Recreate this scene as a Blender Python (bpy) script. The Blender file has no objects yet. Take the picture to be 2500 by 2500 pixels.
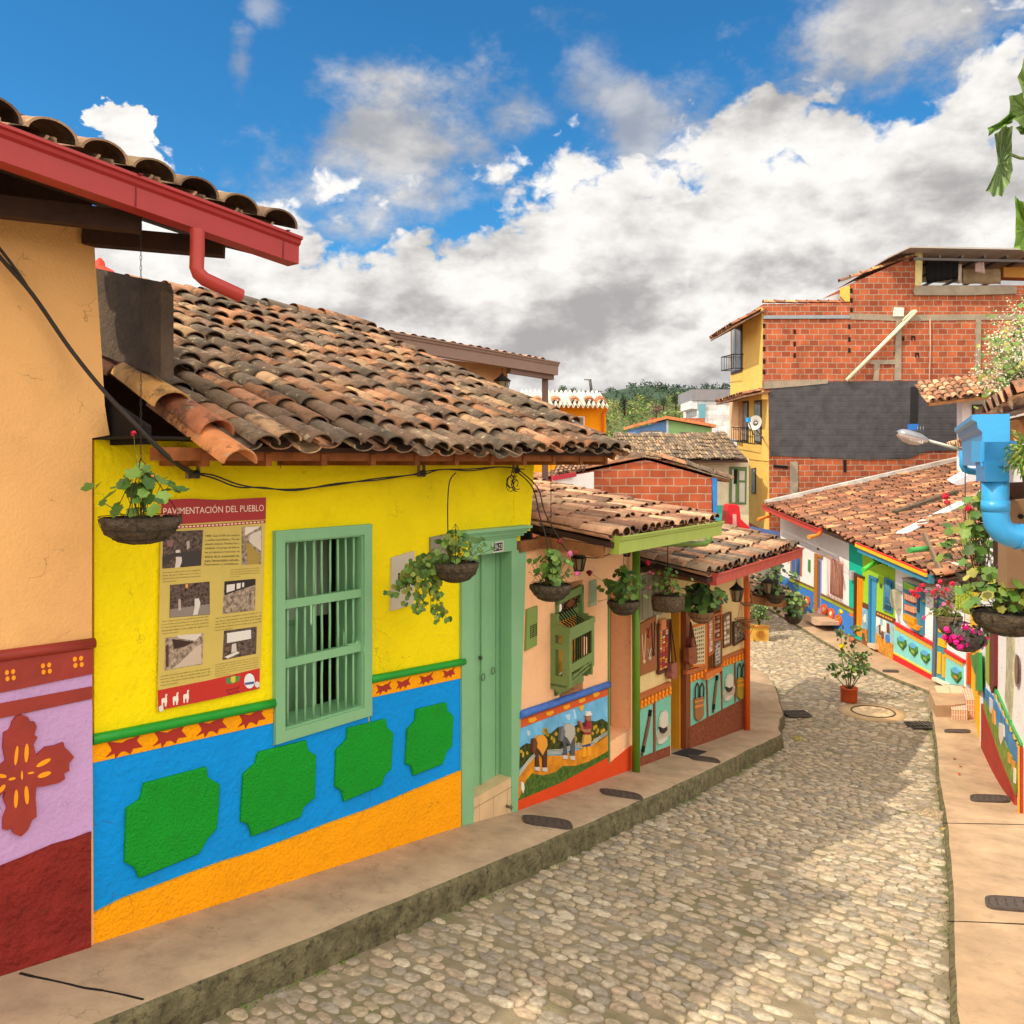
import bpy, math, random
from mathutils import Vector, Matrix, noise
R = random.Random(7)
S = bpy.context.scene
COL = S.collection
F = 2100.0; CU = 1250.0; VH = 1130.0      # focal length and horizon of the photograph, in its pixels

# ---------------------------------------------------------------- camera
cam_d = bpy.data.cameras.new('camera'); cam = bpy.data.objects.new('camera', cam_d); COL.objects.link(cam)
cam_d.sensor_width = 36; cam_d.lens = 36 * F / 2500.0
cam_d.shift_y = (VH - 1250.0) / 2500.0
cam_d.clip_start = 0.05; cam_d.clip_end = 6000
cam.location = (0, 0, 0); cam.rotation_euler = (math.radians(90), 0, 0)
S.camera = cam
# ---------------------------------------------------------------- light
SUN = Vector((-0.60, -0.30, 0.74)).normalized()
sd = bpy.data.lights.new('sun', 'SUN'); sun = bpy.data.objects.new('sun', sd); COL.objects.link(sun)
sd.energy = 3.9; sd.angle = math.radians(0.6); sd.color = (1.0, 0.87, 0.66)
sun.rotation_euler = SUN.to_track_quat('Z', 'Y').to_euler()
S.view_settings.view_transform = 'Standard'; S.view_settings.look = 'None'
S.view_settings.exposure = 0.0; S.view_settings.gamma = 1.0
# ---------------------------------------------------------------- world: blue sky with a bank of cumulus
W = bpy.data.worlds.new('World'); S.world = W; W.use_nodes = True
nt = W.node_tree; nt.nodes.clear()
def nn(t, **k):
    n = nt.nodes.new(t)
    for a, b in k.items(): setattr(n, a, b)
    return n
def lk(a, b): nt.links.new(a, b)
def mth(op, a, b=None, c=None, clamp=False):
    n = nn('ShaderNodeMath', operation=op, use_clamp=clamp)
    for i, v in enumerate((a, b, c)):
        if v is None: continue
        if isinstance(v, (int, float)): n.inputs[i].default_value = v
        else: lk(v, n.inputs[i])
    return n.outputs[0]
def smooth(x, lo, hi):
    n = nn('ShaderNodeMapRange', interpolation_type='SMOOTHSTEP')
    lk(x, n.inputs[0]); n.inputs[1].default_value = lo; n.inputs[2].default_value = hi
    return n.outputs[0]
def mixc(f, a, b):
    n = nn('ShaderNodeMix', data_type='RGBA')
    if isinstance(f, (int, float)): n.inputs[0].default_value = f
    else: lk(f, n.inputs[0])
    for s, v in ((n.inputs[6], a), (n.inputs[7], b)):
        if isinstance(v, tuple): s.default_value = (*v, 1)
        else: lk(v, s)
    return n.outputs[2]
tc = nn('ShaderNodeTexCoord'); sep = nn('ShaderNodeSeparateXYZ'); lk(tc.outputs['Generated'], sep.inputs[0])
X_, Y_, Z_ = sep.outputs
az = mth('ARCTAN2', X_, Y_); el = mth('ARCSINE', Z_)
def wnoise(scale, detail, rough, off=(0, 0, 0), st=(1, 1, 1.5)):
    mp = nn('ShaderNodeMapping'); lk(tc.outputs['Generated'], mp.inputs[0])
    mp.inputs[1].default_value = off; mp.inputs[3].default_value = st
    n = nn('ShaderNodeTexNoise'); lk(mp.outputs[0], n.inputs['Vector'])
    n.inputs['Scale'].default_value = scale; n.inputs['Detail'].default_value = detail; n.inputs['Roughness'].default_value = rough
    return n.outputs[0]
def wvor(scale, off=(0, 0, 0), st=(1, 1, 1.3)):
    mp = nn('ShaderNodeMapping'); lk(tc.outputs['Generated'], mp.inputs[0])
    mp.inputs[1].default_value = off; mp.inputs[3].default_value = st
    # warp
    w = nn('ShaderNodeTexNoise'); lk(mp.outputs[0], w.inputs['Vector']); w.inputs['Scale'].default_value = scale * 1.3; w.inputs['Detail'].default_value = 5
    va = nn('ShaderNodeVectorMath', operation='MULTIPLY_ADD'); lk(w.outputs['Color'], va.inputs[0])
    va.inputs[1].default_value = (.09, .09, .09); lk(mp.outputs[0], va.inputs[2])
    n = nn('ShaderNodeTexVoronoi', feature='SMOOTH_F1'); lk(va.outputs[0], n.inputs['Vector'])
    n.inputs['Scale'].default_value = scale; n.inputs['Detail'].default_value = 3; n.inputs['Roughness'].default_value = .55
    n.inputs['Smoothness'].default_value = .35
    return n.outputs['Distance']
def azel(u, v):
    a = math.atan((u - CU) / F); return a, math.atan((VH - v) / F * math.cos(a))
bound = [(-1100, 300), (-300, 330), (380, 420), (470, 372), (600, 385), (760, 470), (900, 480), (1010, 455), (1100, 505), (1180, 505), (1240, 415), (1340, 400),
         (1400, 325), (1560, 330), (1700, 300), (1780, 175), (1900, 190), (2030, 165), (2200, 190), (2400, 90), (2600, -60), (3500, -300)]
fc = nn('ShaderNodeFloatCurve'); lk(mth('MULTIPLY_ADD', az, .5, .5), fc.inputs['Value'])
cv = fc.mapping.curves[0]
while len(cv.points) > 2: cv.points.remove(cv.points[0])
for i, (u, v) in enumerate(bound):
    a, e = azel(u, v); px, py = a * .5 + .5, e
    if i < 2: cv.points[0 if i == 0 else 1].location = (px, py)
    else: cv.points.new(px, py)
fc.mapping.update()
bd = fc.outputs[0]
depth = mth('SUBTRACT', bd, el)                       # radians below the top of the bank
nb = mth('SUBTRACT', wnoise(9, 10, .58), .5)
bil = mth('SUBTRACT', .42, wvor(15))
dens = mth('ADD', mth('ADD', depth, mth('MULTIPLY', nb, .19)), mth('MULTIPLY', bil, .10))
dens = mth('ADD', dens, .045)
a_bank = smooth(dens, -.008, .035)
def blob(u, v, ru, rv, amp, noi, lo=0., hi=.6, sh=None):
    a, e = azel(u, v)
    dx = mth('DIVIDE', mth('SUBTRACT', az, a), ru / F); dy = mth('DIVIDE', mth('SUBTRACT', el, e), rv / F)
    if sh: dx = mth('ADD', dx, mth('MULTIPLY', dy, sh))
    d = mth('SQRT', mth('ADD', mth('MULTIPLY', dx, dx), mth('MULTIPLY', dy, dy)))
    return smooth(mth('ADD', mth('SUBTRACT', 1., d), mth('MULTIPLY', noi, amp)), lo, hi)
nw = mth('SUBTRACT', wnoise(11, 10, .62, (3, 1, 2)), .5)
puff = blob(272, 312, 130, 105, 1.6, mth('ADD', nb, mth('MULTIPLY', bil, .6)), .0, .10)
puff2 = blob(330, 400, 130, 60, 1.6, mth('ADD', nb, mth('MULTIPLY', bil, .6)), .0, .10)
w1 = mth('MULTIPLY', blob(990, 370, 400, 230, 2.4, nw, 0., .9, -.3), .97)
w2 = mth('MULTIPLY', blob(590, 150, 40, 100, 3.0, nw, 0.1, 1.1), .6)
w3 = mth('MULTIPLY', blob(1440, 190, 150, 190, 3.0, nw, 0.1, 1.2, .3), .6)
w4 = blob(2230, 30, 400, 190, 2.2, nw, 0., .8)
w5 = mth('MULTIPLY', blob(1570, 290, 220, 130, 2.6, nw, 0., 1.0), .8)
w6 = mth('MULTIPLY', blob(640, 20, 60, 40, 3.0, nw, 0.1, 1.1), .5)
soft = mth('MAXIMUM', mth('MAXIMUM', mth('MAXIMUM', w1, w2), mth('MAXIMUM', w3, w4)), mth('MAXIMUM', w5, w6))
hard = mth('MAXIMUM', a_bank, mth('MAXIMUM', puff, puff2))
# shading of the bank: bright crowns, grey bellies
n0 = wnoise(7, 9, .55, (0, 0, 0), (1, 1, 1.9)); n1 = wnoise(7, 9, .55, (.03, 0, -.085), (1, 1, 1.9))
rel = mth('SUBTRACT', n0, n1)
big = mth('SUBTRACT', wnoise(3.3, 5, .5, (5.3, 2.2, 1.2), (1, 1, 2.2)), .5)
crown = smooth(dens, .16, .0)
bright = mth('ADD', mth('ADD', mth('MULTIPLY', rel, 4.2), mth('MULTIPLY', big, 2.0)), mth('MULTIPLY', bil, .75))
bright = mth('ADD', mth('ADD', bright, mth('MULTIPLY', crown, .40)), .46)
low = smooth(el, .16, .02)
bright = mth('ADD', bright, mth('MULTIPLY', low, .16))
bright = mth('ADD', bright, mth('MULTIPLY', mth('SUBTRACT', wnoise(22, 8, .6, (1, 4, 2), (1, 1, 1.8)), .5), 1.1))
ccol = mixc(smooth(bright, -.95, 1.0), (4.5, 4.35, 4.3), (10.4, 10.1, 9.7))
scol = mixc(smooth(mth('ADD', nw, mth('MULTIPLY', rel, 2.)), -.3, .45), (4.2, 4.3, 4.6), (7.4, 7.2, 7.1))
sky = nn('ShaderNodeTexSky', sky_type='NISHITA', sun_disc=False)
sky.sun_elevation = math.asin(SUN.z); sky.sun_rotation = math.atan2(SUN.x, SUN.y)
sky.altitude = 1900; sky.air_density = 1.0; sky.dust_density = .4; sky.ozone_density = 3.0
hs = nn('ShaderNodeHueSaturation'); hs.inputs['Saturation'].default_value = 1.2; hs.inputs['Value'].default_value = 1.55
lk(sky.outputs[0], hs.inputs['Color'])
tint = nn('ShaderNodeMix', data_type='RGBA', blend_type='MULTIPLY'); tint.inputs[0].default_value = 1
lk(hs.outputs[0], tint.inputs[6]); tint.inputs[7].default_value = (.55, 1.12, 1.15, 1)
c1 = mixc(soft, tint.outputs[2], scol)
c2 = mixc(hard, c1, ccol)
# unseen sky behind and overhead: extra-bright cloud added to fill the shaded walls
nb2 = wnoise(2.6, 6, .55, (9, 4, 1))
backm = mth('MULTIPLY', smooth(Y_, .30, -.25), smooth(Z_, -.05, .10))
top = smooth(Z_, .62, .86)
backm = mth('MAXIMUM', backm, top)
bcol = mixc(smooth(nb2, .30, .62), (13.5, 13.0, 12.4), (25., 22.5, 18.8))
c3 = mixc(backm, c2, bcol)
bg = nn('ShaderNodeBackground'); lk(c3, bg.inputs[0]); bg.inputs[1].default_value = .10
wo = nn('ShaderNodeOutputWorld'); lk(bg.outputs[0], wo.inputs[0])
W.cycles.sampling_method = 'MANUAL'; W.cycles.sample_map_resolution = 512

# ---------------------------------------------------------------- ground heights: the street falls, then levels out
def tt(x, y): return .58 * x + .81 * y
def zs(x, y):
    t = tt(x, y)
    if t < 5.6: z = -2.88 - .117 * (t - 2.53)
    elif t < 12.6: z = -3.24 - .147 * (t - 5.6)
    else: z = -4.269 - .14 * (1 - math.exp(-(t - 12.6) / 1.0)) - .001 * (t - 12.6)
    return max(z, -5.0) if t > -12 else -1.2
# ---------------------------------------------------------------- materials
MC = {}
def lin(c):
    if isinstance(c, str):
        c = [int(c[i:i+2], 16) / 255 for i in (0, 2, 4)]
    return tuple(((x + .055) / 1.055) ** 2.4 if x > .04045 else x / 12.92 for x in c)
def mat(c, rough=.8, var=.12, scale=3., bump=.25, bscale=60., metal=0., spec=.3, grime=0., attr=False, key='', trans=0.):
    k = (c, rough, var, scale, bump, bscale, metal, spec, grime, attr, key, trans)
    if k in MC: return MC[k]
    m = bpy.data.materials.new((key or 'paint') + '_%d' % len(MC)); m.use_nodes = True; MC[k] = m
    t = m.node_tree; b = t.nodes['Principled BSDF']; L = t.links.new
    b.inputs['Roughness'].default_value = rough; b.inputs['Metallic'].default_value = metal
    b.inputs['Specular IOR Level'].default_value = spec
    g = t.nodes.new('ShaderNodeTexCoord')
    n = t.nodes.new('ShaderNodeTexNoise'); n.inputs['Scale'].default_value = scale; n.inputs['Detail'].default_value = 8; n.inputs['Roughness'].default_value = .62
    L(g.outputs['Object'], n.inputs['Vector'])
    mr = t.nodes.new('ShaderNodeMapRange'); L(n.outputs[0], mr.inputs[0])
    mr.inputs[1].default_value = .3; mr.inputs[2].default_value = .7; mr.inputs[3].default_value = 1 - var; mr.inputs[4].default_value = 1 + var
    mu = t.nodes.new('ShaderNodeVectorMath'); mu.operation = 'SCALE'; L(mr.outputs[0], mu.inputs['Scale'])
    if attr:
        a = t.nodes.new('ShaderNodeAttribute'); a.attribute_name = 'col'; L(a.outputs['Color'], mu.inputs[0])
    else: mu.inputs[0].default_value = lin(c) if isinstance(c, str) else c
    out = mu.outputs[0]
    if grime:
        n2 = t.nodes.new('ShaderNodeTexNoise'); n2.inputs['Scale'].default_value = scale * 2.3; n2.inputs['Detail'].default_value = 10; n2.inputs['Roughness'].default_value = .7
        L(g.outputs['Object'], n2.inputs['Vector'])
        r2 = t.nodes.new('ShaderNodeMapRange'); L(n2.outputs[0], r2.inputs[0]); r2.inputs[1].default_value = .52; r2.inputs[2].default_value = .68; r2.inputs[4].default_value = grime
        mx = t.nodes.new('ShaderNodeMix'); mx.data_type = 'RGBA'; L(r2.outputs[0], mx.inputs[0]); L(out, mx.inputs[6]); mx.inputs[7].default_value = (.035, .03, .022, 1)
        out = mx.outputs[2]
    if key == 'plaster':                        # hairline cracks
        vo = t.nodes.new('ShaderNodeTexVoronoi'); vo.feature = 'DISTANCE_TO_EDGE'; vo.inputs['Scale'].default_value = 1.7
        wv = t.nodes.new('ShaderNodeVectorMath'); wv.operation = 'MULTIPLY_ADD'; n4 = t.nodes.new('ShaderNodeTexNoise'); n4.inputs['Scale'].default_value = 3.5; n4.inputs['Detail'].default_value = 6; L(g.outputs['Object'], n4.inputs['Vector'])
        L(n4.outputs['Color'], wv.inputs[0]); wv.inputs[1].default_value = (.5, .5, .5); L(g.outputs['Object'], wv.inputs[2]); L(wv.outputs[0], vo.inputs['Vector'])
        r5 = t.nodes.new('ShaderNodeMapRange'); L(vo.outputs['Distance'], r5.inputs[0]); r5.inputs[1].default_value = .0; r5.inputs[2].default_value = .006; r5.inputs[3].default_value = 1; r5.inputs[4].default_value = 0
        r6 = t.nodes.new('ShaderNodeMapRange'); L(n4.outputs[0], r6.inputs[0]); r6.inputs[1].default_value = .5; r6.inputs[2].default_value = .6; r6.inputs[4].default_value = .55
        m6 = t.nodes.new('ShaderNodeMath'); m6.operation = 'MULTIPLY'; L(r5.outputs[0], m6.inputs[0]); L(r6.outputs[0], m6.inputs[1])
        m7 = t.nodes.new('ShaderNodeMix'); m7.data_type = 'RGBA'; L(m6.outputs[0], m7.inputs[0]); L(out, m7.inputs[6]); m7.inputs[7].default_value = (.06, .045, .03, 1); out = m7.outputs[2]
    L(out, b.inputs['Base Color'])
    if bump:
        n3 = t.nodes.new('ShaderNodeTexNoise'); n3.inputs['Scale'].default_value = bscale; n3.inputs['Detail'].default_value = 4
        L(g.outputs['Object'], n3.inputs['Vector'])
        bp = t.nodes.new('ShaderNodeBump'); bp.inputs['Strength'].default_value = bump; bp.inputs['Distance'].default_value = .02 if key == 'plaster' else .01
        ad = t.nodes.new('ShaderNodeMath'); ad.operation = 'MULTIPLY_ADD'; L(n.outputs[0], ad.inputs[0]); ad.inputs[1].default_value = 3.; L(n3.outputs[0], ad.inputs[2])
        L(ad.outputs[0], bp.inputs['Height']); L(bp.outputs[0], b.inputs['Normal'])
    if trans:
        tr = t.nodes.new('ShaderNodeBsdfTranslucent'); L(out, tr.inputs[0]); ms = t.nodes.new('ShaderNodeMixShader'); ms.inputs[0].default_value = trans
        o = t.nodes['Material Output']; L(b.outputs[0], ms.inputs[1]); L(tr.outputs[0], ms.inputs[2]); L(ms.outputs[0], o.inputs[0])
    return m
def plaster(c, **k):
    d = dict(rough=.85, var=.1, scale=2.2, bump=.45, bscale=38, key='plaster', spec=.25, grime=.09); d.update(k); return mat(c, **d)
def paint(c, **k):
    d = dict(rough=.5, var=.08, scale=5, bump=.08, bscale=30, key='paint', spec=.4); d.update(k); return mat(c, **d)
def attrmat(key, **k):
    d = dict(rough=.85, var=.2, scale=14, bump=.4, bscale=60, attr=True, key=key); d.update(k); return mat((1, 1, 1), **d)
def metal(c, **k):
    d = dict(rough=.45, var=.1, scale=9, bump=.05, key='metal', metal=.4, spec=.5); d.update(k); return mat(c, **d)
def tile_material(k=1.):
    m = attrmat('clay_tile', var=.25, scale=7, bump=.5, bscale=45 + k)
    t = m.node_tree; L = t.links.new; b = t.nodes['Principled BSDF']; src = b.inputs['Base Color'].links[0].from_socket
    g = t.nodes.new('ShaderNodeTexCoord')
    def ns(scale, d, r, off):
        mp = t.nodes.new('ShaderNodeMapping'); mp.inputs[1].default_value = off; L(g.outputs['Object'], mp.inputs[0])
        n = t.nodes.new('ShaderNodeTexNoise'); n.inputs['Scale'].default_value = scale; n.inputs['Detail'].default_value = d; n.inputs['Roughness'].default_value = r; L(mp.outputs[0], n.inputs['Vector']); return n.outputs[0]
    def rng_(x, a, c_, v):
        r = t.nodes.new('ShaderNodeMapRange'); L(x, r.inputs[0]); r.inputs[1].default_value = a; r.inputs[2].default_value = c_; r.inputs[4].default_value = v; return r.outputs[0]
    def mx(f, a, c_):
        n = t.nodes.new('ShaderNodeMix'); n.data_type = 'RGBA'; L(f, n.inputs[0]); L(a, n.inputs[6]); n.inputs[7].default_value = (*c_, 1); return n.outputs[2]
    o = mx(rng_(ns(5, 9, .7, (2, 0, 0)), .51, .58, .72 * k), src, (.075, .058, .043))       # black algae
    o = mx(rng_(ns(16, 8, .75, (0, 7, 0)), .585, .63, .85 * k), o, (.46, .39, .26))       # pale lichen
    o = mx(rng_(ns(9, 7, .7, (0, 0, 9)), .66, .72, .5), o, (.13, .14, .05))         # moss
    L(o, b.inputs['Base Color']); return m
TILE = tile_material(); TILE2 = tile_material(.42)
# ---------------------------------------------------------------- mesh builder
class MB:
    def __init__(s): s.v = []; s.f = []; s.m = []; s.c = []; s.sm = []
    def add(s, vs, fs, m=0, c=(1, 1, 1), smooth=False):
        n = len(s.v); s.v.extend(Vector(p) for p in vs)
        for f in fs: s.f.append([i + n for i in f]); s.m.append(m); s.c.append(c); s.sm.append(smooth)
        return s
    def loft(s, A, B, m=0, c=(1, 1, 1), caps=3):     # prism between two outlines
        n = len(A); fs = [(i, (i + 1) % n, n + (i + 1) % n, n + i) for i in range(n)]
        if caps & 1: fs.append(tuple(range(n))[::-1])
        if caps & 2: fs.append(tuple(range(n, 2 * n)))
        return s.add(list(A) + list(B), fs, m, c)
    def box(s, c, sx, sy, sz, rz=0., m=0, col=(1, 1, 1), taper=1.):
        cx, cy, cz = c; C_, S_ = math.cos(rz), math.sin(rz)
        def p(x, y, z, k=1.): return Vector((cx + (x * C_ - y * S_) * k, cy + (x * S_ + y * C_) * k, cz + z))
        a = [(-sx/2, -sy/2), (sx/2, -sy/2), (sx/2, sy/2), (-sx/2, sy/2)]
        return s.loft([p(x, y, 0, taper) for x, y in a], [p(x, y, sz) for x, y in a], m, col)
    def beam(s, a, b, w, h, up=(0, 0, 1), m=0, c=(1, 1, 1)):
        a, b = Vector(a), Vector(b); d = (b - a).normalized(); up = Vector(up)
        r = d.cross(up).normalized(); u = r.cross(d).normalized()
        o = [r * (w/2) + u * (h/2), r * (-w/2) + u * (h/2), r * (-w/2) - u * (h/2), r * (w/2) - u * (h/2)]
        return s.loft([a + k for k in o], [b + k for k in o], m, c)
    def tube(s, path, r, seg=6, m=0, c=(1, 1, 1), closed=False, caps=True):
        path = [Vector(p) for p in path]; n = len(path)
        rr = r if isinstance(r, (list, tuple)) else [r] * n
        base = len(s.v); ref = Vector((.13, .21, .97)); N = None
        for i, p in enumerate(path):
            if closed: d = path[(i + 1) % n] - path[i - 1]
            else: d = path[min(i + 1, n - 1)] - path[max(i - 1, 0)]
            if d.length < 1e-9: d = Vector((0, 0, 1))
            d.normalize()
            if N is None: N = d.cross(ref if abs(d.dot(ref)) < .95 else Vector((1, 0, 0))).normalized()
            else:
                N = N - d * N.dot(d); N = N.normalized() if N.length > 1e-6 else d.cross(ref).normalized()
            B = d.cross(N)
            for k in range(seg):
                a = 2 * math.pi * k / seg; s.v.append(p + (N * math.cos(a) + B * math.sin(a)) * rr[i])
        L_ = n if closed else n - 1
        for i in range(L_):
            j = (i + 1) % n
            for k in range(seg):
                k2 = (k + 1) % seg
                s.f.append([base + i*seg + k, base + i*seg + k2, base + j*seg + k2, base + j*seg + k]); s.m.append(m); s.c.append(c); s.sm.append(True)
        if caps and not closed:
            s.f.append([base + k for k in range(seg)][::-1]); s.f.append([base + (n-1)*seg + k for k in range(seg)])
            s.m += [m, m]; s.c += [c, c]; s.sm += [False, False]
        return s
    def lathe(s, prof, seg=16, org=(0, 0, 0), m=0, c=(1, 1, 1), cap=True, fn=None):
        base = len(s.v); O = Vector(org); n = len(prof)
        for r, z in prof:
            for k in range(seg):
                a = 2 * math.pi * k / seg; q = r * (fn(a, z) if fn else 1)
                s.v.append(O + Vector((q * math.cos(a), q * math.sin(a), z)))
        for i in range(n - 1):
            for k in range(seg):
                k2 = (k + 1) % seg
                s.f.append([base + i*seg + k, base + i*seg + k2, base + (i+1)*seg + k2, base + (i+1)*seg + k]); s.m.append(m); s.c.append(c); s.sm.append(True)
        if cap:
            s.f.append([base + k for k in range(seg)][::-1]); s.f.append([base + (n-1)*seg + k for k in range(seg)])
            s.m += [m, m]; s.c += [c, c]; s.sm += [False, False]
        return s
WL = {}
def link(name, data, loc, parent):
    o = bpy.data.objects.new(name, data); COL.objects.link(o)
    pw = WL[parent.name] if parent else Vector((0, 0, 0))
    o.location = Vector(loc) - pw; o.parent = parent; WL[o.name] = Vector(loc); return o
SPLIT = {'moulding', 'stripe', 'star_ornament', 'dado_rail', 'clover_ornament', 'door_handle', 'plinth', 'painted_hoof', 'painted_boots', 'painted_clouds', 'verge_tiles', 'step', 'panel_dividers', 'satchel_strap', 'spout', 'window', 'pane', 'post', 'lintel', 'concrete_band', 'plaque', 'flower_ornament', 'eaves_boards', 'door_panel', 'vent_slots_x', 'brick_hole'}
def components(mb):
    par = list(range(len(mb.v)))
    def fd(a):
        while par[a] != a: par[a] = par[par[a]]; a = par[a]
        return a
    for f in mb.f:
        r = fd(f[0])
        for i in f[1:]:
            q = fd(i)
            if q != r: par[q] = r
    g = {}
    for k, f in enumerate(mb.f): g.setdefault(fd(f[0]), []).append(k)
    out = []
    for ks in g.values():
        m = MB(); mp = {}
        for k in ks:
            nf = []
            for i in mb.f[k]:
                if i not in mp: mp[i] = len(m.v); m.v.append(mb.v[i])
                nf.append(mp[i])
            m.f.append(nf); m.m.append(mb.m[k]); m.c.append(mb.c[k]); m.sm.append(mb.sm[k])
        out.append(m)
    return out
def build(mb, name, mats, parent=None, label=None, org=None, split=None):
    if not mb.v: return None
    if (name in SPLIT and parent and split is None) or split:
        cs = components(mb)
        if 1 < len(cs) <= 40:
            return [build(c, name, mats, parent, label, org, False) for c in cs][0]
    if org is None:
        if parent: org = WL[parent.name]
        else:
            xs = [p.x for p in mb.v]; ys = [p.y for p in mb.v]; zz = min(p.z for p in mb.v)
            org = Vector(((min(xs) + max(xs)) / 2, (min(ys) + max(ys)) / 2, zz))
    org = Vector(org)
    me = bpy.data.meshes.new(name); me.from_pydata([p - org for p in mb.v], [], mb.f)
    mats = mats if isinstance(mats, (list, tuple)) else [mats]
    for m in mats: me.materials.append(m)
    me.polygons.foreach_set('material_index', mb.m); me.polygons.foreach_set('use_smooth', mb.sm)
    if any(m.name.split('_')[0] in ATTR for m in mats):
        at = me.attributes.new('col', 'FLOAT_COLOR', 'CORNER'); buf = []
        for f, c in zip(mb.f, mb.c): buf.extend((c[0], c[1], c[2], 1.0) * len(f))
        at.data.foreach_set('color', buf)
    me.update()
    o = link(name, me, org, parent)
    if label: o['label'] = label
    return o
ATTR = {'clay', 'stones', 'leaves', 'mixed', 'bricks'}
def tag(o, label=None, cat=None, group=None, kind=None):
    if label: o['label'] = label
    if cat: o['category'] = cat
    if group: o['group'] = group
    if kind: o['kind'] = kind
    return o
def root(name, loc, label, cat, group=None):
    o = link(name, None, loc, None); o.empty_display_size = .2; return tag(o, label, cat, group)
def copy_tree(o, parent=None):
    c = o.copy(); COL.objects.link(c); c.parent = parent
    for ch in [x for x in list(bpy.data.objects) if x.parent == o]: copy_tree(ch, c)
    return c
def P(u, v, Y): return Vector(((u - CU) / F * Y, Y, (VH - v) / F * Y))      # a point measured in the photo at a known distance
class Fac:                                                                 # a vertical facade plane
    def __init__(s, p0, p1):
        s.p = Vector((p0[0], p0[1])); q = Vector((p1[0], p1[1])); s.L = (q - s.p).length; s.d = (q - s.p).normalized()
        s.n = Vector((s.d.y, -s.d.x))
    def pt(s, a, z, o=0.): q = s.p + s.d * a + s.n * o; return Vector((q.x, q.y, z))
    def at(s, u, v, o=0.):
        # point with X = k*Y on the plane n.(q-p)=o
        k = (u - CU) / F; Y = (o + s.n.dot(s.p)) / (s.n.x * k + s.n.y); q = Vector((k * Y, Y))
        return (q - s.p).dot(s.d), (VH - v) / F * Y
    def q(s, u, v, o=0.): return s.pt(*s.at(u, v, o), o)
    def S(s, u, o=0.): return s.at(u, 0, o)[0]
    def sz(s, mb, pts, o0, o1, m=0, c=(1, 1, 1)):
        return mb.loft([s.pt(a, z, o0) for a, z in pts], [s.pt(a, z, o1) for a, z in pts], m, c)
    def px(s, mb, pts, o0, o1, m=0, c=(1, 1, 1)):
        return s.sz(mb, [s.at(u, v, o1) for u, v in pts], o0, o1, m, c)
    def rect(s, mb, a0, a1, z0, z1, o0, o1, m=0, c=(1, 1, 1)):
        return s.sz(mb, [(a0, z0), (a1, z0), (a1, z1), (a0, z1)], o0, o1, m, c)
    def wall(s, mb, a0, a1, zb, zt, ops, th=.3, m=0, o=0.):                  # wall with rectangular openings (a,b,z0,z1)
        cuts = sorted({a0, a1} | {x for p in ops for x in p[:2]})
        for x, y in zip(cuts[:-1], cuts[1:]):
            segs = [(zb, zt)]
            for (p, q_, z0, z1) in ops:
                if p <= x + 1e-6 and q_ >= y - 1e-6:
                    ns = []
                    for (c, d) in segs:
                        if z0 > c: ns.append((c, min(z0, d)))
                        if z1 < d: ns.append((max(z1, c), d))
                    segs = ns
            for c, d in segs:
                if d - c > 1e-4: s.rect(mb, x, y, c, d, o - th, o, m)
        return mb
def ov(scale, ox, oy): return lambda *pts: [(ox + x / scale, oy + y / scale) for x, y in pts]
TXT = {}
def text_tris(st):
    if st in TXT: return TXT[st]
    cu = bpy.data.curves.new('t', 'FONT'); cu.body = st; cu.size = 1; cu.resolution_u = 2
    ob = bpy.data.objects.new('t', cu); COL.objects.link(ob)
    me = bpy.data.meshes.new_from_object(ob.evaluated_get(bpy.context.evaluated_depsgraph_get()))
    vs = [v.co.copy() for v in me.vertices]; fs = [tuple(p.vertices) for p in me.polygons]
    bpy.data.objects.remove(ob); bpy.data.curves.remove(cu); bpy.data.meshes.remove(me)
    if not vs: TXT[st] = ([], [], 1, 1); return TXT[st]
    x0 = min(v.x for v in vs); x1 = max(v.x for v in vs); y0 = min(v.y for v in vs); y1 = max(v.y for v in vs)
    TXT[st] = ([((v.x - x0) / (x1 - x0), (v.y - y0) / (y1 - y0)) for v in vs], fs, x1 - x0, y1 - y0); return TXT[st]
def text_px(fac, mb, st, quad, o, m=0, c=(1, 1, 1)):     # quad: TL, TR, BR, BL as measured in the photo
    vs, fs, w, h = text_tris(st); Q = [fac.at(u, v, o) for u, v in quad]
    def bl(x, y):
        t = [Q[0][i] * (1-x) + Q[1][i] * x for i in (0, 1)]; b = [Q[3][i] * (1-x) + Q[2][i] * x for i in (0, 1)]
        return fac.pt(b[0] * (1-y) + t[0] * y, b[1] * (1-y) + t[1] * y, o)
    mb.add([bl(x, y) for x, y in vs], fs, m, c)
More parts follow.
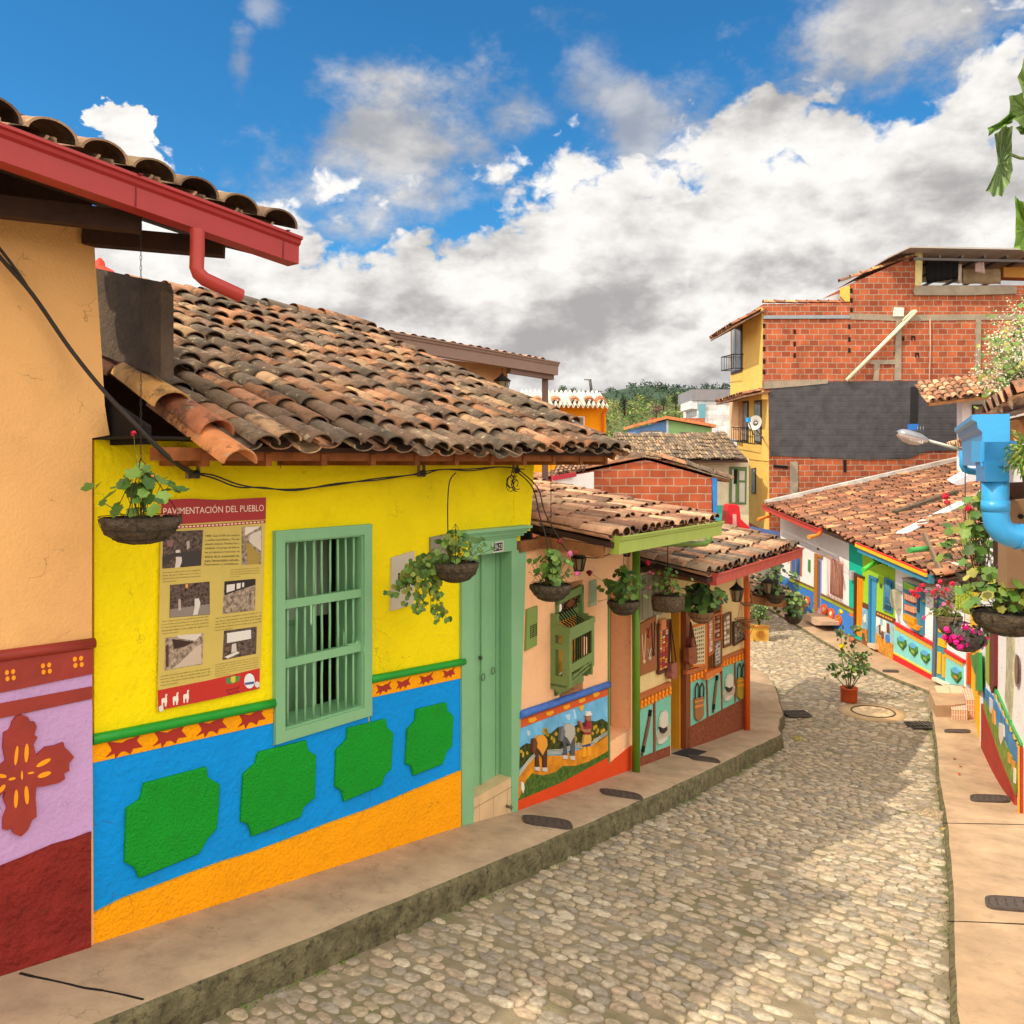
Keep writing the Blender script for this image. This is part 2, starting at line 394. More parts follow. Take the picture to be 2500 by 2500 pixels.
# ---------------------------------------------------------------- clay tile roofs
PAL_OLD = [(.19, .12, .08), (.22, .135, .09), (.32, .165, .09), (.38, .18, .09), (.25, .17, .11), (.16, .12, .085), (.44, .27, .15), (.42, .20, .11), (.15, .11, .08), (.20, .13, .09)]
PAL_WARM = [(.52, .27, .16), (.62, .36, .22), (.46, .22, .13), (.36, .18, .11), (.66, .42, .26), (.26, .15, .10), (.56, .32, .19)]
PAL_GREY = [(.20, .15, .11), (.27, .19, .13), (.34, .23, .15), (.15, .12, .10), (.40, .27, .17), (.19, .14, .11)]
PAL_RED = [(.42, .17, .09), (.52, .23, .11), (.34, .14, .08), (.60, .32, .14), (.27, .12, .075), (.58, .36, .17), (.38, .16, .09)]
def tile_roof(mb, O, A, U, ncol, nrow, cw, rl, pal, seg=8, lip=True, jit=1., rr=None, sag=0.):
    rr = rr or R
    O, A, U = Vector(O), Vector(A).normalized(), Vector(U).normalized(); N = A.cross(U).normalized()
    if N.z < 0: N = -N
    for i in range(ncol):
        drift = 0.
        for j in range(nrow):
            sg = 0.
            if sag: sg = sag * noise.noise(Vector((i * .23, j * .3, 1.7)))
            # pan
            for kind in (0, 1):
                c = Vector(rr.choice(pal)) * rr.uniform(.75, 1.2); c = tuple(c)
                L0 = j * rl + rr.uniform(-.02, .02) * jit; L1 = L0 + rl * 1.22
                off = (i + (.5 if kind else 0.)) * cw + rr.uniform(-.035, .035) * cw * jit * 2
                ang = rr.uniform(-.03, .03) * jit
                lift = rr.uniform(0, .010) * jit + sg
                if kind == 0:        # channel tile, hollow upwards
                    r0, r1, h0 = cw * .44, cw * .40, .035
                else:                # cover tile
                    r0, r1, h0 = cw * .47, cw * .37, .035
                vs = []; th = .014
                rings = [(L0, r0, 0.)] + [(L1, r1, 0.)]
                if lip: rings = [(L0, r0 - th, 0.)] + rings
                for (l, r, _) in rings:
                    k = (l - L0) / (L1 - L0)
                    for q in range(seg + 1):
                        a = math.pi * q / seg
                        x = -math.cos(a) * r; y = math.sin(a) * r * (.66 if kind else -.5)
                        base = (h0 + lift + (.018 if kind else .012) * (1 - k))
                        vs.append(O + A * (off + x + ang * l * 0 + ang * (l - L0)) + U * l + N * (base + y))
                if lip:       # inner ring pushed inside to show thickness
                    for q in range(seg + 1):
                        a = math.pi * q / seg; r = r0 - th
                        vs[q] = O + A * (off - math.cos(a) * r) + U * (L0 + .002) + N * (h0 + lift + (.018 if kind else .012) + math.sin(a) * r * (.66 if kind else -.5))
                w = seg + 1; fs = []; nr = len(rings)
                for a_ in range(nr - 1):
                    for q in range(seg): fs.append((a_*w + q, a_*w + q + 1, (a_+1)*w + q + 1, (a_+1)*w + q))
                if lip:              # inside surface, two hand widths deep
                    b0 = len(vs)
                    for q in range(seg + 1): vs.append(vs[q] + U * rl * .5)
                    for q in range(seg): fs.append((q, q + 1, b0 + q + 1, b0 + q))
                n0 = len(mb.f); mb.add(vs, fs, 0, c, True)
                if lip:
                    for q in range(seg): mb.sm[n0 + q] = False
    return mb
def ridge_tiles(mb, a, b, r, pal, seg=8, L=.38):
    a, b = Vector(a), Vector(b); n = max(1, int((b - a).length / L)); d = (b - a) / n; dn = d.normalized(); side = dn.cross(Vector((0, 0, 1))).normalized(); up = side.cross(dn)
    for i in range(n):
        c = tuple(Vector(R.choice(pal)) * R.uniform(.8, 1.15)); vs = []
        for k, q in ((0, r * 1.1), (1, r * .88)):
            for s_ in range(seg + 1):
                t = math.pi * s_ / seg
                vs.append(a + d * (i + k * 1.15) + side * (-math.cos(t) * q) + up * (math.sin(t) * q * .85 + R.uniform(0, .006) + .02 * (1 - k)))
        mb.add(vs, [(q, q + 1, seg + 2 + q, seg + 1 + q) for q in range(seg)], 0, c, True)
def gutter(mb, a, b, out, h, w=None, m=0):       # K-profile eaves gutter from a to b (top back edge), opening upwards
    a, b, out = Vector(a), Vector(b), Vector(out).normalized(); w = w or h
    pr = [(0, 0), (w, 0), (w + .012, 0), (w + .012, -h*.10), (w*.96, -h*.14), (w*.93, -h*.26), (w*.80, -h*.34), (w*.78, -h), (0, -h)]
    A = [a + out * x + Vector((0, 0, z)) for x, z in pr]; B = [b + out * x + Vector((0, 0, z)) for x, z in pr]
    n = len(pr); fs = [(i, i + 1, n + i + 1, n + i) for i in range(1, n - 1)]
    mb.add(A + B, fs, m)
    # inner bottom and end caps
    A2 = [a + out * (w - .004) + Vector((0, 0, -.004)), a + out * (w*.76) + Vector((0, 0, -h*.34)), a + out * (w*.76) + Vector((0, 0, -h*.8)), a + Vector((0, 0, -h*.8))]
    B2 = [p + (b - a) for p in A2]; mb.add(A2 + B2, [(i, i + 1, 5 + i, 4 + i) for i in range(3)], m)
    for E in (A, B): mb.add([E[1]] + E[2:] + [E[0]], [tuple(range(n))], m)
# ================================================================ facade planes (metres, camera at the origin)
fA = Fac((-2.349, 4.813), (.037, 7.803))                 # purple/orange house and yellow house
_b0 = P(1268, 0, 7.84); _b1 = P(1828, 0, 10443 / (2600 - 1828))
fB = Fac((_b0.x, _b0.y), (_b1.x, _b1.y))                   # cream house and craft shop
fF = Fac((8.55, 27.2), (8.45, 15.9))                       # row across the street
fD = Fac((7.29, 13.4), (5.85, 9.83))                      # white house with murals on the right
# ---------------------------------------------------------------- kerb lines
LK = [tuple(fA.pt(a, 0, o).xy) for a, o in ((-6, .86), (-3, .84), (-.09, .80), (1.0, .78), (2.13, .756), (3.2, .72))] + \
     [tuple(fB.pt(a, 0, o).xy) for a, o in ((.9, .67), (2.0, .68), (3.3, .66), (4.6, .62), (5.8, .60), (6.55, .58))]
_c = fB.pt(6.95, 0, .42)
LK += [(_c.x, _c.y), (4.62, 14.6), (4.9, 15.7), (5.15, 16.8), (5.25, 17.8), (5.1, 18.6), (4.4, 21.), (4.2, 30.)]
RK = [(-1.6, -6.0), (.4, 0.0), (1.35, 2.2), (2.54, 4.95), (3.62, 7.1), (4.66, 9.25), (5.6, 11.3), (6.55, 13.3), (7.35, 15.1), (7.95, 16.6), (7.72, 17.6), (7.62, 19.), (7.64, 21.1), (7.70, 23.6), (7.72, 30.)]
def interp(pl, y):
    for (x0, y0), (x1, y1) in zip(pl[:-1], pl[1:]):
        if y0 <= y <= y1 and y1 > y0: return x0 + (x1 - x0) * (y - y0) / (y1 - y0)
    return pl[0][0] if y < pl[0][1] else pl[-1][0]
# ---------------------------------------------------------------- ground sheet
m_soil = mat((.16, .14, .10), .95, .3, 6, .6, 80, key='ground')
mb = MB(); nx, ny = 44, 60; xs = [-14 + i * 1.0 for i in range(nx)]; ys = [-8 + j * .9 for j in range(ny)]
for y in ys:
    for x in xs: mb.v.append(Vector((x, y, zs(x, y) - .06)))
for j in range(ny - 1):
    for i in range(nx - 1):
        a = j * nx + i; mb.f.append([a, a + 1, a + nx + 1, a + nx]); mb.m.append(0); mb.c.append((1,) * 3); mb.sm.append(True)
x0, x1, y0, y1 = xs[0], xs[-1], ys[0], ys[-1]; base = len(mb.v)
ring = [(x0, y0), (x1, y0), (x1, y1), (x0, y1)]; bigr = [(-3000, -3000), (3000, -3000), (3000, 3500), (-3000, 3500)]
mb.add([Vector((x, y, zs(x, y) - .06)) for x, y in ring] + [Vector((x, y, -6.5)) for x, y in bigr], [(i, 4 + i, 4 + (i + 1) % 4, (i + 1) % 4) for i in range(4)])
tag(build(mb, 'ground', m_soil, org=(0, 0, -6)), 'bare earth under the street and houses', kind='structure')
# mortar bed of the street
def grid_between(f0, f1, ylist, n, zf, name, m, label, thick=0.):
    mb = MB()
    for y in ylist:
        a, b = f0(y), f1(y)
        for i in range(n + 1):
            x = a + (b - a) * i / n; mb.v.append(Vector((x, y, zf(x, y))))
    for j in range(len(ylist) - 1):
        for i in range(n):
            a = j * (n + 1) + i; mb.f.append([a, a + 1, a + n + 2, a + n + 1]); mb.m.append(0); mb.c.append((1,) * 3); mb.sm.append(True)
    return tag(build(mb, name, m, org=(0, 0, -5)), label, kind='structure')
def street_mat():
    m = mat((.275, .225, .15), .95, .28, 5, .9, 90, key='mortar')
    t = m.node_tree; L = t.links.new; b = t.nodes['Principled BSDF']; src = b.inputs['Base Color'].links[0].from_socket
    g = t.nodes.new('ShaderNodeTexCoord'); n = t.nodes.new('ShaderNodeTexNoise'); n.inputs['Scale'].default_value = 1.6; n.inputs['Detail'].default_value = 9; n.inputs['Roughness'].default_value = .7
    L(g.outputs['Object'], n.inputs['Vector']); r = t.nodes.new('ShaderNodeMapRange'); L(n.outputs[0], r.inputs[0]); r.inputs[1].default_value = .50; r.inputs[2].default_value = .66; r.inputs[4].default_value = .6
    mx = t.nodes.new('ShaderNodeMix'); mx.data_type = 'RGBA'; L(r.outputs[0], mx.inputs[0]); L(src, mx.inputs[6]); mx.inputs[7].default_value = (.14, .145, .05, 1); L(mx.outputs[2], b.inputs['Base Color'])
    return m
ylist = [-6 + .35 * i for i in range(103)]
grid_between(lambda y: interp(LK, y) - .25, lambda y: interp(RK, y) + .25, ylist, 14, lambda x, y: zs(x, y) - .008 + .012 * noise.noise(Vector((x * 1.3, y * 1.3, 0))), 'street', street_mat(), 'cobbled street with mossy mortar running downhill and curving away')
# river stones
SP = [(.34, .275, .19), (.41, .33, .225), (.29, .24, .18), (.37, .31, .235), (.25, .225, .185), (.44, .36, .26), (.30, .25, .20), (.47, .41, .32), (.22, .20, .18), (.36, .27, .20)]
def pave():
    mb = MB(); T = Vector((.60, .80)); Cx = Vector((.80, -.60)); rs = random.Random(11)
    t = 1.2
    while t < 27:
        rowh = rs.uniform(.070, .112) * (1. if t < 14 else 1.25)
        c = -9. + rs.random() * .1
        while c < 12:
            w = rs.uniform(.08, .185) * (1. if t < 14 else 1.25)
            ctr = T * (t + rs.uniform(-.017, .017) + .05 * math.sin(c * 1.7)) + Cx * (c + w / 2); c += w
            x, y = ctr.x, ctr.y
            if y < 2.8 or y > 27: continue
            if x < interp(LK, y) + .04 or x > interp(RK, y) - .04: continue
            if (Vector((x, y)) - Vector((6.38, 15.2))).length < .56: continue
            u = CU + F * x / y
            if u < 150 or u > 2700: continue
            if rs.random() < .03 + .10 * (noise.noise(Vector((x * .9, y * .9, 7))) > .25): continue
            hw = w * rs.uniform(.47, .53); hh = rowh * rs.uniform(.45, .53); H = rs.uniform(.007, .015)
            if rs.random() < .05: hh *= .7; hw *= 1.15
            ang = rs.gauss(0, .16); c0_ = Vector(rs.choice(SP)).lerp(Vector((.36, .29, .20)), .3) * rs.uniform(.95, 1.25); col = tuple(c0_)
            z0 = zs(x, y) - .012; seg = 11 if y < 8 else (8 if y < 14 else 6); p = rs.uniform(2.2, 3.6)
            tx, tz = rs.gauss(0, .06), rs.gauss(0, .06); vs = []
            wob = [rs.uniform(.84, 1.10) for _ in range(seg)]
            for k, hgt in ((1., -.01), (.95, .65), (.80, .96)):
                for q in range(seg):
                    a = 2 * math.pi * q / seg; ca, sa = math.cos(a), math.sin(a)
                    r = wob[q] / ((abs(ca) ** p + abs(sa) ** p) ** (1 / p)) * k
                    lx, ly = ca * r * hw, sa * r * hh
                    gx, gy = lx * math.cos(ang) - ly * math.sin(ang), lx * math.sin(ang) + ly * math.cos(ang)
                    w_ = Cx * gx + T * gy
                    px, py = x + w_.x, y + w_.y
                    vs.append((px, py, zs(px, py) - .012 + H * max(hgt, 0) * 1.25 + (lx * tx + ly * tz) * (hgt > 0) * .7 - (.02 if hgt < 0 else 0)))
            vs.append((x, y, zs(x, y) - .012 + H * 1.28)); fs = []
            for k in (0, 1):
                for q in range(seg): fs.append((k*seg + q, k*seg + (q+1) % seg, (k+1)*seg + (q+1) % seg, (k+1)*seg + q))
            for q in range(seg): fs.append((2*seg + q, 2*seg + (q+1) % seg, 3*seg))
            mb.add(vs, fs, 0, col, True)
        t += rowh
    return mb
m_stone = attrmat('stones', rough=.8, var=.35, scale=26, bump=.35, bscale=120, spec=.3)
tag(build(pave(), 'cobblestones', m_stone, org=(0, 0, -5)), 'rounded river stones set in rows across the street', kind='stuff')
# tufts of grass and moss along the foot of the kerb
m_leafg = attrmat('leaves', rough=.6, var=.2, scale=30, bump=.1, bscale=60, trans=.25)
mb = MB()
for i in range(1500):
    y = R.uniform(2.9, 12.5); x = interp(LK, y) + abs(R.gauss(0, .045)) + .012
    if noise.noise(Vector((x * 1.4, y * 1.4, 3))) < -.05: continue
    z = zs(x, y) - .005; h = R.uniform(.006, .022); a = R.uniform(0, 6.28); w = .006; dx, dy = math.cos(a) * w, math.sin(a) * w
    c = (R.uniform(.10, .22), R.uniform(.20, .34), .03); mb.add([(x - dx, y - dy, z), (x + dx, y + dy, z), (x + R.uniform(-.012, .012), y + R.uniform(-.012, .012), z + h)], [(0, 1, 2)], 0, c)
for i in range(700):
    y = R.uniform(6, 16); x = interp(RK, y) - abs(R.gauss(0, .03)) - .01; z = zs(x, y); h = R.uniform(.006, .02); w = .006; a = R.uniform(0, 6.28); dx, dy = math.cos(a) * w, math.sin(a) * w
    mb.add([(x - dx, y - dy, z), (x + dx, y + dy, z), (x + R.uniform(-.012, .012), y, z + h)], [(0, 1, 2)], 0, (.13, .22, .03))
tag(build(mb, 'gutter_moss', m_leafg, org=(0, 0, -5)), 'moss and short grass growing along the kerbs', 'moss', kind='stuff')
# ---------------------------------------------------------------- pavements
m_pave = plaster('b0987e', var=.2, scale=3.1, bump=.3, bscale=110, grime=.22)
m_pave2 = plaster('b3977a', var=.22, scale=2.6, bump=.3, bscale=110, grime=.2)
m_kerb = mat((.16, .14, .075), .95, .5, 9, 1.6, 40, grime=.95, key='kerb')
def pavement(name, edge, back, top, drop, m, mk, label, rough=.02, step=.12, joints=()):
    # resample both polylines
    def resamp(pl, n):
        ds = [0.]
        for a, b in zip(pl[:-1], pl[1:]): ds.append(ds[-1] + math.dist(a, b))
        out = []
        for i in range(n):
            t = ds[-1] * i / (n - 1); k = 0
            while k < len(ds) - 2 and ds[k + 1] < t: k += 1
            f = (t - ds[k]) / (ds[k + 1] - ds[k]); out.append((pl[k][0] + (pl[k+1][0] - pl[k][0]) * f, pl[k][1] + (pl[k+1][1] - pl[k][1]) * f))
        return out
    n = int(sum(math.dist(a, b) for a, b in zip(edge[:-1], edge[1:])) / step); E = resamp(edge, n); B = resamp(back, n); mb = MB(); vs = []
    for i, ((ex, ey), (bx, by)) in enumerate(zip(E, B)):
        w = noise.noise(Vector((ex * 2.2, ey * 2.2, 0))) * rough; dx, dy = bx - ex, by - ey; l = math.hypot(dx, dy); dx /= l; dy /= l
        ex -= dx * w; ey -= dy * w; zt = top(ex, ey) + noise.noise(Vector((ex, ey, 5))) * .006
        w2 = noise.noise(Vector((ex * 6, ey * 6, 9))) * rough * .8
        vs += [(ex - dx * (.02 + w2), ey - dy * (.02 + w2), zt - drop - .08), (ex - dx * (.012 - w2), ey - dy * (.012 - w2), zt - drop * .5), (ex, ey, zt - .022), (ex + dx * .022, ey + dy * .022, zt)]
        for k in (.33, .66, 1.): vs.append((ex + (bx - ex) * k, ey + (by - ey) * k, top(ex + (bx - ex) * k, ey + (by - ey) * k) + .006 * noise.noise(Vector((ex, ey, k)))))
    mb.v = [Vector(v) for v in vs]
    for i in range(n - 1):
        for k in range(6):
            a = i * 7 + k; mb.f.append([a, a + 1, a + 8, a + 7]); mb.m.append(1 if k < 3 else 0); mb.c.append((1,) * 3); mb.sm.append(k > 2)
    return tag(build(mb, name, [m, mk], org=(0, 0, -5)), label, kind='structure')
def zl(x, y): return zs(x, y) + .20
def LB(a, o=-.25): return tuple(fA.pt(a, 0, o).xy)
backL = [LB(-6), LB(-3), LB(0), LB(2), LB(3.3)] + [tuple(fB.pt(a, 0, -.2).xy) for a in (1, 2.5, 4, 5.5, 6.2)] + [(3.6, 13.9), (3.6, 14.6), (3.7, 16), (3.9, 17), (3.8, 18), (3.6, 19), (3., 21.), (2.8, 30.)]
def zl2(x, y):
    d = max(0., min(1., (tt(x, y) - 13.9) / 1.2)); return zs(x, y) + .20 - .14 * d
pavement('pavement', LK, backL, zl2, .2, m_pave, m_kerb, 'worn concrete pavement with a mossy raised kerb beside the yellow house')
ra = [p for p in RK if p[1] <= 15.2]; rb = [(.4, -6.5), (1.9, -1.), (2.9, 1.), (4.0, 3.6), (4.95, 6.2), (5.85, 8.2), (6.5, 10.6), (7.35, 12.8), (8.3, 14.9)]
def zr(x, y): return zs(x, y) + .07
pavement('pavement', ra, rb, zr, .07, m_pave2, m_kerb, 'sunlit concrete pavement along the white house with murals', .008)
rc = [(8.0, 16.3), (7.95, 16.6), (7.72, 17.6), (7.62, 19.), (7.64, 21.1), (7.70, 23.6), (7.72, 28.)]; rd = [(8.8, 16.0), (8.8, 16.6), (8.8, 18), (8.8, 19.5), (8.8, 21.1), (8.8, 23.6), (8.8, 28.)]
pavement('pavement', rc, rd, lambda x, y: zs(x, y) + .045, .045, m_pave2, m_kerb, 'pale pavement in front of the colourful far row of houses', .01)

# ================================================================ the yellow house
C_ = dict(yel=plaster('f7df00', scale=1.6, var=.07, bump=.55, bscale=26), blue=plaster('0092ea', var=.06, bump=.6, bscale=26), green=plaster('129c2a', var=.06, bump=.9, bscale=70),
          orange=plaster('ffa800', var=.05, bump=.8, bscale=45), red=paint('a3281c'), gmould=paint('18982c', rough=.4), frame=paint('82b68a', rough=.4, var=.05))
m_black = mat((.012, .010, .009), .9, .1, key='dark'); m_wood = paint('8a5a34', rough=.8, var=.3, scale=9, bump=.3); m_woodd = paint('3b241a', rough=.8, var=.3, scale=9, bump=.3)
m_glass = mat((.02, .025, .03), .08, .1, bump=0, spec=.8, key='glass'); m_int = mat((.10, .085, .07), .9, .3, key='interior')
YH = root('yellow_house', fA.pt(1.6, -3.1, -1.5), 'yellow house with blue dado and green octagon panels under an old tiled roof', 'house')
s0, s1 = 0., fA.S(1262) + .03
wz1, wz0 = fA.at(798, 1310)[1], fA.at(790, 1745)[1]
wa, wb = fA.S(674, .04) + .074, fA.S(909, .04) - .074; wz1 = (VH - 1288) / F * fA.q(790, 1288, .04).y - .074; wz0 = (VH - 1783) / F * fA.q(790, 1783, .04).y + .074
da, db = fA.S(1150, 0), fA.S(1250); dz1 = fA.at(1200, 1350)[1]; dz0 = -4.
mb = MB(); zt = .13
fA.wall(mb, .012, s1 + .02, -4.2, zt, [(wa, wb, wz0, wz1), (da, db, dz0, dz1)], .28)
fA.px(mb, [(1255, 1075), (1306, 1080), (1301, 1200), (1294, 1296), (1255, 1296)], -.2, .006)
# gable end beyond the cream house and back walls
e0, e1 = fA.pt(s1 + .02, 0, -.281), fA.pt(s1 + .02, 0, -3.4)
mb.loft([Vector((e0.x, e0.y, -4)), Vector((e0.x, e0.y, zt)), Vector((e1.x, e1.y, 1.45)), Vector((e1.x, e1.y, -4))],
        [Vector((p.x, p.y, z)) + Vector((*(-fA.d * .2), 0)) for p, z in ((e0, -4), (e0, zt), (e1, 1.45), (e1, -4))])
build(mb, 'wall', C_['yel'], YH)
# dark room behind the window and loft
mb = MB(); fA.rect(mb, wa - .5, wb + .9, -3.2, .0, -1.3, -1.25); fA.rect(mb, wa - .55, wa - .5, -3.2, 0, -1.3, -.3); fA.rect(mb, wb + .9, wb + .95, -3.2, 0, -1.3, -.3)
fA.rect(mb, wa - .5, wb + .9, -2.9, -2.85, -1.25, -.29); build(mb, 'room', m_int, YH)
mb = MB(); fA.sz(mb, [(wa - .4, -2.2), (wa + .10, -2.2), (wa + .10, -.4), (wa - .4, -.4)], -.42, -.40)
for i in range(7): fA.rect(mb, wa - .4 + i * .07, wa - .37 + i * .07, -2.2, -.4, -.40, -.385)
build(mb, 'curtain', paint('a9a0a6', rough=.9), YH)
mb = MB()
for i in range(7): fA.rect(mb, wa + .10 + i * .1, wa + .195 + i * .1, wz0 + .62, wz1 + .1, -.52, -.49)
build(mb, 'curtain', paint('a4b2a2', rough=.9), YH)
mb = MB(); fA.rect(mb, wa + .0, wb + .05, wz0 - .1, wz0 + .66, -.62, -.58); fA.rect(mb, wa + .17, wb, wz0 + .05, wz0 + .56, -.58, -.565); fA.rect(mb, wb - .22, wb - .19, wz0 - .1, wz1, -.5, -.28)
build(mb, 'shutter', paint('a8d4b0'), YH)
# window
k6 = ov(2.147, 650, 1150); k3 = ov(2.415, 0, 1700); k2 = ov(2.76, 0, 1000)
mb = MB(); fr = [(fA.S(674, .05), fA.S(911, .05))]
A0, A1 = fA.S(674, .04), fA.S(909, .04); ZT = (VH - 1288) / F * fA.q(790, 1288, .04).y; ZB = (VH - 1783) / F * fA.q(790, 1783, .04).y
def frame_rect(f, mb, a0, a1, z0, z1, w, o0, o1, m=0, col=(1, 1, 1)):
    f.sz(mb, [(a0, z0), (a0 + w, z0 + w), (a0 + w, z1 - w), (a0, z1)], o0, o1, m, col); f.sz(mb, [(a1 - w, z0 + w), (a1, z0), (a1, z1), (a1 - w, z1 - w)], o0, o1, m, col)
    f.sz(mb, [(a0, z0), (a1, z0), (a1 - w, z0 + w), (a0 + w, z0 + w)], o0, o1, m, col); f.sz(mb, [(a0 + w, z1 - w), (a1 - w, z1 - w), (a1, z1), (a0, z1)], o0, o1, m, col)
frame_rect(fA, mb, A0, A1, ZB, ZT, .075, -.01, .04); frame_rect(fA, mb, A0 + .072, A1 - .072, ZB + .072, ZT - .072, .015, -.27, .02)
# sunken sill panel under the frame
wn = build(mb, 'window', C_['frame'], YH, split=False)
mb = MB(); I0, I1, J0, J1 = A0 + .087, A1 - .087, ZB + .087, ZT - .087
for k in (.345, .665): fA.rect(mb, I0 - .012, I1 + .012, J0 + (J1 - J0) * k - .03, J0 + (J1 - J0) * k + .03, -.035, .012)
for i in range(9):
    s_ = I0 + (I1 - I0) * (i + .6) / 9.3
    for (z0, z1) in ((J0, J0 + (J1 - J0) * .345 - .03), (J0 + (J1 - J0) * .345 + .03, J0 + (J1 - J0) * .665 - .03), (J0 + (J1 - J0) * .665 + .03, J1)):
        q = [fA.pt(s_ + R.uniform(-.003, .003), z0 + (z1 - z0) * t / 3 , -.012) for t in range(4)]; mb.tube(q, .0095, 7)
build(mb, 'window_bars', C_['frame'], wn)
# door
mb = MB(); D0, D1 = fA.S(1131, .03), fA.S(1268, .03)
zA = -4.0; zT = fA.at(1200, 1352)[1]
fA.rect(mb, fA.S(1128, .03), da, zA, dz1, -.02, .03); fA.px(mb, [(1249, 1345), (1285, 1340), (1263, 2010), (1249, 2010)], -.1, .03)
fA.rect(mb, da - .03, db + .03, dz1, dz1 + .13, -.1, .032)
fA.rect(mb, da, da + .02, zA, dz1, -.26, -.021); 
dr = build(mb, 'door_frame', C_['frame'], YH)
mb = MB(); q0 = fA.S(1126, .03) - .0; q1 = fA.S(1275, .03)
for k, (z0, z1, o) in enumerate(((.13, .155, .05), (.155, .18, .075), (.18, .20, .095), (.20, .225, .12))): fA.rect(mb, q0 - .012 * k, q1 + .012 * k, dz1 + z0, dz1 + z1, 0, o)
build(mb, 'door_cornice', C_['frame'], YH)
mb = MB(); dm = (da + db) / 2
for i in range(6):
    w_ = (db - da) / 6; fA.rect(mb, da + i * w_ + .003, da + (i + 1) * w_ - .003, zA, dz1, -.16, -.115 + (.006 if i % 2 else 0))
fA.rect(mb, da, db, zA, dz1, -.18, -.16)
fA.rect(mb, dm - .03, dm - .006, zA, dz1, -.115, -.095)
do = build(mb, 'door', C_['frame'], YH)
mb = MB()
for u_, v_ in ((1180, 1653), (1204, 1638)):
    c = fA.q(u_, v_, -.09); mb.tube([c + Vector((*(fA.d * .022 * math.cos(a)), .03 * math.sin(a))) for a in [i * math.pi / 6 for i in range(12)]], .004, 5, closed=True)
fA.rect(mb, dm - .05, dm - .035, -1.73, -1.70, -.12, -.08); build(mb, 'door_handle', metal('5c6a55'), do)
mb = MB(); fA.px(mb, [(1203, 1325), (1229, 1320), (1229, 1346), (1203, 1350)], .03, .04)
pl = build(mb, 'number_plate', paint('d8d3d0', rough=.3), YH)
mb = MB(); fA.px(mb, [(1205, 1327.5), (1227, 1323.5), (1227, 1343), (1205, 1347)], .04, .0415); build(mb, 'plate_face', paint('222124'), pl)
mb = MB(); text_px(fA, mb, '29-23', [(1207, 1331), (1225.5, 1327.5), (1225.5, 1340), (1207, 1343.5)], .0425); build(mb, 'plate_digits', paint('e8e4e0'), pl)
mb = MB(); fA.px(mb, [(1136, 1962), (1262, 1890), (1262, 2005), (1134, 2040)], -.2, .025)
st_ = build(mb, 'door_step', paint('d5b68d', rough=.35, var=.12), YH)
mb = MB()
for u_ in (1170, 1205, 1238): 
    a_ = fA.S(u_, .025); z_ = fA.at(u_, 1962 - (u_ - 1136) * .571, .025)[1]; fA.rect(mb, a_, a_ + .003, -4, z_ - .06, .02, .0262)
fA.px(mb, [(1136, 1985), (1262, 1913), (1262, 1915), (1136, 1987)], .02, .0262); build(mb, 'tile_joints', paint('9c8463'), st_)
mb = MB(); c = fA.q(1237, 1968, .03); mb.tube([c, c + Vector((*(fA.n * .06), 0))], .012, 8); mb.tube([c + Vector((*(fA.n * .05), .025)), c + Vector((*(fA.n * .05), -.025))], .006, 6)
build(mb, 'water_tap', metal('6a5a48'), YH)
# painted dado
mb = MB(); L_ = [(226, 1870), (400, 1832), (552, 1797), (667, 1772)]
fA.px(mb, [(226, 1860), (667, 1762), (667, 1768), (905, 1700), (1127, 1652), (1125, 1890), (905, 1985), (800, 2018), (621, 2086), (472, 2136), (373, 2174), (226, 2240)][0:2] + [(667, 1800), (905, 1750)][0:0] + [(667, 2062), (621, 2086), (472, 2136), (373, 2174), (226, 2240)], 0, .010)
fA.px(mb, [(667, 1821), (900, 1749), (903, 1976), (800, 2018), (667, 2068)], 0, .010); fA.px(mb, [(905, 1703), (1128, 1655), (1125, 1889), (903, 1980)], 0, .010)
dd = build(mb, 'dado', C_['blue'], YH)
mb = MB(); fA.px(mb, [(225, 1818), (668, 1728), (667, 1765), (225, 1863)], 0, .016); fA.px(mb, [(904, 1668), (1131, 1624), (1129, 1655), (903, 1704)], 0, .016)
build(mb, 'stripe', C_['orange'], YH)
mb = MB()
for cx, cy, w_ in ((303.5, 1824, 30), (415, 1798.5, 29), (517.6, 1775.4, 27), (615, 1754.7, 26), (937, 1681, 17), (985, 1670, 16), (1041, 1658.6, 16), (1096, 1644.6, 14.5)):
    a_, z_ = fA.at(cx, cy, .018); sc = .088 * (1.0 if cx < 700 else 1.0)
    st = [(-1, .95), (-.45, .62), (-.15, .45), (.2, .62), (.55, .62), (1, .95), (.72, .3), (.85, .0), (1.05, -.45), (.5, -.35), (.35, -.8), (.05, -.4), (-.2, -.35), (-.5, -.85), (-.55, -.35), (-1.05, -.5), (-.7, -.05), (-.75, .25)]
    k = (w_ / F) * fA.q(cx, cy, .018).y / .72
    fA.sz(mb, [(a_ + x * k * 1.05, z_ + y * k * .62) for x, y in st], .010, .020)
build(mb, 'star_ornament', C_['red'], YH)
mb = MB()
for (u0, v0, u1, v1) in ((225, 1806, 669, 1717), (904, 1659, 1133, 1615)):
    a, b = fA.q(u0, v0, .02), fA.q(u1, v1, .02); mb.tube([a + (b - a) * t / 8 for t in range(9)], .030, 10)
build(mb, 'moulding', C_['gmould'], YH)
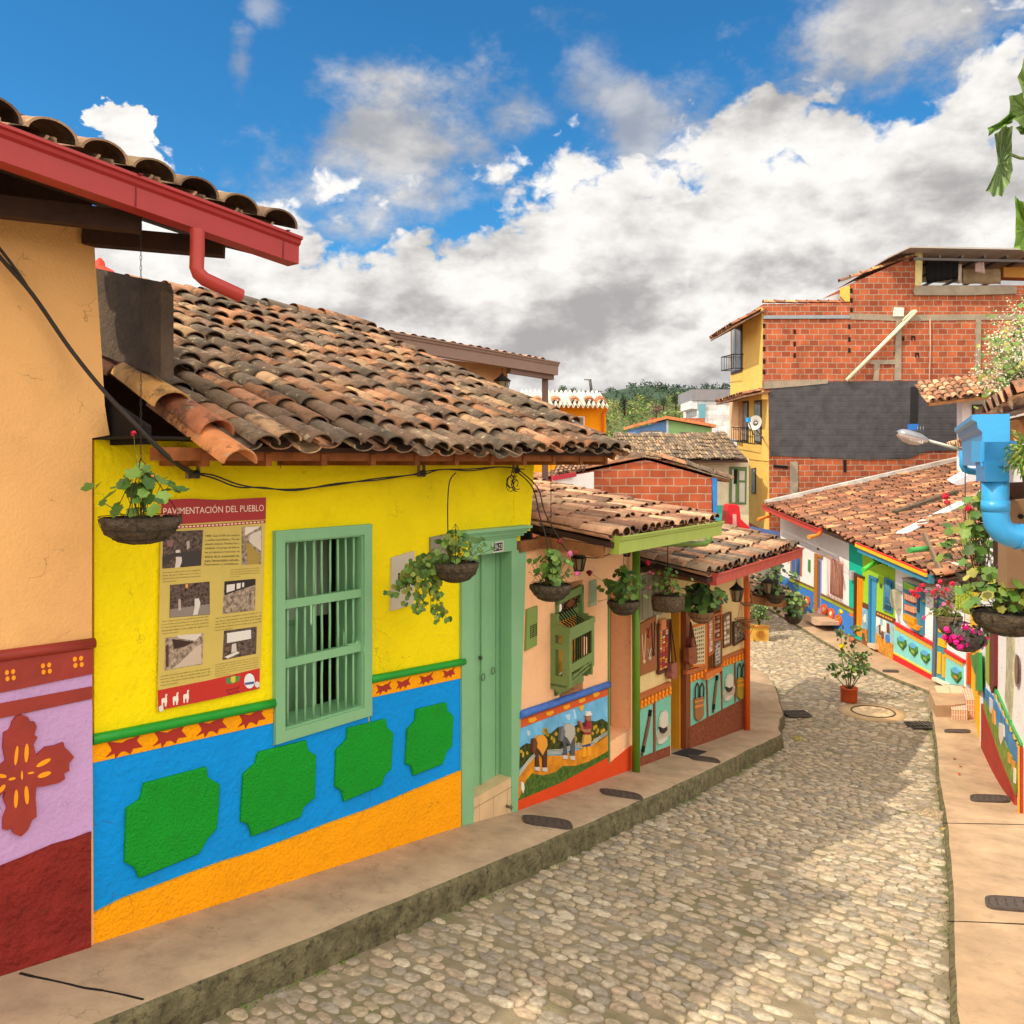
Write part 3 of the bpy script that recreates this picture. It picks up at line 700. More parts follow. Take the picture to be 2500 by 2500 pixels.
pn = [k3((855, 515), (1222, 418), (1232, 480), (1300, 520), (1295, 640), (1283, 785), (1230, 840), (1180, 930), (825, 1075), (800, 1015), (740, 980), (750, 665), (830, 610)),
      k3((1530, 330), (1810, 262), (1822, 320), (1868, 348), (1862, 600), (1800, 650), (1775, 715), (1492, 828), (1470, 760), (1425, 740), (1440, 460), (1510, 400)),
      k6((432, 1348), (630, 1300), (638, 1345), (670, 1375), (660, 1565), (630, 1590), (608, 1650), (412, 1735), (400, 1680), (365, 1655), (372, 1465), (425, 1410)),
      k6((792, 1250), (948, 1213), (955, 1255), (985, 1285), (978, 1445), (950, 1470), (928, 1538), (775, 1598), (765, 1550), (735, 1535), (745, 1355), (785, 1310))]
for p_ in pn:
    mb = MB(); n_ = len(p_); cx = sum(q[0] for q in p_) / n_; cy = sum(q[1] for q in p_) / n_
    pp = [fA.at(u, v, .035) for u, v in p_]; ca = sum(q[0] for q in pp) / n_; cz = sum(q[1] for q in pp) / n_
    bk = [fA.pt(a, z, 0) for a, z in pp]; f1 = [fA.pt(a, z, .028) for a, z in pp]; f2 = [fA.pt(ca + (a - ca) * .965, cz + (z - cz) * .965, .036) for a, z in pp]
    mb.loft(bk, f1, caps=0); mb.loft(f1, f2, caps=2); build(mb, 'relief_panel', C_['green'], YH)
mb = MB(); top_ = [(224, 2234), (300, 2195), (373, 2168), (472, 2130), (545, 2104), (621, 2081), (710, 2048), (800, 2012), (905, 1975), (1020, 1926), (1126, 1882)]
tp = [fA.at(u, v, .03) for u, v in top_]
for (a, z), (a2, z2) in zip(tp[:-1], tp[1:]): fA.sz(mb, [(a, -4.1), (a2, -4.1), (a2, z2), (a, z)], -.01, .03)
build(mb, 'plinth', C_['orange'], YH)
# meter box and small shutter behind the basket
def meter(f, par, TL, TR, BR, BL, col, o=.02, grid=True, gq=(.3, .75, .35, .62)):
    mb = MB(); f.px(mb, [TL, TR, BR, BL], -.02, o); m_ = build(mb, 'meter_box', paint(col, var=.05), par)
    mb = MB(); Q = [f.at(u, v, o) for u, v in (TL, TR, BR, BL)]
    for i in range(5):
        for j in range(6):
            x = gq[0] + (gq[1] - gq[0]) * i / 4; y = gq[2] + (gq[3] - gq[2]) * j / 5
            a = (Q[0][0] * (1-x) + Q[1][0] * x) ; t = Q[0][1] * (1-x) + Q[1][1] * x; b = Q[3][1] * (1-x) + Q[2][1] * x; z = t * (1-y) + b * y
            w_ = (Q[1][0] - Q[0][0]) * .035; f.rect(mb, a - w_, a + w_, z - w_ * 1.1, z + w_ * 1.1, o - .001, o + .0025)
    build(mb, 'vent_slots', m_black, m_); return m_
meter(fA, YH, (957, 1362), (1012, 1345), (1010, 1475), (955, 1492), 'c9bfae')
mb = MB(); fA.px(mb, [(1052, 1312), (1100, 1302), (1100, 1358), (1052, 1368)], -.02, .02); build(mb, 'junction_box', paint('8d877a'), YH)
# roof
EO, PT = .62, .42
slope = math.hypot(1, PT); U3 = Vector((-fA.n.x, -fA.n.y, PT)) / slope; A3 = Vector((fA.d.x, fA.d.y, 0))
def eA(s, o=EO, dz=0.): q = fA.pt(s, .055 + (EO - o) * PT + dz, o); return q
mb = MB(); tile_roof(mb, eA(.60), A3, U3, 21, 13, .2, .325, PAL_OLD, 9, True, 2.1, sag=.05)
rf = build(mb, 'roof', TILE, YH)
mb = MB()
for t_ in range(3):      # the loose verge tiles nearest the street
    c = [(.50, .27, .10), (.46, .17, .08), (.5, .2, .09)][t_]; o_ = (-.42, .02, .42)[t_]
vt = [((-.62), .16, (.52, .30, .12)), ((-.14), .13, (.42, .15, .07))]
def one_tile(mb, s, o, r0, r1, L_, c, dz=.06, seg=10, yaw=0., up=1.):
    O_ = eA(s, o, dz); A_ = (A3 + U3 * yaw).normalized(); U_ = (U3 - A3 * yaw).normalized(); N_ = A_.cross(U_); N_ = N_ if N_.z > 0 else -N_; vs = []
    for l, r in ((0, r0), (L_, r1), (L_, r1 - .014), (0, r0 - .014)):
        for q in range(seg + 1):
            a = math.pi * q / seg; vs.append(O_ + U_ * l + A_ * (-math.cos(a) * r) + N_ * (math.sin(a) * r * .8 * up))
    w = seg + 1; mb.add(vs, [(k*w + q, k*w + q + 1, ((k+1) % 4)*w + q + 1, ((k+1) % 4)*w + q) for k in range(4) for q in range(seg)], 0, c, True)
one_tile(mb, .37, .20, .125, .10, .58, (.62, .33, .11), .09); one_tile(mb, .45, .52, .115, .09, .52, (.44, .16, .08), .065); one_tile(mb, .44, .76, .11, .09, .9, (.62, .24, .09), .0)
one_tile(mb, .42, -.5, .10, .08, .5, (.2, .09, .06), .02); one_tile(mb, .42, -.9, .10, .08, .5, (.25, .12, .07), .02)
build(mb, 'verge_tiles', TILE, YH)
mb = MB(); ridge_tiles(mb, eA(.3, -3.25, .02), eA(4.6, -3.25, .02), .11, PAL_OLD); build(mb, 'ridge_tiles', TILE, rf)
mb = MB(); q = [eA(.45, .5, -.01), eA(4.72, .5, -.01), eA(4.72, -3.25, -.01), eA(.45, -3.25, -.01)]; mb.loft([p - Vector((0, 0, .03)) for p in q], q)
q = [eA(.0, -3.26, -.01), eA(4.72, -3.26, -.01), eA(4.72, -3.26, -2.5), eA(.0, -3.26, -2.5)]; mb.loft(q, [p - Vector((*(fA.n * .1), 0)) for p in q])
build(mb, 'roof_boards', m_woodd, rf)
mb = MB(); fA.rect(mb, .11, 4.62, .012, .085, .42, .45)
q = [eA(4.70, .5, -.045), eA(4.70, -3.2, -.045)]; mb.beam(q[0], q[1], .04, .07)
for i in range(11): 
    s_ = .42 + i * .42; mb.beam(fA.pt(s_, .02, -.1), fA.pt(s_, .018, .462), .045, .075)
build(mb, 'rafters', paint('8c5027', rough=.8, var=.35, scale=8, bump=.3), rf)
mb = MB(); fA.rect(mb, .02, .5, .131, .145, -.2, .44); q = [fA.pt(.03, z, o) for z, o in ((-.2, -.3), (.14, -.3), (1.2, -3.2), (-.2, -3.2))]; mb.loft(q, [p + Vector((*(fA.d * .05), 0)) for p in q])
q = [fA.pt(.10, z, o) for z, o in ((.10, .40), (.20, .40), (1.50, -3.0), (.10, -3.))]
mb.loft(q, [p + Vector((*(fA.d * .03), 0)) for p in q]); build(mb, 'loft_wall', m_black, YH)  # black sheets stand in for the shaded gap under the roof verge
# soot-stained party wall standing between the two roofs
mb = MB(); q = [(.12, .50), (.12, 1.00), (.09, 1.06), (-.35, 1.16), (-.9, 1.30), (-1.6, 1.5), (-3., 1.9), (-3., 1.3)]
mb.loft([fA.pt(.34, z, o) for o, z in q], [fA.pt(.42, z, o) for o, z in q])
pw = build(mb, 'party_wall', plaster('57493d', var=.35, scale=3, bump=.6, grime=.5), YH)

# ================================================================ purple and orange house, cut by the left edge
OH = root('orange_house', fA.pt(-1.5, -2.7, -1.5), 'apricot house with purple dado and big red eaves gutter', 'house')
m_or = plaster('efb878', var=.07, scale=1.2, bump=.3, bscale=60); m_lil = plaster('c39cd0', var=.06, bump=.4); m_dred = plaster('8f2b25', var=.2, scale=6, bump=1.4, bscale=22); m_mred = paint('98342b', var=.15, bump=.2)
mb = MB()
edge = [fA.at(u, v, .035) for u, v in ((228, 545), (233, 640), (240, 740), (248, 860), (256, 990), (262, 1030), (268, 1062), (225, 1070), (224.5, 1575))]
fA.sz(mb, [(-4, -4.2), (0.0, -4.2)] + [(a, z) for a, z in edge[::-1]] + [(edge[0][0], 1.36), (-4, 1.36)], -.3, .035)
build(mb, 'wall', m_or, OH)
mb = MB(); fA.px(mb, [(-900, 2000), (0, 1688), (225, 1645), (225, 2040), (0, 2125), (-900, 2450)], 0, .045); build(mb, 'dado', m_lil, OH)
mb = MB(); fA.px(mb, [(-900, 1735), (0, 1605), (227, 1575), (227, 1645), (0, 1692), (-900, 1880)], 0, .055); fA.px(mb, [(-900, 1905), (0, 1718), (225, 1676), (225, 1706), (0, 1754), (-900, 1960)], 0, .055)
build(mb, 'stripe', m_mred, OH)
mb = MB(); a, b = fA.q(-900, 1725, .05), fA.q(230, 1570, .05); mb.tube([a + (b - a) * t / 6 for t in range(7)], .030, 10); build(mb, 'moulding', m_mred, OH)
mb = MB(); tp = [fA.at(u, v, .06) for u, v in ((-900, 2560), (0, 2116), (60, 2092), (130, 2062), (180, 2048), (223, 2031))]
for (a, z), (a2, z2) in zip(tp[:-1], tp[1:]): fA.sz(mb, [(a, -4.1), (a2, -4.1), (a2, z2), (a, z)], 0, .06)
build(mb, 'plinth', m_dred, OH)
cross = k3((75, 150), (100, 118), (130, 108), (165, 122), (180, 150), (205, 150), (218, 180), (203, 225), (222, 240), (198, 285), (215, 350), (270, 300), (330, 290), (375, 272), (382, 300), (410, 325), (438, 360), (408, 395), (410, 440), (378, 455), (385, 488), (345, 512), (310, 520), (255, 532), (215, 535),
    (210, 600), (215, 660), (217, 712), (190, 730), (165, 790), (125, 828), (85, 812), (66, 775), (45, 792), (20, 785), (20, 720), (45, 660), (22, 600), (35, 560), (-20, 600), (-60, 585), (-95, 600), (-140, 560), (-120, 520), (-150, 470), (-125, 430), (-110, 400), (-60, 395), (0, 410), (35, 380), (20, 300), (25, 215), (55, 200), (68, 180))
mb = MB(); fA.px(mb, cross, .04, .065); cr = build(mb, 'cross_ornament', m_mred, OH)
mb = MB()
def slot(cx, cy, rx, ry, ang, f=fA, o=.0675, kk=k3):
    pts = []
    for i in range(12):
        a = i * math.pi / 6; x, y = rx * math.cos(a), ry * math.sin(a); pts.append((cx + x * math.cos(ang) - y * math.sin(ang), cy + x * math.sin(ang) + y * math.cos(ang)))
    f.px(mb, kk(*pts), .03, o)
for q in ((97, 350, 10, 58, .12), (157, 335, 12, 56, .05), (257, 392, 48, 13, -.5), (262, 462, 42, 14, -.35), (95, 605, 12, 55, .05), (158, 583, 13, 55, -.05), (10, 470, 30, 12, .1), (12, 545, 30, 12, -.9), (130, 467, 6, 27, 0), (72, 487, 22, 8, -.25), (183, 452, 20, 6, -.2)): slot(*q)
build(mb, 'ornament_slots', paint('ffa012'), cr)
mb = MB()
for cx, cy in ((65, 1790), (308, 1745), (523, 1700)):
    for dx, dy in ((-18, -18), (24, -24), (-14, 24), (28, 18)): slot(cx + dx, cy + dy, 13, 17, .3, o=.0585, kk=k2)
build(mb, 'clover_ornament', paint('ffa012'), OH)
# eaves: gutter, tiles, beams
ga, gb = fA.pt(-1.9, 1.585, .66), fA.pt(.83, 1.305, .66)
mb = MB(); m_gr = paint('a82e30', rough=.35, var=.06); out3 = Vector((*fA.n, 0)); gutter(mb, ga, gb, out3, .152, .13)
gt = build(mb, 'gutter', m_gr, OH)
mb = MB(); c = [fA.pt(.18, 1.22, .73), fA.pt(.18, 1.0, .73)]
w0, w1, w2, w3 = P(482, 600, 4.45), P(480, 655, 4.45), P(500, 682, 4.47), P(588, 722, 4.62)
mb.tube([P(482, 560, 4.45), w0, w1, P(485, 668, 4.45), w2, w3], .037, 12, caps=False); build(mb, 'downpipe', paint('ad3a35', rough=.35), gt)
mb = MB(); c = P(589.5, 722.6, 4.622); dv = (w3 - w2).normalized(); sd_ = dv.cross(Vector((0, 0, 1))).normalized(); u_ = sd_.cross(dv)
mb.add([w3 - dv * .004 + (sd_ * math.cos(a) + u_ * math.sin(a)) * .036 for a in [i * math.pi / 6 for i in range(12)]], [tuple(range(12))]); build(mb, 'pipe_mouth', m_black, gt)
pr = .10; Uo = Vector((-fA.n.x, -fA.n.y, .33)).normalized(); Ao = (gb - ga).normalized()
mb = MB(); tile_roof(mb, fA.pt(-1.9, 1.575, .74), Ao, Uo, 11, 4, .248, .40, [(.40, .25, .16), (.46, .30, .19), (.30, .19, .13), (.36, .25, .15)], 12, True, .8)
q = [fA.pt(-2.2, 1.60, .70), fA.pt(.74, 1.31, .70), fA.pt(.74, 1.31 + .45, -.66), fA.pt(-2.2, 2.05, -.66)]
build(mb, 'roof', TILE2, OH)
mb = MB(); mb.loft([p - Vector((0, 0, .03)) for p in q], q)
bq = [(-3, .36), (-3, .14)]
sq = [fA.pt(-2.2, 1.47, .655), fA.pt(.80, 1.175, .655), fA.pt(.80, 1.40, -.1), fA.pt(-2.2, 1.70, -.1)]; mb.loft(sq, [p + Vector((0, 0, .02)) for p in sq]); fA.sz(mb, [(-4, 1.3), (.0, 1.3), (.0, 1.50), (-4, 1.9)], -.12, .0); mb.beam(fA.q(-300, 470, .1), fA.q(345, 545, .55), .08, .10); mb.beam(fA.q(205, 576, .03), fA.q(548, 606, .5), .09, .10)
build(mb, 'eaves_boards', m_woodd, OH)
# ================================================================ cream house with the horse mural
k1 = ov(3.865, 1240, 1200); kB = ov(3.865, 1240, 1500); k4 = ov(3.22, 1500, 1250)
CH = root('cream_house', fB.pt(1.2, -3.4, -1.), 'cream house with a horse and farmer mural, green bay window and green gutter', 'house')
m_cr = plaster('fdc596', var=.05, scale=2, bump=.35, bscale=55); m_gr2 = paint('70894f', rough=.45); m_gg = paint('9cb24a', rough=.4)
sB1 = fB.S(1545); r0, r1 = fB.S(1487), fB.S(1540); zc = -.74
b0, b1 = fB.S(1366), fB.S(1423); bz1 = -1.2; bz0 = -2.35
mb = MB(); fB.wall(mb, -.08, sB1, -5, zc, [(r0, r1, -3.05, -1.35), (b0, b1, bz0, bz1)], .25); build(mb, 'wall', m_cr, CH)
mb = MB(); fB.rect(mb, r0 - .05, r1 + .3, -3.4, -1.2, -.5, -.45); fB.rect(mb, r1, r1 + .02, -3.4, -1.2, -.45, -.26)
build(mb, 'recess_wall', plaster('dd9450', var=.08), CH)
mb = MB(); fB.rect(mb, b0 - .3, b1 + .6, -2.8, -1.0, -.9, -.85); fB.rect(mb, b0, b0 + .12, bz0, bz1, -.5, -.3)
build(mb, 'room', paint('e8a020', var=.4, scale=3), CH)
mb = MB(); fB.px(mb, [(1486, 1500 + 1210/3.865), (1541, 1500 + 1240/3.865), (1543, 1880), (1486, 1905)], -.45, -.44); build(mb, 'recess_step', paint('7c3324'), CH)
mb = MB(); fB.px(mb, kB((90, 1760), (500, 1590), (945, 1350), (955, 1420), (1172, 1238), (1175, 1500), (945, 1620), (500, 1800), (80, 1950)), -.1, .02); build(mb, 'plinth', plaster('d9491a', var=.06, bump=.3), CH)
mb = MB(); fB.rect(mb, r0 - .035, r0, -3.6, -1.33, -.02, .015); fB.rect(mb, r0 - .035, r1, -1.35, -1.31, -.02, .015); build(mb, 'door_frame', m_gr2, CH)
# mural in flat relief
mu = MB(); fB.px(mu, kB((112, 1075), (940, 762), (945, 1350), (500, 1590), (90, 1760), (100, 1500)), 0, .008)
mur = build(mu, 'mural', plaster('6fb4e0', var=.25, scale=5, bump=.3), CH)
def relief(name, polys, o0, o1, m, par, f=fB, k=kB):
    mb = MB()
    for i, p in enumerate(polys): f.px(mb, k(*p), o0, o1 + .0003 * i)
    return build(mb, name, m, par)
relief('painted_hill', [((105, 1265), (180, 1215), (250, 1230), (330, 1140), (410, 1120), (480, 1060), (520, 1090), (560, 1110), (640, 1050), (690, 1030), (760, 1000), (830, 1010), (890, 985), (942, 1020), (942, 1150), (850, 1220), (650, 1260), (380, 1300), (200, 1370), (108, 1460))], .004, .012, mat(lin('3c4418'), .9, .9, 22, .3, key='painted'), mur)
relief('painted_field', [((103, 1530), (170, 1400), (270, 1340), (500, 1330), (700, 1270), (850, 1210), (943, 1140), (944, 1300), (500, 1530), (120, 1730), (95, 1740))], .004, .015, mat(lin('d78a1c'), .9, .35, 8, .3, key='painted'), mur)
relief('painted_bushes', [((180, 1560), (230, 1500), (330, 1520), (450, 1490), (520, 1430), (640, 1430), (760, 1390), (860, 1340), (945, 1290), (945, 1352), (500, 1592), (110, 1755), (140, 1640))], .004, .019, mat(lin('4b6a24'), .9, .6, 26, .6, key='painted'), mur)
mb = MB()
for j in range(4):
    q = kB((105, 1490 + j * 12), (190, 1375 + j * 12), (260, 1300 + j * 12), (380, 1282 + j * 12), (500, 1275 + j * 12), (640, 1222 + j * 12), (760, 1225 + j * 12), (850, 1160 + j * 10), (940, 1100 + j * 10)); mb.tube([fB.q(u, v, .02) for u, v in q], .004, 4)
build(mb, 'painted_fence', paint('c9c9bd'), mur)
for (x, w) in ((250, 1), (520, .95)):
    dk = x == 250; dy = 0 if dk else -110; dx = 0 if dk else 262
    sh = lambda *p: tuple((a + dx, b + dy) for a, b in p)
    hb = relief('painted_horse', [sh((245, 1190), (262, 1175), (275, 1195), (285, 1260), (290, 1330), (300, 1440), (285, 1465), (262, 1440), (266, 1340), (250, 1300), (238, 1310), (235, 1280), (255, 1240)), sh((280, 1290), (370, 1270), (372, 1340), (370, 1440), (368, 1480), (335, 1470), (332, 1340), (300, 1330))], .01, .028, paint('4a2a1c' if dk else '4c505a'), mur)
    relief('painted_load', [sh((270, 1170), (300, 1142), (340, 1140), (372, 1180), (375, 1240), (350, 1290), (330, 1330), (300, 1280), (278, 1260))], .01, .036, paint('e39a2c' if dk else 'b4b0a6'), hb)
    relief('horse_head', [sh((243, 1178), (262, 1172), (282, 1215), (270, 1262), (252, 1312), (233, 1302), (238, 1250))], .01, .040, paint('6a3a24' if dk else '6e727c'), hb)
    relief('painted_hoof', [sh((258, 1440), (300, 1440), (302, 1475), (262, 1472)), sh((330, 1445), (372, 1445), (372, 1485), (332, 1480))], .01, .030, paint('c9c6c0'), hb)
fm = relief('painted_farmer', [((745, 1010), (790, 1010), (795, 1060), (782, 1135), (725, 1135), (720, 1105), (745, 1085), (700, 1090), (695, 1075), (740, 1060))], .01, .034, paint('9c2434'), mur)
relief('painted_trousers', [((725, 1135), (782, 1128), (790, 1180), (780, 1215), (712, 1235), (718, 1190))], .01, .034, paint('dfa84e'), fm)
relief('painted_boots', [((715, 1250), (740, 1250), (742, 1340), (708, 1345)), ((752, 1245), (780, 1245), (782, 1325), (750, 1335))], .01, .034, paint('f0a818'), fm)
relief('painted_cuffs', [((710, 1235), (780, 1215), (780, 1245), (712, 1252))], .01, .033, paint('2b3f7a'), fm)
relief('painted_head', [((745, 960), (785, 955), (785, 1000), (765, 1010), (745, 1000))], .01, .034, paint('a8694c'), fm)
relief('painted_hat', [((735, 945), (750, 940), (752, 918), (785, 915), (787, 935), (800, 942), (780, 955), (740, 958))], .01, .037, paint('ebe6dc'), fm)
relief('painted_arm', [((700, 1075), (730, 1088), (785, 1078), (780, 1110), (725, 1115), (695, 1092)), ((675, 1010), (690, 1005), (712, 1070), (700, 1078))], .01, .040, paint('b07752'), fm)
relief('painted_chicken', [((130, 1580), (150, 1590), (158, 1640), (145, 1690), (130, 1650))], .01, .025, paint('e8e8e2'), mur)
relief('painted_sun', [((670, 870), (715, 850), (720, 870), (700, 915), (685, 905))], .01, .014, paint('f0b020'), mur)
relief('painted_clouds', [((175, 1100), (205, 1095), (215, 1130), (190, 1150)), ((540, 950), (590, 940), (585, 1000), (560, 990)), ((615, 900), (632, 895), (650, 980), (630, 990))], .004, .0105, paint('b5d4ea'), mur)
rsd = random.Random(3); mb = MB()
for i in range(46):
    x = rsd.uniform(110, 935); yb = 1300 - (x - 100) * .22; y = yb + rsd.uniform(-90, 60) - (60 if 330 < x < 560 else 0); w = rsd.uniform(9, 16); h = rsd.uniform(18, 36)
    if 690 < x < 800: continue
    q = kB((x - w, y), (x - w * .5, y - h), (x + w * .6, y - h * .9), (x + w, y), (x + w * .3, y + h * .6), (x - w * .6, y + h * .5)); fB.px(mb, q, .005, .0135)
o_ = build(mb, 'painted_foliage', paint('c09a20', var=.4), mur); o_['kind'] = 'stuff'
mb = MB(); fB.px(mb, kB((112, 1000), (945, 700), (945, 762), (112, 1075)), 0, .016); build(mb, 'stripe', paint('d2561e'), CH)
for p in (((195, 985), (260, 965), (275, 990), (240, 1020), (200, 1020)), ((362, 925), (425, 905), (438, 930), (400, 955), (368, 955)), ((525, 865), (580, 848), (590, 870), (560, 895), (530, 895)), ((668, 805), (725, 785), (735, 810), (700, 832), (672, 835)), ((805, 745), (858, 730), (868, 752), (840, 778), (810, 778))):
    relief('flower_ornament', [p], .01, .022, paint('f2a71e'), CH)
mb = MB(); a, b = fB.q(1268, 1746, .022), fB.q(1486, 1671, .022); mb.tube([a + (b - a) * t / 6 for t in range(7)], .036, 10); build(mb, 'moulding', paint('3f6fc6', var=.3, scale=14, bump=.3), CH)
meter(fB, CH, *k1((183, 1115), (283, 1078), (275, 1450), (170, 1505)), '7f9a4c', gq=(.3, .85, .45, .72))
mb = MB(); fB.px(mb, k1((778, 850), (840, 830), (840, 1070), (775, 1090)), -.02, .02)
for i in range(8): fB.px(mb, k1((782, 862 + i * 27), (836, 845 + i * 27), (836, 855 + i * 27), (782, 872 + i * 27)), .01, .03)
build(mb, 'louvre_vent', paint('a9b998'), CH)
# bay window with turned rails
bw = MB(); k = k1
fB.px(bw, k((470, 1000), (717, 880), (717, 950), (470, 1075)), -.02, .03); fB.px(bw, k((470, 1000), (487, 992), (487, 1180), (470, 1190)), -.02, .03); fB.px(bw, k((698, 890), (717, 880), (717, 1100), (698, 1110)), -.02, .03)
fB.px(bw, k((470, 1165), (717, 1065), (717, 1130), (470, 1235)), -.02, .03); fB.px(bw, k((462, 1235), (480, 1228), (478, 1920), (462, 1930)), -.02, .03)
fB.px(bw, k((462, 1850), (715, 1720), (715, 1790), (462, 1930)), -.02, .03)
win = build(bw, 'window', m_gr2, CH, split=False)
O2 = .21
fl = [fB.at(1240 + 580/3.865, 1200 + y/3.865, O2) for y in (1290, 1860)]; fr_ = [fB.at(1240 + 815/3.865, 1200 + y/3.865, O2) for y in (1180, 1705)]
aL, aR = fl[0][0], fr_[0][0]
def cg(t, w): return (aL + (aR - aL) * t, (fl[0][1] * w + fl[1][1] * (1 - w)) * (1 - t) + (fr_[0][1] * w + fr_[1][1] * (1 - w)) * t)   # t along, w from bottom to top
mb = MB()
def cgp(t0, t1, w0, w1, o0=O2 - .03, o1=O2): fB.sz(mb, [cg(t0, w0), cg(t1, w0), cg(t1, w1), cg(t0, w1)], o0, o1)
cgp(0, .09, .0, 1.); cgp(.91, 1., .12, 1.); cgp(.09, .91, .78, .90); cgp(.09, .91, .24, .38); cgp(0, 1, .90, 1.0, 0.22, O2)
for t in (0, 1):
    a_ = aL + (aR - aL) * t; zz = [cg(t, w)[1] for w in (0, 1)]; h = zz[1] - zz[0]
    pr = [(0, zz[1] + .22), (.05, zz[1] + .16), (.10, zz[1] + .04), (.2, zz[1] + .02), (O2 - .03, zz[1] - .01), (O2 - .03, zz[0] + .0), (.2, zz[0] - .04), (.12, zz[0] + .0), (.06, zz[0] - .06), (0, zz[0] - .08)]
    pass
    def loftside(z0, z1, o0, o1): mb.loft([fB.pt(a_, z, o) for o, z in ((o0, z0), (o1, z0), (o1, z1), (o0, z1))], [fB.pt(a_ + .03, z, o) for o, z in ((o0, z0), (o1, z0), (o1, z1), (o0, z1))])
    loftside(zz[0] - .03, zz[1], 0, .05); loftside(zz[0] - .03, zz[1], O2 - .08, O2 - .03); loftside(zz[0] - .05, zz[0] + .18 * h, .05, O2 - .08); loftside(zz[0] + .62 * h, zz[0] + .72 * h, .05, O2 - .08); loftside(zz[0] + .86 * h, zz[1] + .02, .05, O2 - .08)
    loftside(zz[1], zz[1] + .12, 0, .08)
fB.sz(mb, [cg(0, .0), cg(1, .1), cg(1, .14), cg(0, .04)], 0, O2 - .03)
m2_ = MB(); fB.sz(m2_, [cg(.1, .1), cg(.98, .2), cg(.98, 1.1), cg(.1, 1.1)], 0, .012); build(m2_, 'window_curtain', paint('d99a2c', var=.5, scale=9), win)
build(mb, 'bay_frame', m_gr2, win)
mb = MB()
for i in range(9):
    t = .12 + .76 * i / 8; a_, zt_ = cg(t, .9); _, zb_ = cg(t, .3); ir = 1
    mb.tube([fB.pt(a_, zb_, O2 - .015), fB.pt(a_, cg(t, .8)[1], O2 - .015)], .006, 5)
    if i < 7: mb.tube([fB.pt(a_, zt_, O2 - .02), fB.pt(a_, zt_ + .06, O2 - .05), fB.pt(a_, zt_ + .09, O2 - .12), fB.pt(a_, zt_ + .10, .1), fB.pt(a_, zt_ + .17, .03)], .007, 5)
build(mb, 'window_bars', m_black, win)
mb = MB()
for (p, q) in (((490, 1050), (590, 1110)), ((590, 1005), (490, 1150)), ((595, 1000), (695, 1060)), ((695, 960), (600, 1100)), ((540, 1020), (540, 1140)), ((645, 980), (645, 1090))):
    p_, q_ = kB(p)[0], kB(q)[0]; mb.tube([fB.q(p_[0], p_[1] - 300, .005), fB.q(q_[0], q_[1] - 300, .005)], .006, 5)
build(mb, 'window_lattice', m_black, win)
mb = MB(); fB.sz(mb, [cg(.09, .13), cg(.88, .2), cg(.9, .24), cg(.75, .21), cg(.6, .235), cg(.4, .18), cg(.2, .19), cg(.09, .10)], O2 - .02, O2); build(mb, 'carved_apron', m_gr2, win)
# roof of the cream house
def eave_roof(f, s0_, s1_, o, z, pitch, w, cw, rl, pal, par, seg=8, lip=True, jit=1., sheath=True, zslope=0., name='roof', inset=.0, sag=0.):
    n3 = Vector((*f.n, 0)); U_ = (-n3 + Vector((0, 0, pitch))).normalized(); A_ = Vector((*f.d, zslope)).normalized(); O_ = f.pt(s0_, z, o)
    ln = math.hypot(w + o, (w + o) * pitch); nc = int(round((s1_ - s0_) / cw)); nr = int(round(ln / rl)); mb = MB()
    tile_roof(mb, O_, A_, U_, nc, nr, (s1_ - s0_) / nc, ln / nr, pal, seg, lip, jit, sag=sag); r_ = build(mb, name, TILE2, par)
    if sheath:
        mb = MB(); q = [O_ + U_ * inset - Vector((0, 0, .012)), O_ + A_ * (s1_ - s0_) + U_ * inset - Vector((0, 0, .012)), O_ + A_ * (s1_ - s0_) + U_ * ln - Vector((0, 0, .012)), O_ + U_ * ln - Vector((0, 0, .012))]
        mb.loft([p - Vector((0, 0, .05)) for p in q], q); build(mb, 'roof_boards', m_woodd, r_)
    return r_, O_, A_, U_, ln
rfB, O_, A_, U_, ln = eave_roof(fB, .30, 3.12, .78, -.70, .16, 2.05, .185, .34, PAL_WARM, CH, 8, True, 1.5, sag=.03)
mb = MB(); ridge_tiles(mb, O_ + A_ * 2.86 + U_ * .3 , O_ + A_ * 2.86 + U_ * ln, .09, PAL_GREY); build(mb, 'verge_tiles', TILE, rfB)
mb = MB(); gutter(mb, fB.pt(.36, -.655, .74), fB.pt(3.10, -.675, .74), Vector((*fB.n, 0)), .165, .11); gB = build(mb, 'gutter', m_gg, CH)
mb = MB(); pth = [fB.q(u, v, .5) for u, v in ((1732, 1300), (1732, 1318), (1722, 1327), (1700, 1328), (1650, 1326), (1600, 1328), (1556, 1332))]
mb.tube(pth, .036, 9)
pq = fB.q(1552, 1330, .16)
g0 = fB.q(1553, 1600, .10); mb.tube([Vector((g0.x, g0.y, zl(g0.x, g0.y) - .02)), Vector((g0.x, g0.y, -.80))], .045, 12)
build(mb, 'downpipe', paint('5f8a1e', rough=.35), gB)
mb = MB(); q = [fB.pt(a, -.80, o) for a, o in ((.31, .70), (.31, .0))]; mb.beam(q[0], q[1] + Vector((0, 0, .06)), .05, .11); mb.beam(fB.pt(-.05, -.76, .02), fB.pt(.31, -.76, .02), .05, .1)
build(mb, 'verge_board', m_wood, CH)
mb = MB(); q = [fB.pt(a, z, o) for a, z, o in ((.2, -.76, .02), (.2, -.6, .02), (.2, -.3, -2), (.2, -.76, -2.))]; mb.loft(q, [p - Vector((*(fB.d * .04), 0)) for p in q]); build(mb, 'loft_wall', m_black, CH)  # black sheet puts the dark of the loft opening into its colour

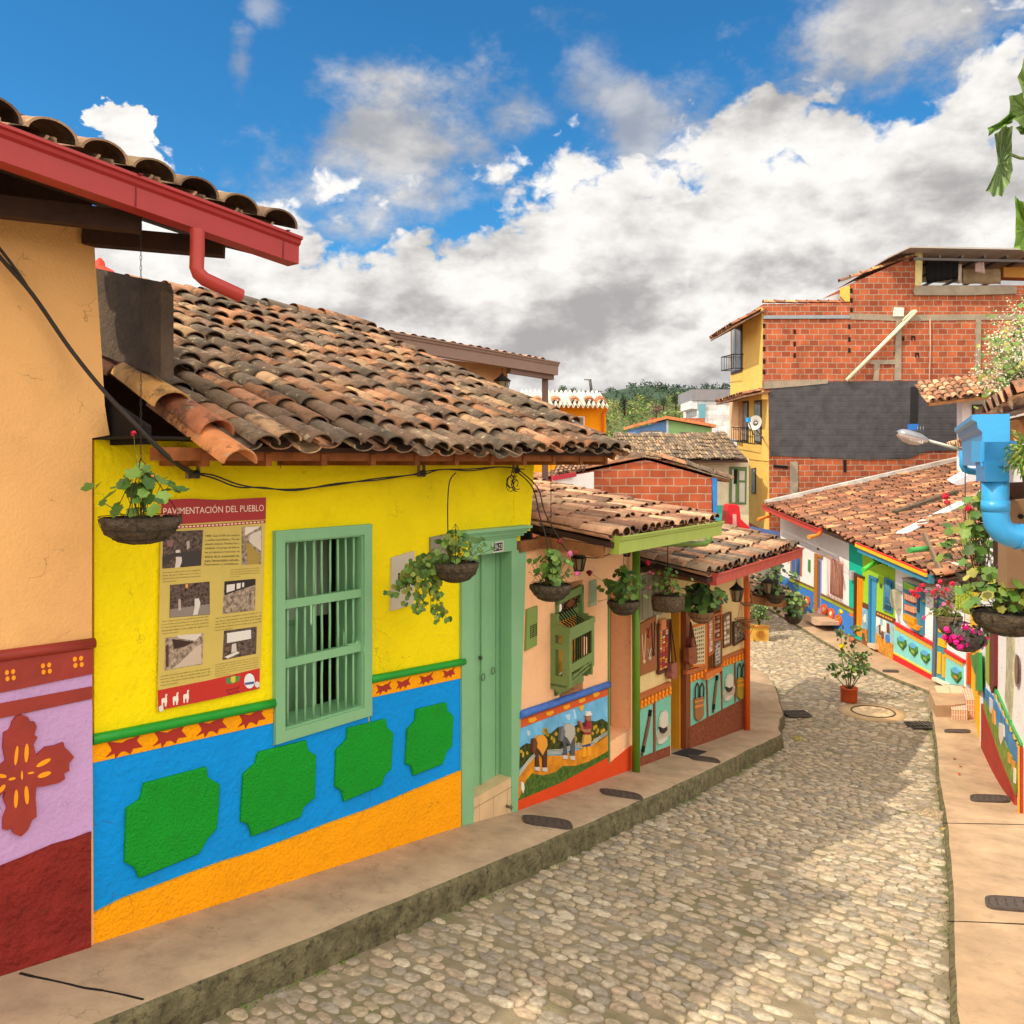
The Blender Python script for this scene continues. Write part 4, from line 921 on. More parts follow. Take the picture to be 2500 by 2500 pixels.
# ================================================================ craft shop
SH = root('craft_shop', fB.pt(4.6, -3.9, -1.), 'craft shop with teal relief panels, hanging displays and a red eaves gutter', 'shop')
m_shop = plaster('e6cc92', var=.05); m_teal = plaster('7cc0ac', var=.08, bump=.3); m_gran = mat(lin('8a4a30'), .9, .5, 30, .8, 90, key='plinth'); m_rail = paint('b5602c'); m_knob = paint('f39a1c')
sC1 = fB.S(1830); dA, dB = fB.S(1638), fB.S(1681); zt2 = -1.30
W0, W1 = fB.S(1727), fB.S(1760)
mb = MB(); fB.wall(mb, sB1, sC1, -5, zt2, [(dA, dB, -5, -1.75), (W0, W1, -3.0, -1.9)], .25)
e = fB.pt(sC1, 0, -.26); e2 = fB.pt(sC1, 0, -3.2)
mb.loft([Vector((e.x, e.y, -5)), Vector((e.x, e.y, zt2 + .05)), Vector((e2.x, e2.y, -.75)), Vector((e2.x, e2.y, -5))], [Vector((p.x, p.y, z)) - Vector((*(fB.d * .2), 0)) for p, z in ((e, -5), (e, zt2 + .05), (e2, -.75), (e2, -5))])
build(mb, 'wall', m_shop, SH)
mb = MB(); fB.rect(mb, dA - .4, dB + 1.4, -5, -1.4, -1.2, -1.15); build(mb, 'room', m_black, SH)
# vertical grey boards above the door at the near end
mb = MB()
for i in range(5): fB.rect(mb, sB1 + .07 + i * .17, sB1 + .22 + i * .17, -1.85, -1.32, -.01, .012 + .002 * (i % 2))
build(mb, 'gable_boards', paint('8f8a74', rough=.85), SH)
mb = MB(); fB.rect(mb, dB - .14, dB + .02, -5, -1.75, -.2, .02); fB.rect(mb, dA - .02, dB, -1.80, -1.72, -.2, .025); build(mb, 'door_frame', paint('7c4120'), SH)
mb = MB(); fB.rect(mb, dB - .20, dB - .15, -5, -1.8, -.3, -.05); build(mb, 'door', paint('c98a20'), SH)
mb = MB(); q = k4((445, 1840), (500, 1815), (575, 1835), (500, 1900), (450, 1895)); 
mq = [Vector((p.x, p.y, zl(p.x, p.y) + .012)) for p in (fB.pt(dA + .03, 0, .0), fB.pt(dB - .03, 0, .0), fB.pt(dB - .03, 0, .26), fB.pt(dA + .03, 0, .26))]
mb.loft([p - Vector((0, 0, .02)) for p in mq], mq); tag(build(mb, 'door_mat', mat((.03, .03, .035), .95, .3, 40, .5, key='rubber')), 'black door mat at the craft shop doorway', 'door mat')
mb = MB(); fB.px(mb, k4((200, 1932), (440, 1838), (440, 2000), (200, 2050)), -.05, .02); fB.px(mb, k4((575, 1700), (1048, 1450), (1060, 1800), (575, 1960)), -.05, .02); build(mb, 'plinth', m_gran, SH)
mb = MB(); fB.px(mb, k4((200, 1540), (445, 1425), (442, 1845), (200, 1940)), 0, .012); fB.px(mb, k4((590, 1335), (720, 1290), (735, 1330), (848, 1260), (850, 1215), (1040, 1150), (1046, 1455), (600, 1705)), 0, .012)
tp_ = build(mb, 'dado', m_teal, SH)
mb = MB()
for q in (((308, 1500), (324, 1492), (326, 1895), (310, 1900)), ((722, 1290), (734, 1330), (742, 1640), (732, 1655)), ((838, 1265), (850, 1215), (852, 1560), (846, 1570)), ((944, 1190), (955, 1185), (956, 1490), (947, 1495))): fB.px(mb, k4(*q), .0, .022)
build(mb, 'panel_dividers', m_gran, tp_)
mb = MB(); fB.px(mb, k4((200, 1490), (445, 1375), (445, 1425), (200, 1542)), 0, .015); fB.px(mb, k4((588, 1285), (720, 1238), (720, 1292), (590, 1338)), 0, .015); fB.px(mb, k4((850, 1165), (1038, 1100), (1040, 1150), (850, 1217)), 0, .015)
build(mb, 'stripe', paint('c7461b'), SH)
mb = MB()
for (x0_, y0_, x1_, y1_, n_) in ((212, 1512, 436, 1405, 9), (600, 1310, 712, 1265, 5), (860, 1190, 1030, 1125, 8)):
    for i in range(n_):
        x = x0_ + (x1_ - x0_) * i / (n_ - 1); y = y0_ + (y1_ - y0_) * i / (n_ - 1); c = fB.q(*k4((x, y))[0], .02)
        mb.tube([c + Vector((0, 0, .05)), c + Vector((0, 0, .02)), c, c - Vector((0, 0, .02)), c - Vector((0, 0, .05))], [.022, .026, .014, .026, .022], 6)
o_ = build(mb, 'knob_frieze', m_knob, SH); o_['kind'] = 'stuff'
mb = MB()
for q in (((195, 1445), (448, 1335), (448, 1362), (195, 1485)), ((570, 1250), (722, 1205), (722, 1232), (570, 1280)), ((846, 1150), (1040, 1070), (1040, 1095), (846, 1170))): fB.px(mb, k4(*q), 0, .05)
build(mb, 'dado_rail', m_rail, SH)
def hat_at(x, y, s):
    mb = MB(); c = lambda dx, dy: k4((x + dx * s, y + dy * s))[0]
    fB.px(mb, [c(*p) for p in ((-50, 110), (-38, 60), (-22, 20), (0, 10), (40, -10), (58, 30), (50, 95), (25, 130), (-10, 165), (-42, 160))], .012, .028)
    h = build(mb, 'hat_relief', paint('b9b0a0'), SH)
    mb = MB(); fB.px(mb, [c(*p) for p in ((-22, 35), (-20, -30), (-2, -85), (20, -100), (38, -75), (38, -10), (30, 40), (5, 50))], .02, .050); fB.px(mb, [c(*p) for p in ((-38, 150), (0, 120), (35, 110), (30, 125), (-5, 160), (-35, 165))], .02, .04); build(mb, 'hat_crown', paint('d8d0c0'), h)
    mb = MB(); fB.px(mb, [c(*p) for p in ((-22, 30), (5, 42), (32, 25), (32, 55), (5, 82), (-14, 70))], .03, .053); build(mb, 'hat_band', paint('23211f'), h)
hat_at(385, 1660, 1.); hat_at(903, 1350, .82)
def stick_at(q):
    mb = MB(); pts = [fB.q(*p, .03) for p in k4(*q)]; mb.tube(pts, [.012, .02, .024, .02, .012][:len(pts)], 6); s_ = build(mb, 'staff_relief', paint('7a4c34'), SH)
    mb = MB(); 
    for a, b in ((0, 1), (3, 4)): mb.tube([pts[a], pts[b] * .6 + pts[a] * .4], .022, 6)
    build(mb, 'staff_grip', m_black, s_)
stick_at(((284, 1555), (272, 1640), (252, 1740), (232, 1840), (216, 1920))); stick_at(((808, 1285), (800, 1350), (790, 1430), (782, 1510), (776, 1580)))
def bag_relief(x, y, s, c1='9a6a42'):
    c = lambda dx, dy: k4((x + dx * s, y + dy * s))[0]
    mb = MB(); fB.px(mb, [c(*p) for p in ((-32, 0), (34, -20), (38, 120), (20, 160), (-5, 175), (-28, 150))], .012, .045); b_ = build(mb, 'satchel_relief', paint(c1), SH)
    mb = MB()
    for dx in (-15, 22): mb.tube([fB.q(*c(dx - 18, 20), .035), fB.q(*c(dx - 16, -90), .035), fB.q(*c(dx, -125), .035), fB.q(*c(dx + 14, -90), .035), fB.q(*c(dx + 10, 10), .035)], .011, 6)
    build(mb, 'satchel_strap', paint('33302e'), b_)
    mb = MB(); fB.px(mb, [c(*p) for p in ((-32, 55), (34, 38), (35, 55), (-32, 72))], .04, .049); fB.px(mb, [c(*p) for p in ((-32, 20), (34, 2), (34, 12), (-32, 32))], .04, .049); build(mb, 'satchel_stripe', paint('e08a2a'), b_)
bag_relief(668, 1470, 1.); bag_relief(1000, 1310, .95, 'a08a30')
# displays hung outside the shop
def board(q, col, label, cat, fcol=None, items=None, o=.03, grp=None, nm='display_board'):
    mb = MB(); fB.px(mb, k4(*q), .004, o); b_ = tag(build(mb, nm, paint(col, rough=.8, var=.15, scale=20), org=None), label, cat, grp)
    if fcol:
        mb = MB(); n_ = 4; q2 = k4(*q)
        for i in range(4):
            a, b = fB.q(*q2[i], o), fB.q(*q2[(i + 1) % 4], o); mb.beam(a, b, .03, .03, up=(*fB.n, 0))
        build(mb, 'frame', paint(fcol), b_)
    return b_
def bil(q, x, y): a = [q[0][i] * (1-x) + q[1][i] * x for i in (0, 1)]; b = [q[3][i] * (1-x) + q[2][i] * x for i in (0, 1)]; return (a[0] * (1-y) + b[0] * y, a[1] * (1-y) + b[1] * y)
rs = random.Random(5)
q = ((205, 880), (330, 812), (335, 1240), (205, 1290)); b_ = board(q, '9a5e34', 'brown pegboard with hanging necklaces beside the green pole', 'display board')
for i, (x, y, L_, c) in enumerate(((.2, .22, .5, 'e8c8a0'), (.5, .15, .12, 'a02a22'), (.8, .1, .55, '3a3030'), (.55, .55, .15, 'c8c0b8'))):
    mb = MB(); A_ = bil(q, x - .1, y); B_ = bil(q, x, y + L_); D_ = bil(q, x + .1, y); mb.tube([fB.q(*p, .036) for p in k4(A_, (B_[0] - 6, B_[1] - 40), B_, (B_[0] + 6, B_[1] - 40), D_)], .007, 5)
    c_ = fB.q(*k4((B_[0], B_[1] + 12))[0], .04); mb.lathe([(.003, -.03), (.022, -.01), (.02, .012), (.004, .03)], 8, c_); build(mb, 'necklace', paint(c), b_)
q = ((345, 890), (440, 850), (425, 1235), (345, 1270)); b_ = board(q, '6b4030', 'narrow brown board of beaded bracelets left of the shop door', 'display board', '5b3626')
mb = MB(); cols = [lin(c) for c in ('e06a2a', 'c8362a', 'e8b03a', 'a04060', 'e8d8b0', 'f08a40')]
for i in range(3):
    for j in range(16):
        A_ = bil(q, .2 + i * .24, .12 + j * .053); fB.px(mb, k4(A_, (A_[0] + 14, A_[1] - 6), (A_[0] + 14, A_[1] + 8), (A_[0], A_[1] + 14)), .03, .038, 0, rs.choice(cols))
m_mix = attrmat('mixed', var=.1, bump=.05, rough=.6)
o_ = build(mb, 'bracelets', m_mix, b_); o_['kind'] = 'stuff'
mb = MB(); fB.px(mb, k4((372, 850), (408, 838), (408, 920), (372, 935)), .03, .06); build(mb, 'card', paint('e08a50'), b_)
def shelf_grid(q, col, label, fcol, nx_, ny_, pals, o=.03, w=.32, h=.28):
    b_ = board(q, col, label, 'display board', fcol, o=o); mb = MB()
    for i in range(nx_):
        for j in range(ny_):
            x, y = (i + .5) / nx_ * .86 + .07, (j + .5) / ny_ * .9 + .05; hw, hh = w / nx_, h / ny_
            fB.px(mb, k4(bil(q, x - hw, y - hh), bil(q, x + hw, y - hh), bil(q, x + hw, y + hh), bil(q, x - hw, y + hh)), o, o + .008, 0, lin(rs.choice(pals)))
    o_ = build(mb, 'trinkets', m_mix, b_); o_['kind'] = 'stuff'
shelf_grid(((610, 905), (718, 872), (716, 1200), (612, 1212)), 'd8c8a0', 'cream display board of small earrings right of the shop door', 'd8762a', 6, 9, ['8a7a58', '6a6a50', 'a89870', '5a6a60'], w=.18, h=.2)
shelf_grid(((735, 850), (775, 832), (775, 1100), (736, 1128)), 'b09078', 'tall narrow rack of pale postcards in the shop window', 'b5602c', 3, 12, ['e8d8c8', 'd0a890', 'c8b8b0', 'f0e8e0'])
shelf_grid(((779, 812), (836, 792), (834, 990), (780, 1008)), '4a3028', 'dark display case of brown trinkets above the white card board', 'b5602c', 2, 5, ['8a4a30', 'a8643c', '503020', 'd0a080'])
shelf_grid(((782, 1032), (836, 996), (836, 1188), (786, 1216)), 'd9cfc0', 'white board of small cards below the dark display case', '6b4a34', 3, 6, ['8a8a88', 'b0a8a0', '605850'])
shelf_grid(((850, 822), (912, 790), (912, 1040), (855, 1062)), 'a08468', 'framed board of rolled leather goods under the lantern', '6a4028', 2, 6, ['f0e8dc', '4a3428', 'e0d4c4', '8a6a50'])
shelf_grid(((938, 868), (1028, 850), (1025, 992), (940, 1045)), '7a6a50', 'small dark framed board of pins nearest the orange downpipe', '4a3428', 4, 4, ['b8b0a0', '3a3a34', '8a8070'], w=.2, h=.2)
mb = MB(); fB.px(mb, k4((346, 775), (378, 765), (378, 815), (346, 825)), 0, .01); b_ = tag(build(mb, 'notice', paint('d8cfb0')), 'small cream notice with dark lines above the bracelet board', 'notice')
mb = MB()
for j in range(4): fB.px(mb, k4((350, 783 + j * 10), (374, 775 + j * 10), (374, 778 + j * 10), (350, 786 + j * 10)), .01, .0115)
build(mb, 'notice_lines', m_black, b_)
# shop window: orange frame, dark bars, projecting sill
mb = MB(); fB.px(mb, k4((722, 850), (732, 845), (732, 1300), (722, 1305)), 0, .03); fB.px(mb, k4((838, 640), (850, 635), (850, 1215), (838, 1222)), 0, .03); fB.px(mb, k4((722, 1265), (850, 1215), (850, 1245), (722, 1320)), 0, .08)
sw = build(mb, 'window', paint('d8702a'), SH, split=False)
mb = MB()
for i in range(8):
    x = 736 + i * 14; mb.tube([fB.q(*p, .0) for p in k4((x, 1262 - i * 6), (x, 860 - i * 5))], .008, 5)
build(mb, 'window_bars', paint('b56a2a'), sw)
def shoulder_bag(x0_, y0_, sx, sy, col, label, sx2, sy2):
    mb = MB(); q = k4((x0_, y0_ + sy * .1), (x0_ + sx, y0_ - sy * .02), (x0_ + sx * 1.1, y0_ + sy * .85), (x0_ + sx * .9, y0_ + sy * .95), (x0_ + sx * .2, y0_ + sy), (x0_, y0_ + sy * .8))
    fB.px(mb, q, .03, .10); b_ = tag(build(mb, 'shoulder_bag', paint(col, rough=.6)), label, 'bag')
    mb = MB(); fB.px(mb, k4((x0_, y0_ + sy * .08), (x0_ + sx, y0_ - sy * .04), (x0_ + sx * 1.05, y0_ + sy * .5), (x0_ + sx * .5, y0_ + sy * .62), (x0_ + 2, y0_ + sy * .52)), .09, .112); build(mb, 'flap', paint(col, rough=.6, var=.15), b_)
    mb = MB(); mb.tube([fB.q(*p, .07) for p in k4((x0_ + 3, y0_ + 10), (sx2, sy2), (x0_ + sx - 4, y0_ + 4))], .010, 5); build(mb, 'strap', paint('5a3424'), b_)
shoulder_bag(586, 1060, 62, 140, '8e4a34', 'brown leather shoulder bag hanging right of the shop door', 600, 865)
shoulder_bag(450, 1185, 40, 130, '9a5a50', 'rose brown pouch hanging from its strap at the shop door', 442, 850)
shoulder_bag(608, 990, 22, 70, '7a3a28', 'little dark red purse hung above the leather shoulder bag', 600, 868)
# shop roof and gutter
rfC, O_, A_, U_, ln = eave_roof(fB, 2.74, 6.70, .78, -1.30, .20, 2.3, .2, .31, PAL_WARM[:5] + PAL_GREY + PAL_OLD[:3], SH, 7, True, 1.5, sag=.03)
mb = MB(); gutter(mb, fB.pt(2.92, -1.262, .74), fB.pt(6.74, -1.285, .74), Vector((*fB.n, 0)), .145, .11); gC = build(mb, 'gutter', paint('b9483f', var=.25, rough=.5, scale=12), SH)
mb = MB(); q0 = fB.q(1822, 1400, .12); q1 = fB.q(1824, 1600, .09)
mb.tube([fB.q(1822, 1372, .6), fB.q(1820, 1395, .4), fB.q(1822, 1412, .12), Vector((q1.x, q1.y, -2.2)), Vector((q1.x, q1.y, zl(q1.x, q1.y)))], .045, 10); build(mb, 'downpipe', paint('e2611a', rough=.4), gC)
mb = MB(); 
for i in range(8): s_ = 2.95 + i * .52; mb.beam(fB.pt(s_, -1.30, 0), fB.pt(s_, -1.37, .74), .05, .07)
build(mb, 'rafters', m_wood, SH)
# low lean-to roof beyond the corner
LT = root('lean_to_roof', P(1900, 1600, 14.6), 'low mossy tiled lean-to roof just past the orange downpipe', 'roof')
lo0, lo1 = P(1836, 1452, 14.0), P(1962, 1470, 15.6); lA = (lo1 - lo0); lU = Vector((-.7, .72, .36)).normalized()
mb = MB(); tile_roof(mb, lo0, lA, lU, 10, 5, lA.length / 10, .32, PAL_GREY + PAL_OLD, 7, True, 1.4); build(mb, 'roof', TILE, LT)
mb = MB(); q = [lo0 - Vector((0, 0, .012)), lo1 - Vector((0, 0, .012)), lo1 + lU * 1.7 - Vector((0, 0, .012)), lo0 + lU * 1.7 - Vector((0, 0, .012))]; mb.loft([p - Vector((0, 0, .05)) for p in q], q); mb.beam(lo0 - Vector((0, 0, .09)), lo1 - Vector((0, 0, .09)), .05, .12)
build(mb, 'fascia', m_wood, LT)
mb = MB(); w_a = P(1836, 1452, 14.0) + lU * .9; w_b = P(1930, 1470, 15.2) + lU * .9
mb.loft([Vector((p.x, p.y, z)) for p, z in ((w_a, -5), (w_b, -5), (w_b, w_b.z - .06), (w_a, w_a.z - .06))], [Vector((p.x, p.y, z)) + Vector((-.1, .15, 0)) for p, z in ((w_a, -5), (w_b, -5), (w_b, w_b.z - .06), (w_a, w_a.z - .06))])
build(mb, 'wall', plaster('b7b4cf'), LT)
# ================================================================ the row of painted houses across the street
k7 = ov(3.864, 1850, 1200); k8 = ov(3.22, 2100, 1500)
def eaveF(y): return -1.345 - (26.9 - y) * .0725
def facade_piece(R_, f, s0_, s1_, zt, m, name='wall', th=.3, ops=()):
    mb = MB(); f.wall(mb, s0_, s1_, -5.2, zt, list(ops), th); return build(mb, name, m, R_)
def pxp(f, par, name, m, polys, o0=0, o1=.02, k=k7, split=None):
    mb = MB()
    for p in polys: f.px(mb, k(*p), o0, o1)
    return build(mb, name, m, par, split=split)
S7 = lambda x: fF.at(*k7((x, 800))[0])[0]
hF = []
# --- white house with the blue dado
HB = root('white_house', P(2010, 1530, 23.5), 'white house with blue dado and orange flower discs', 'house'); m_wh = plaster('f3eff0', var=.03, bump=.25)
facade_piece(HB, fF, -.2, S7(860), -1.52, m_wh)
pxp(fF, HB, 'dado', plaster('3d7fd0', var=.06), [((200, 780), (530, 935), (530, 1130), (600, 1165), (600, 985), (902, 1150), (902, 1400), (200, 1010))], 0, .02)
pxp(fF, HB, 'stripe', paint('a8b41c'), [((300, 820), (530, 925), (530, 950), (300, 845)), ((592, 978), (900, 1128), (900, 1155), (592, 1002))], 0, .035)
pxp(fF, HB, 'stripe', paint('7a5a34'), [((300, 805), (530, 908), (530, 925), (300, 820)), ((592, 960), (900, 1108), (900, 1128), (592, 978))], 0, .04)
for (x, y) in ((455, 1035), (620, 1112), (685, 1150), (755, 1212)):
    mb = MB(); fF.px(mb, k7(*[(x + 30 * math.cos(a) , y + 52 * math.sin(a) + 6 * math.cos(a)) for a in [i * math.pi / 6 for i in range(12)]]), .015, .05); d_ = build(mb, 'flower_disc', paint('e8591c'), HB)
    pxp(fF, d_, 'flower_centre', paint('f4e8c8'), [((x, y - 26), (x + 13, y), (x, y + 26), (x - 13, y))], .04, .06)
d_ = pxp(fF, HB, 'door_frame', paint('b5752c'), [((532, 582), (562, 596), (556, 1130), (524, 1112)), ((560, 594), (602, 612), (601, 632), (560, 614))], -.05, .05, split=False)
pxp(fF, HB, 'door', paint('8f93c8'), [((560, 614), (600, 632), (594, 1150), (556, 1128))], -.04, .015)
pxp(fF, HB, 'door_panel', paint('54679c'), [((572, 650), (588, 657), (584, 1100), (568, 1092))], -.03, .022)
pxp(fF, HB, 'step', paint('c9a98c'), [((440, 1145), (520, 1190), (600, 1228), (600, 1262), (540, 1262), (440, 1200))], 0, .5)
pxp(fF, HB, 'step', paint('d8a890'), [((522, 1120), (590, 1155), (590, 1180), (522, 1150))], 0, .08)
w_ = pxp(fF, HB, 'window', paint('8a4a2c', var=.2), [((690, 635), (798, 684), (794, 1010), (684, 962))], -.02, .03)
pxp(fF, w_, 'pane', paint('a07468', var=.35, scale=12), [((705, 655), (768, 683), (764, 985), (700, 955))], .0, .036)
mb = MB()
for i in range(11):
    x = 658 + i * 14; mb.tube([fF.q(*p, .2) for p in k7((x, 588 + i * 6.2), (x - 5, 990 + i * 6.4))], .007, 4)
for j in range(2): mb.tube([fF.q(*p, .2) for p in k7((655, 625 + j * 350), (800, 690 + j * 350))], .008, 4)
for (x, y) in ((655, 600), (655, 970), (798, 660), (796, 1040)): a = k7((x, y))[0]; mb.tube([fF.q(*a, .2), fF.q(*a, .0)], .008, 4)
build(mb, 'window_grille', paint('c98a7c'), HB)
pxp(fF, HB, 'vent', paint('4f8a4c'), [((473, 640), (490, 648), (489, 760), (471, 752))], 0, .03); pxp(fF, HB, 'number_plate', paint('4a4a4c'), [((556, 530), (574, 538), (574, 556), (556, 548))], 0, .02)
d2 = pxp(fF, HB, 'door_frame', paint('c87a2c'), [((305, 485), (418, 535), (412, 800), (305, 750))], -.1, .02)
pxp(fF, d2, 'door_leaf', paint('3c6fae'), [((318, 500), (352, 515), (350, 790), (316, 770)), ((360, 520), (404, 540), (400, 790), (358, 780))], 0, .03, split=True)
pxp(fF, HB, 'plinth', paint('7a3c30'), [((600, 1225), (880, 1368), (960, 1410), (960, 1460), (600, 1262))], -.02, .03)
# --- turquoise house
HT = root('turquoise_house', P(2085, 1590, 20.6), 'narrow turquoise house with an orange plank door', 'house')
facade_piece(HT, fF, S7(860) + .003, S7(988), -1.66, plaster('12b49c', var=.04))
pxp(fF, HT, 'door_frame', paint('4a2a1a'), [((905, 765), (925, 775), (918, 1350), (900, 1340)), ((925, 775), (993, 805), (993, 822), (925, 795))], -.1, .05, split=False)
d_ = pxp(fF, HT, 'door', paint('f49a14'), [((925, 795), (990, 822), (978, 1372), (918, 1346))], -.05, .02)
mb = MB()
for i in range(4): fF.px(mb, k7((935 + i * 14, 820 + i * 6), (938 + i * 14, 821 + i * 6), (931 + i * 14, 1345 + i * 5), (928 + i * 14, 1344 + i * 5)), .0, .024)
build(mb, 'door_grooves', paint('a85e10'), d_)
pxp(fF, HT, 'dado', plaster('3d7fd0'), [((862, 1130), (902, 1150), (900, 1330), (862, 1310))], 0, .015); pxp(fF, HT, 'painted_square', paint('ea6a1e'), [((862, 1118), (902, 1138), (900, 1185), (862, 1165))], 0, .022)
mb = MB(); fF.px(mb, k7((862, 745), (884, 755), (884, 838), (862, 828)), 0, .09); build(mb, 'meter_box', paint('b9aeb4'), HT)
# --- lime house
HL = root('lime_house', P(2145, 1630, 18.8), 'lime green house with blue door, barred blue window and painted scenes', 'house')
facade_piece(HL, fF, S7(988) + .003, S7(1298), -1.78, plaster('9cc832', var=.05))
pxp(fF, HL, 'door_frame', paint('2f7cae'), [((1045, 788), (1120, 822), (1118, 848), (1062, 822), (1056, 1425), (1038, 1415))], -.05, .05)
pxp(fF, HL, 'door', paint('4597c8', var=.12), [((1062, 822), (1118, 848), (1102, 1440), (1056, 1425))], -.04, .015)
mb = MB(); fr4 = k7((1190, 808), (1275, 848), (1262, 1152), (1178, 1115)); fF.px(mb, fr4, -.1, .04); w_ = build(mb, 'window', paint('3a80a8'), HL)
pxp(fF, w_, 'pane', paint('26394c'), [((1204, 835), (1262, 862), (1250, 1125), (1194, 1098))], .03, .045)
mb = MB()
for i in range(5): x = 1208 + i * 11; mb.tube([fF.q(*p, .07) for p in k7((x, 838 + i * 5), (x - 10, 1104 + i * 5))], .014, 4)
for j in range(3): mb.tube([fF.q(*p, .07) for p in k7((1202 - j * 3, 900 + j * 75), (1258 - j * 3, 925 + j * 75))], .014, 4)
build(mb, 'window_bars', paint('4f8fb4'), w_)
pxp(fF, HL, 'stripe', paint('6a3a24'), [((988, 1045), (1038, 1068), (1036, 1110), (986, 1090)), ((1115, 1125), (1290, 1200), (1288, 1250), (1112, 1170))], 0, .03)
mb = MB()
for i in range(6): x = 1132 + i * 25; y = 1152 + i * 11.2; fF.px(mb, k7((x - 8, y - 10), (x + 8, y - 2), (x + 8, y + 12), (x - 8, y + 4)), .02, .04)
build(mb, 'square_ornament', paint('e8a83c'), HL, split=True)
m1 = pxp(fF, HL, 'painted_scene', plaster('7fb0cc', var=.3, scale=6), [((986, 1092), (1036, 1112), (1030, 1440), (978, 1395))], 0, .02)
pxp(fF, m1, 'painted_field', paint('b8742a', var=.4, scale=9), [((984, 1290), (1033, 1300), (1030, 1438), (978, 1393))], .01, .024); pxp(fF, m1, 'painted_figure', paint('e8dcd0'), [((1000, 1160), (1014, 1155), (1018, 1230), (1000, 1240), (994, 1200))], .01, .03); pxp(fF, m1, 'painted_bush', paint('2f5a30'), [((985, 1330), (1005, 1340), (1012, 1425), (980, 1395))], .01, .03)
m2 = pxp(fF, HL, 'painted_scene', plaster('9ec0cc', var=.3, scale=6), [((1114, 1172), (1286, 1250), (1272, 1600), (1106, 1485))], 0, .02)
pxp(fF, m2, 'painted_field', paint('c88a30', var=.45, scale=9), [((1112, 1330), (1200, 1400), (1278, 1440), (1272, 1598), (1107, 1483))], .01, .026)
pxp(fF, m2, 'painted_wall', paint('efe8e4'), [((1118, 1180), (1150, 1195), (1150, 1260), (1118, 1270)), ((1180, 1205), (1212, 1220), (1210, 1320), (1160, 1330), (1155, 1270), (1180, 1262))], .01, .03, split=True)
pxp(fF, m2, 'painted_figure', paint('7a3c24'), [((1140, 1255), (1158, 1262), (1160, 1350), (1142, 1345)), ((1165, 1310), (1182, 1318), (1185, 1390), (1165, 1385)), ((1215, 1240), (1235, 1250), (1240, 1340), (1215, 1330))], .01, .034, split=True)
pxp(fF, m2, 'painted_figure', paint('3f78c0'), [((1205, 1345), (1235, 1355), (1245, 1420), (1215, 1430), (1203, 1390))], .01, .036)
pxp(fF, HL, 'plinth', plaster('8c5a3c', var=.2), [((975, 1375), (1035, 1425), (1035, 1470), (975, 1440)), ((1106, 1482), (1272, 1598), (1270, 1660), (1104, 1540))], -.02, .03)
pxp(fF, HL, 'threshold', paint('e0c0a4'), [((1033, 1428), (1102, 1448), (1102, 1490), (1033, 1455))], 0, .12)
mb = MB(); fF.px(mb, k7((1246, 920), (1298, 942), (1298, 1105), (1262, 1090), (1246, 1020)), 0, .14); build(mb, 'meter_box', paint('b8b49c'), HL); pxp(fF, HL, 'number_plate', paint('4c5a3c'), [((1148, 870), (1168, 878), (1168, 910), (1148, 902))], 0, .02)
# --- white house with the ornate window
HW = root('white_house', P(2265, 1660, 17.2), 'white house with ornate teal and yellow window, red dado stripe and hexagon plaques', 'house')
facade_piece(HW, fF, S7(1298) + .003, fF.S(2358), -1.92, m_wh)
pxp(fF, HW, 'stripe', paint('d4232c'), [((1285, 1228), (1645, 1425), (1645, 1455), (1285, 1255)), ((1758, 1485), (1938, 1590), (1938, 1620), (1758, 1512))], 0, .05)
pxp(fF, HW, 'dado', plaster('86d2cf', var=.04), [((1285, 1255), (1645, 1455), (1638, 1715), (1278, 1515)), ((1758, 1512), (1938, 1620), (1936, 1830), (1756, 1810))], 0, .015, split=True)
mb = MB()
for i in range(22): x = 1292 + i * 16; y = 1264 + i * 8.9; fF.px(mb, k7((x, y), (x + 11, y + 6), (x + 9, y + 42), (x + 2, y + 38)), .01, .03)
for i in range(10): x = 1764 + i * 17; y = 1522 + i * 9.6; fF.px(mb, k7((x, y), (x + 11, y + 6), (x + 9, y + 42), (x + 2, y + 38)), .01, .03)
o_ = build(mb, 'fringe_frieze', paint('f2b43a'), HW); o_['kind'] = 'stuff'
pxp(fF, HW, 'plinth', plaster('d22a2c', var=.05), [((1276, 1525), (1638, 1728), (1638, 1800), (1272, 1660)), ((1756, 1812), (1800, 1822), (1800, 1840), (1756, 1835))], -.02, .025); pxp(fF, HW, 'stripe', paint('f4c83c'), [((1278, 1513), (1638, 1713), (1638, 1728), (1276, 1527))], 0, .03)
rs = random.Random(9)
for (x, y) in ((1350, 1430), (1458, 1492), (1570, 1560), (1862, 1732)):
    sc = 1.15 if x > 1800 else 1.
    hx = [(x + dx * sc, y + dy * sc) for dx, dy in ((-38, -52), (-5, -68), (36, -28), (42, 18), (8, 62), (-32, 10))]
    mb = MB(); fF.px(mb, k7(*hx), .01, .05); pq_ = build(mb, 'plaque', mat(lin('4f7a34'), .9, .7, 9, .4, 40, key='painted'), HW)
    mb = MB(); fF.px(mb, k7(hx[0], hx[1], hx[2], (x + 20 * sc, y - 8 * sc), (x - 20 * sc, y - 26 * sc)), .02, .054); build(mb, 'plaque_sky', paint('5aa8d8'), pq_)
    mb = MB(); fF.px(mb, k7((x - 12, y), (x + 14, y + 12), (x + 16, y + 40), (x - 8, y + 26)), .02, .058); build(mb, 'plaque_detail', paint('c88440' if x > 1800 else '8aa850'), pq_)
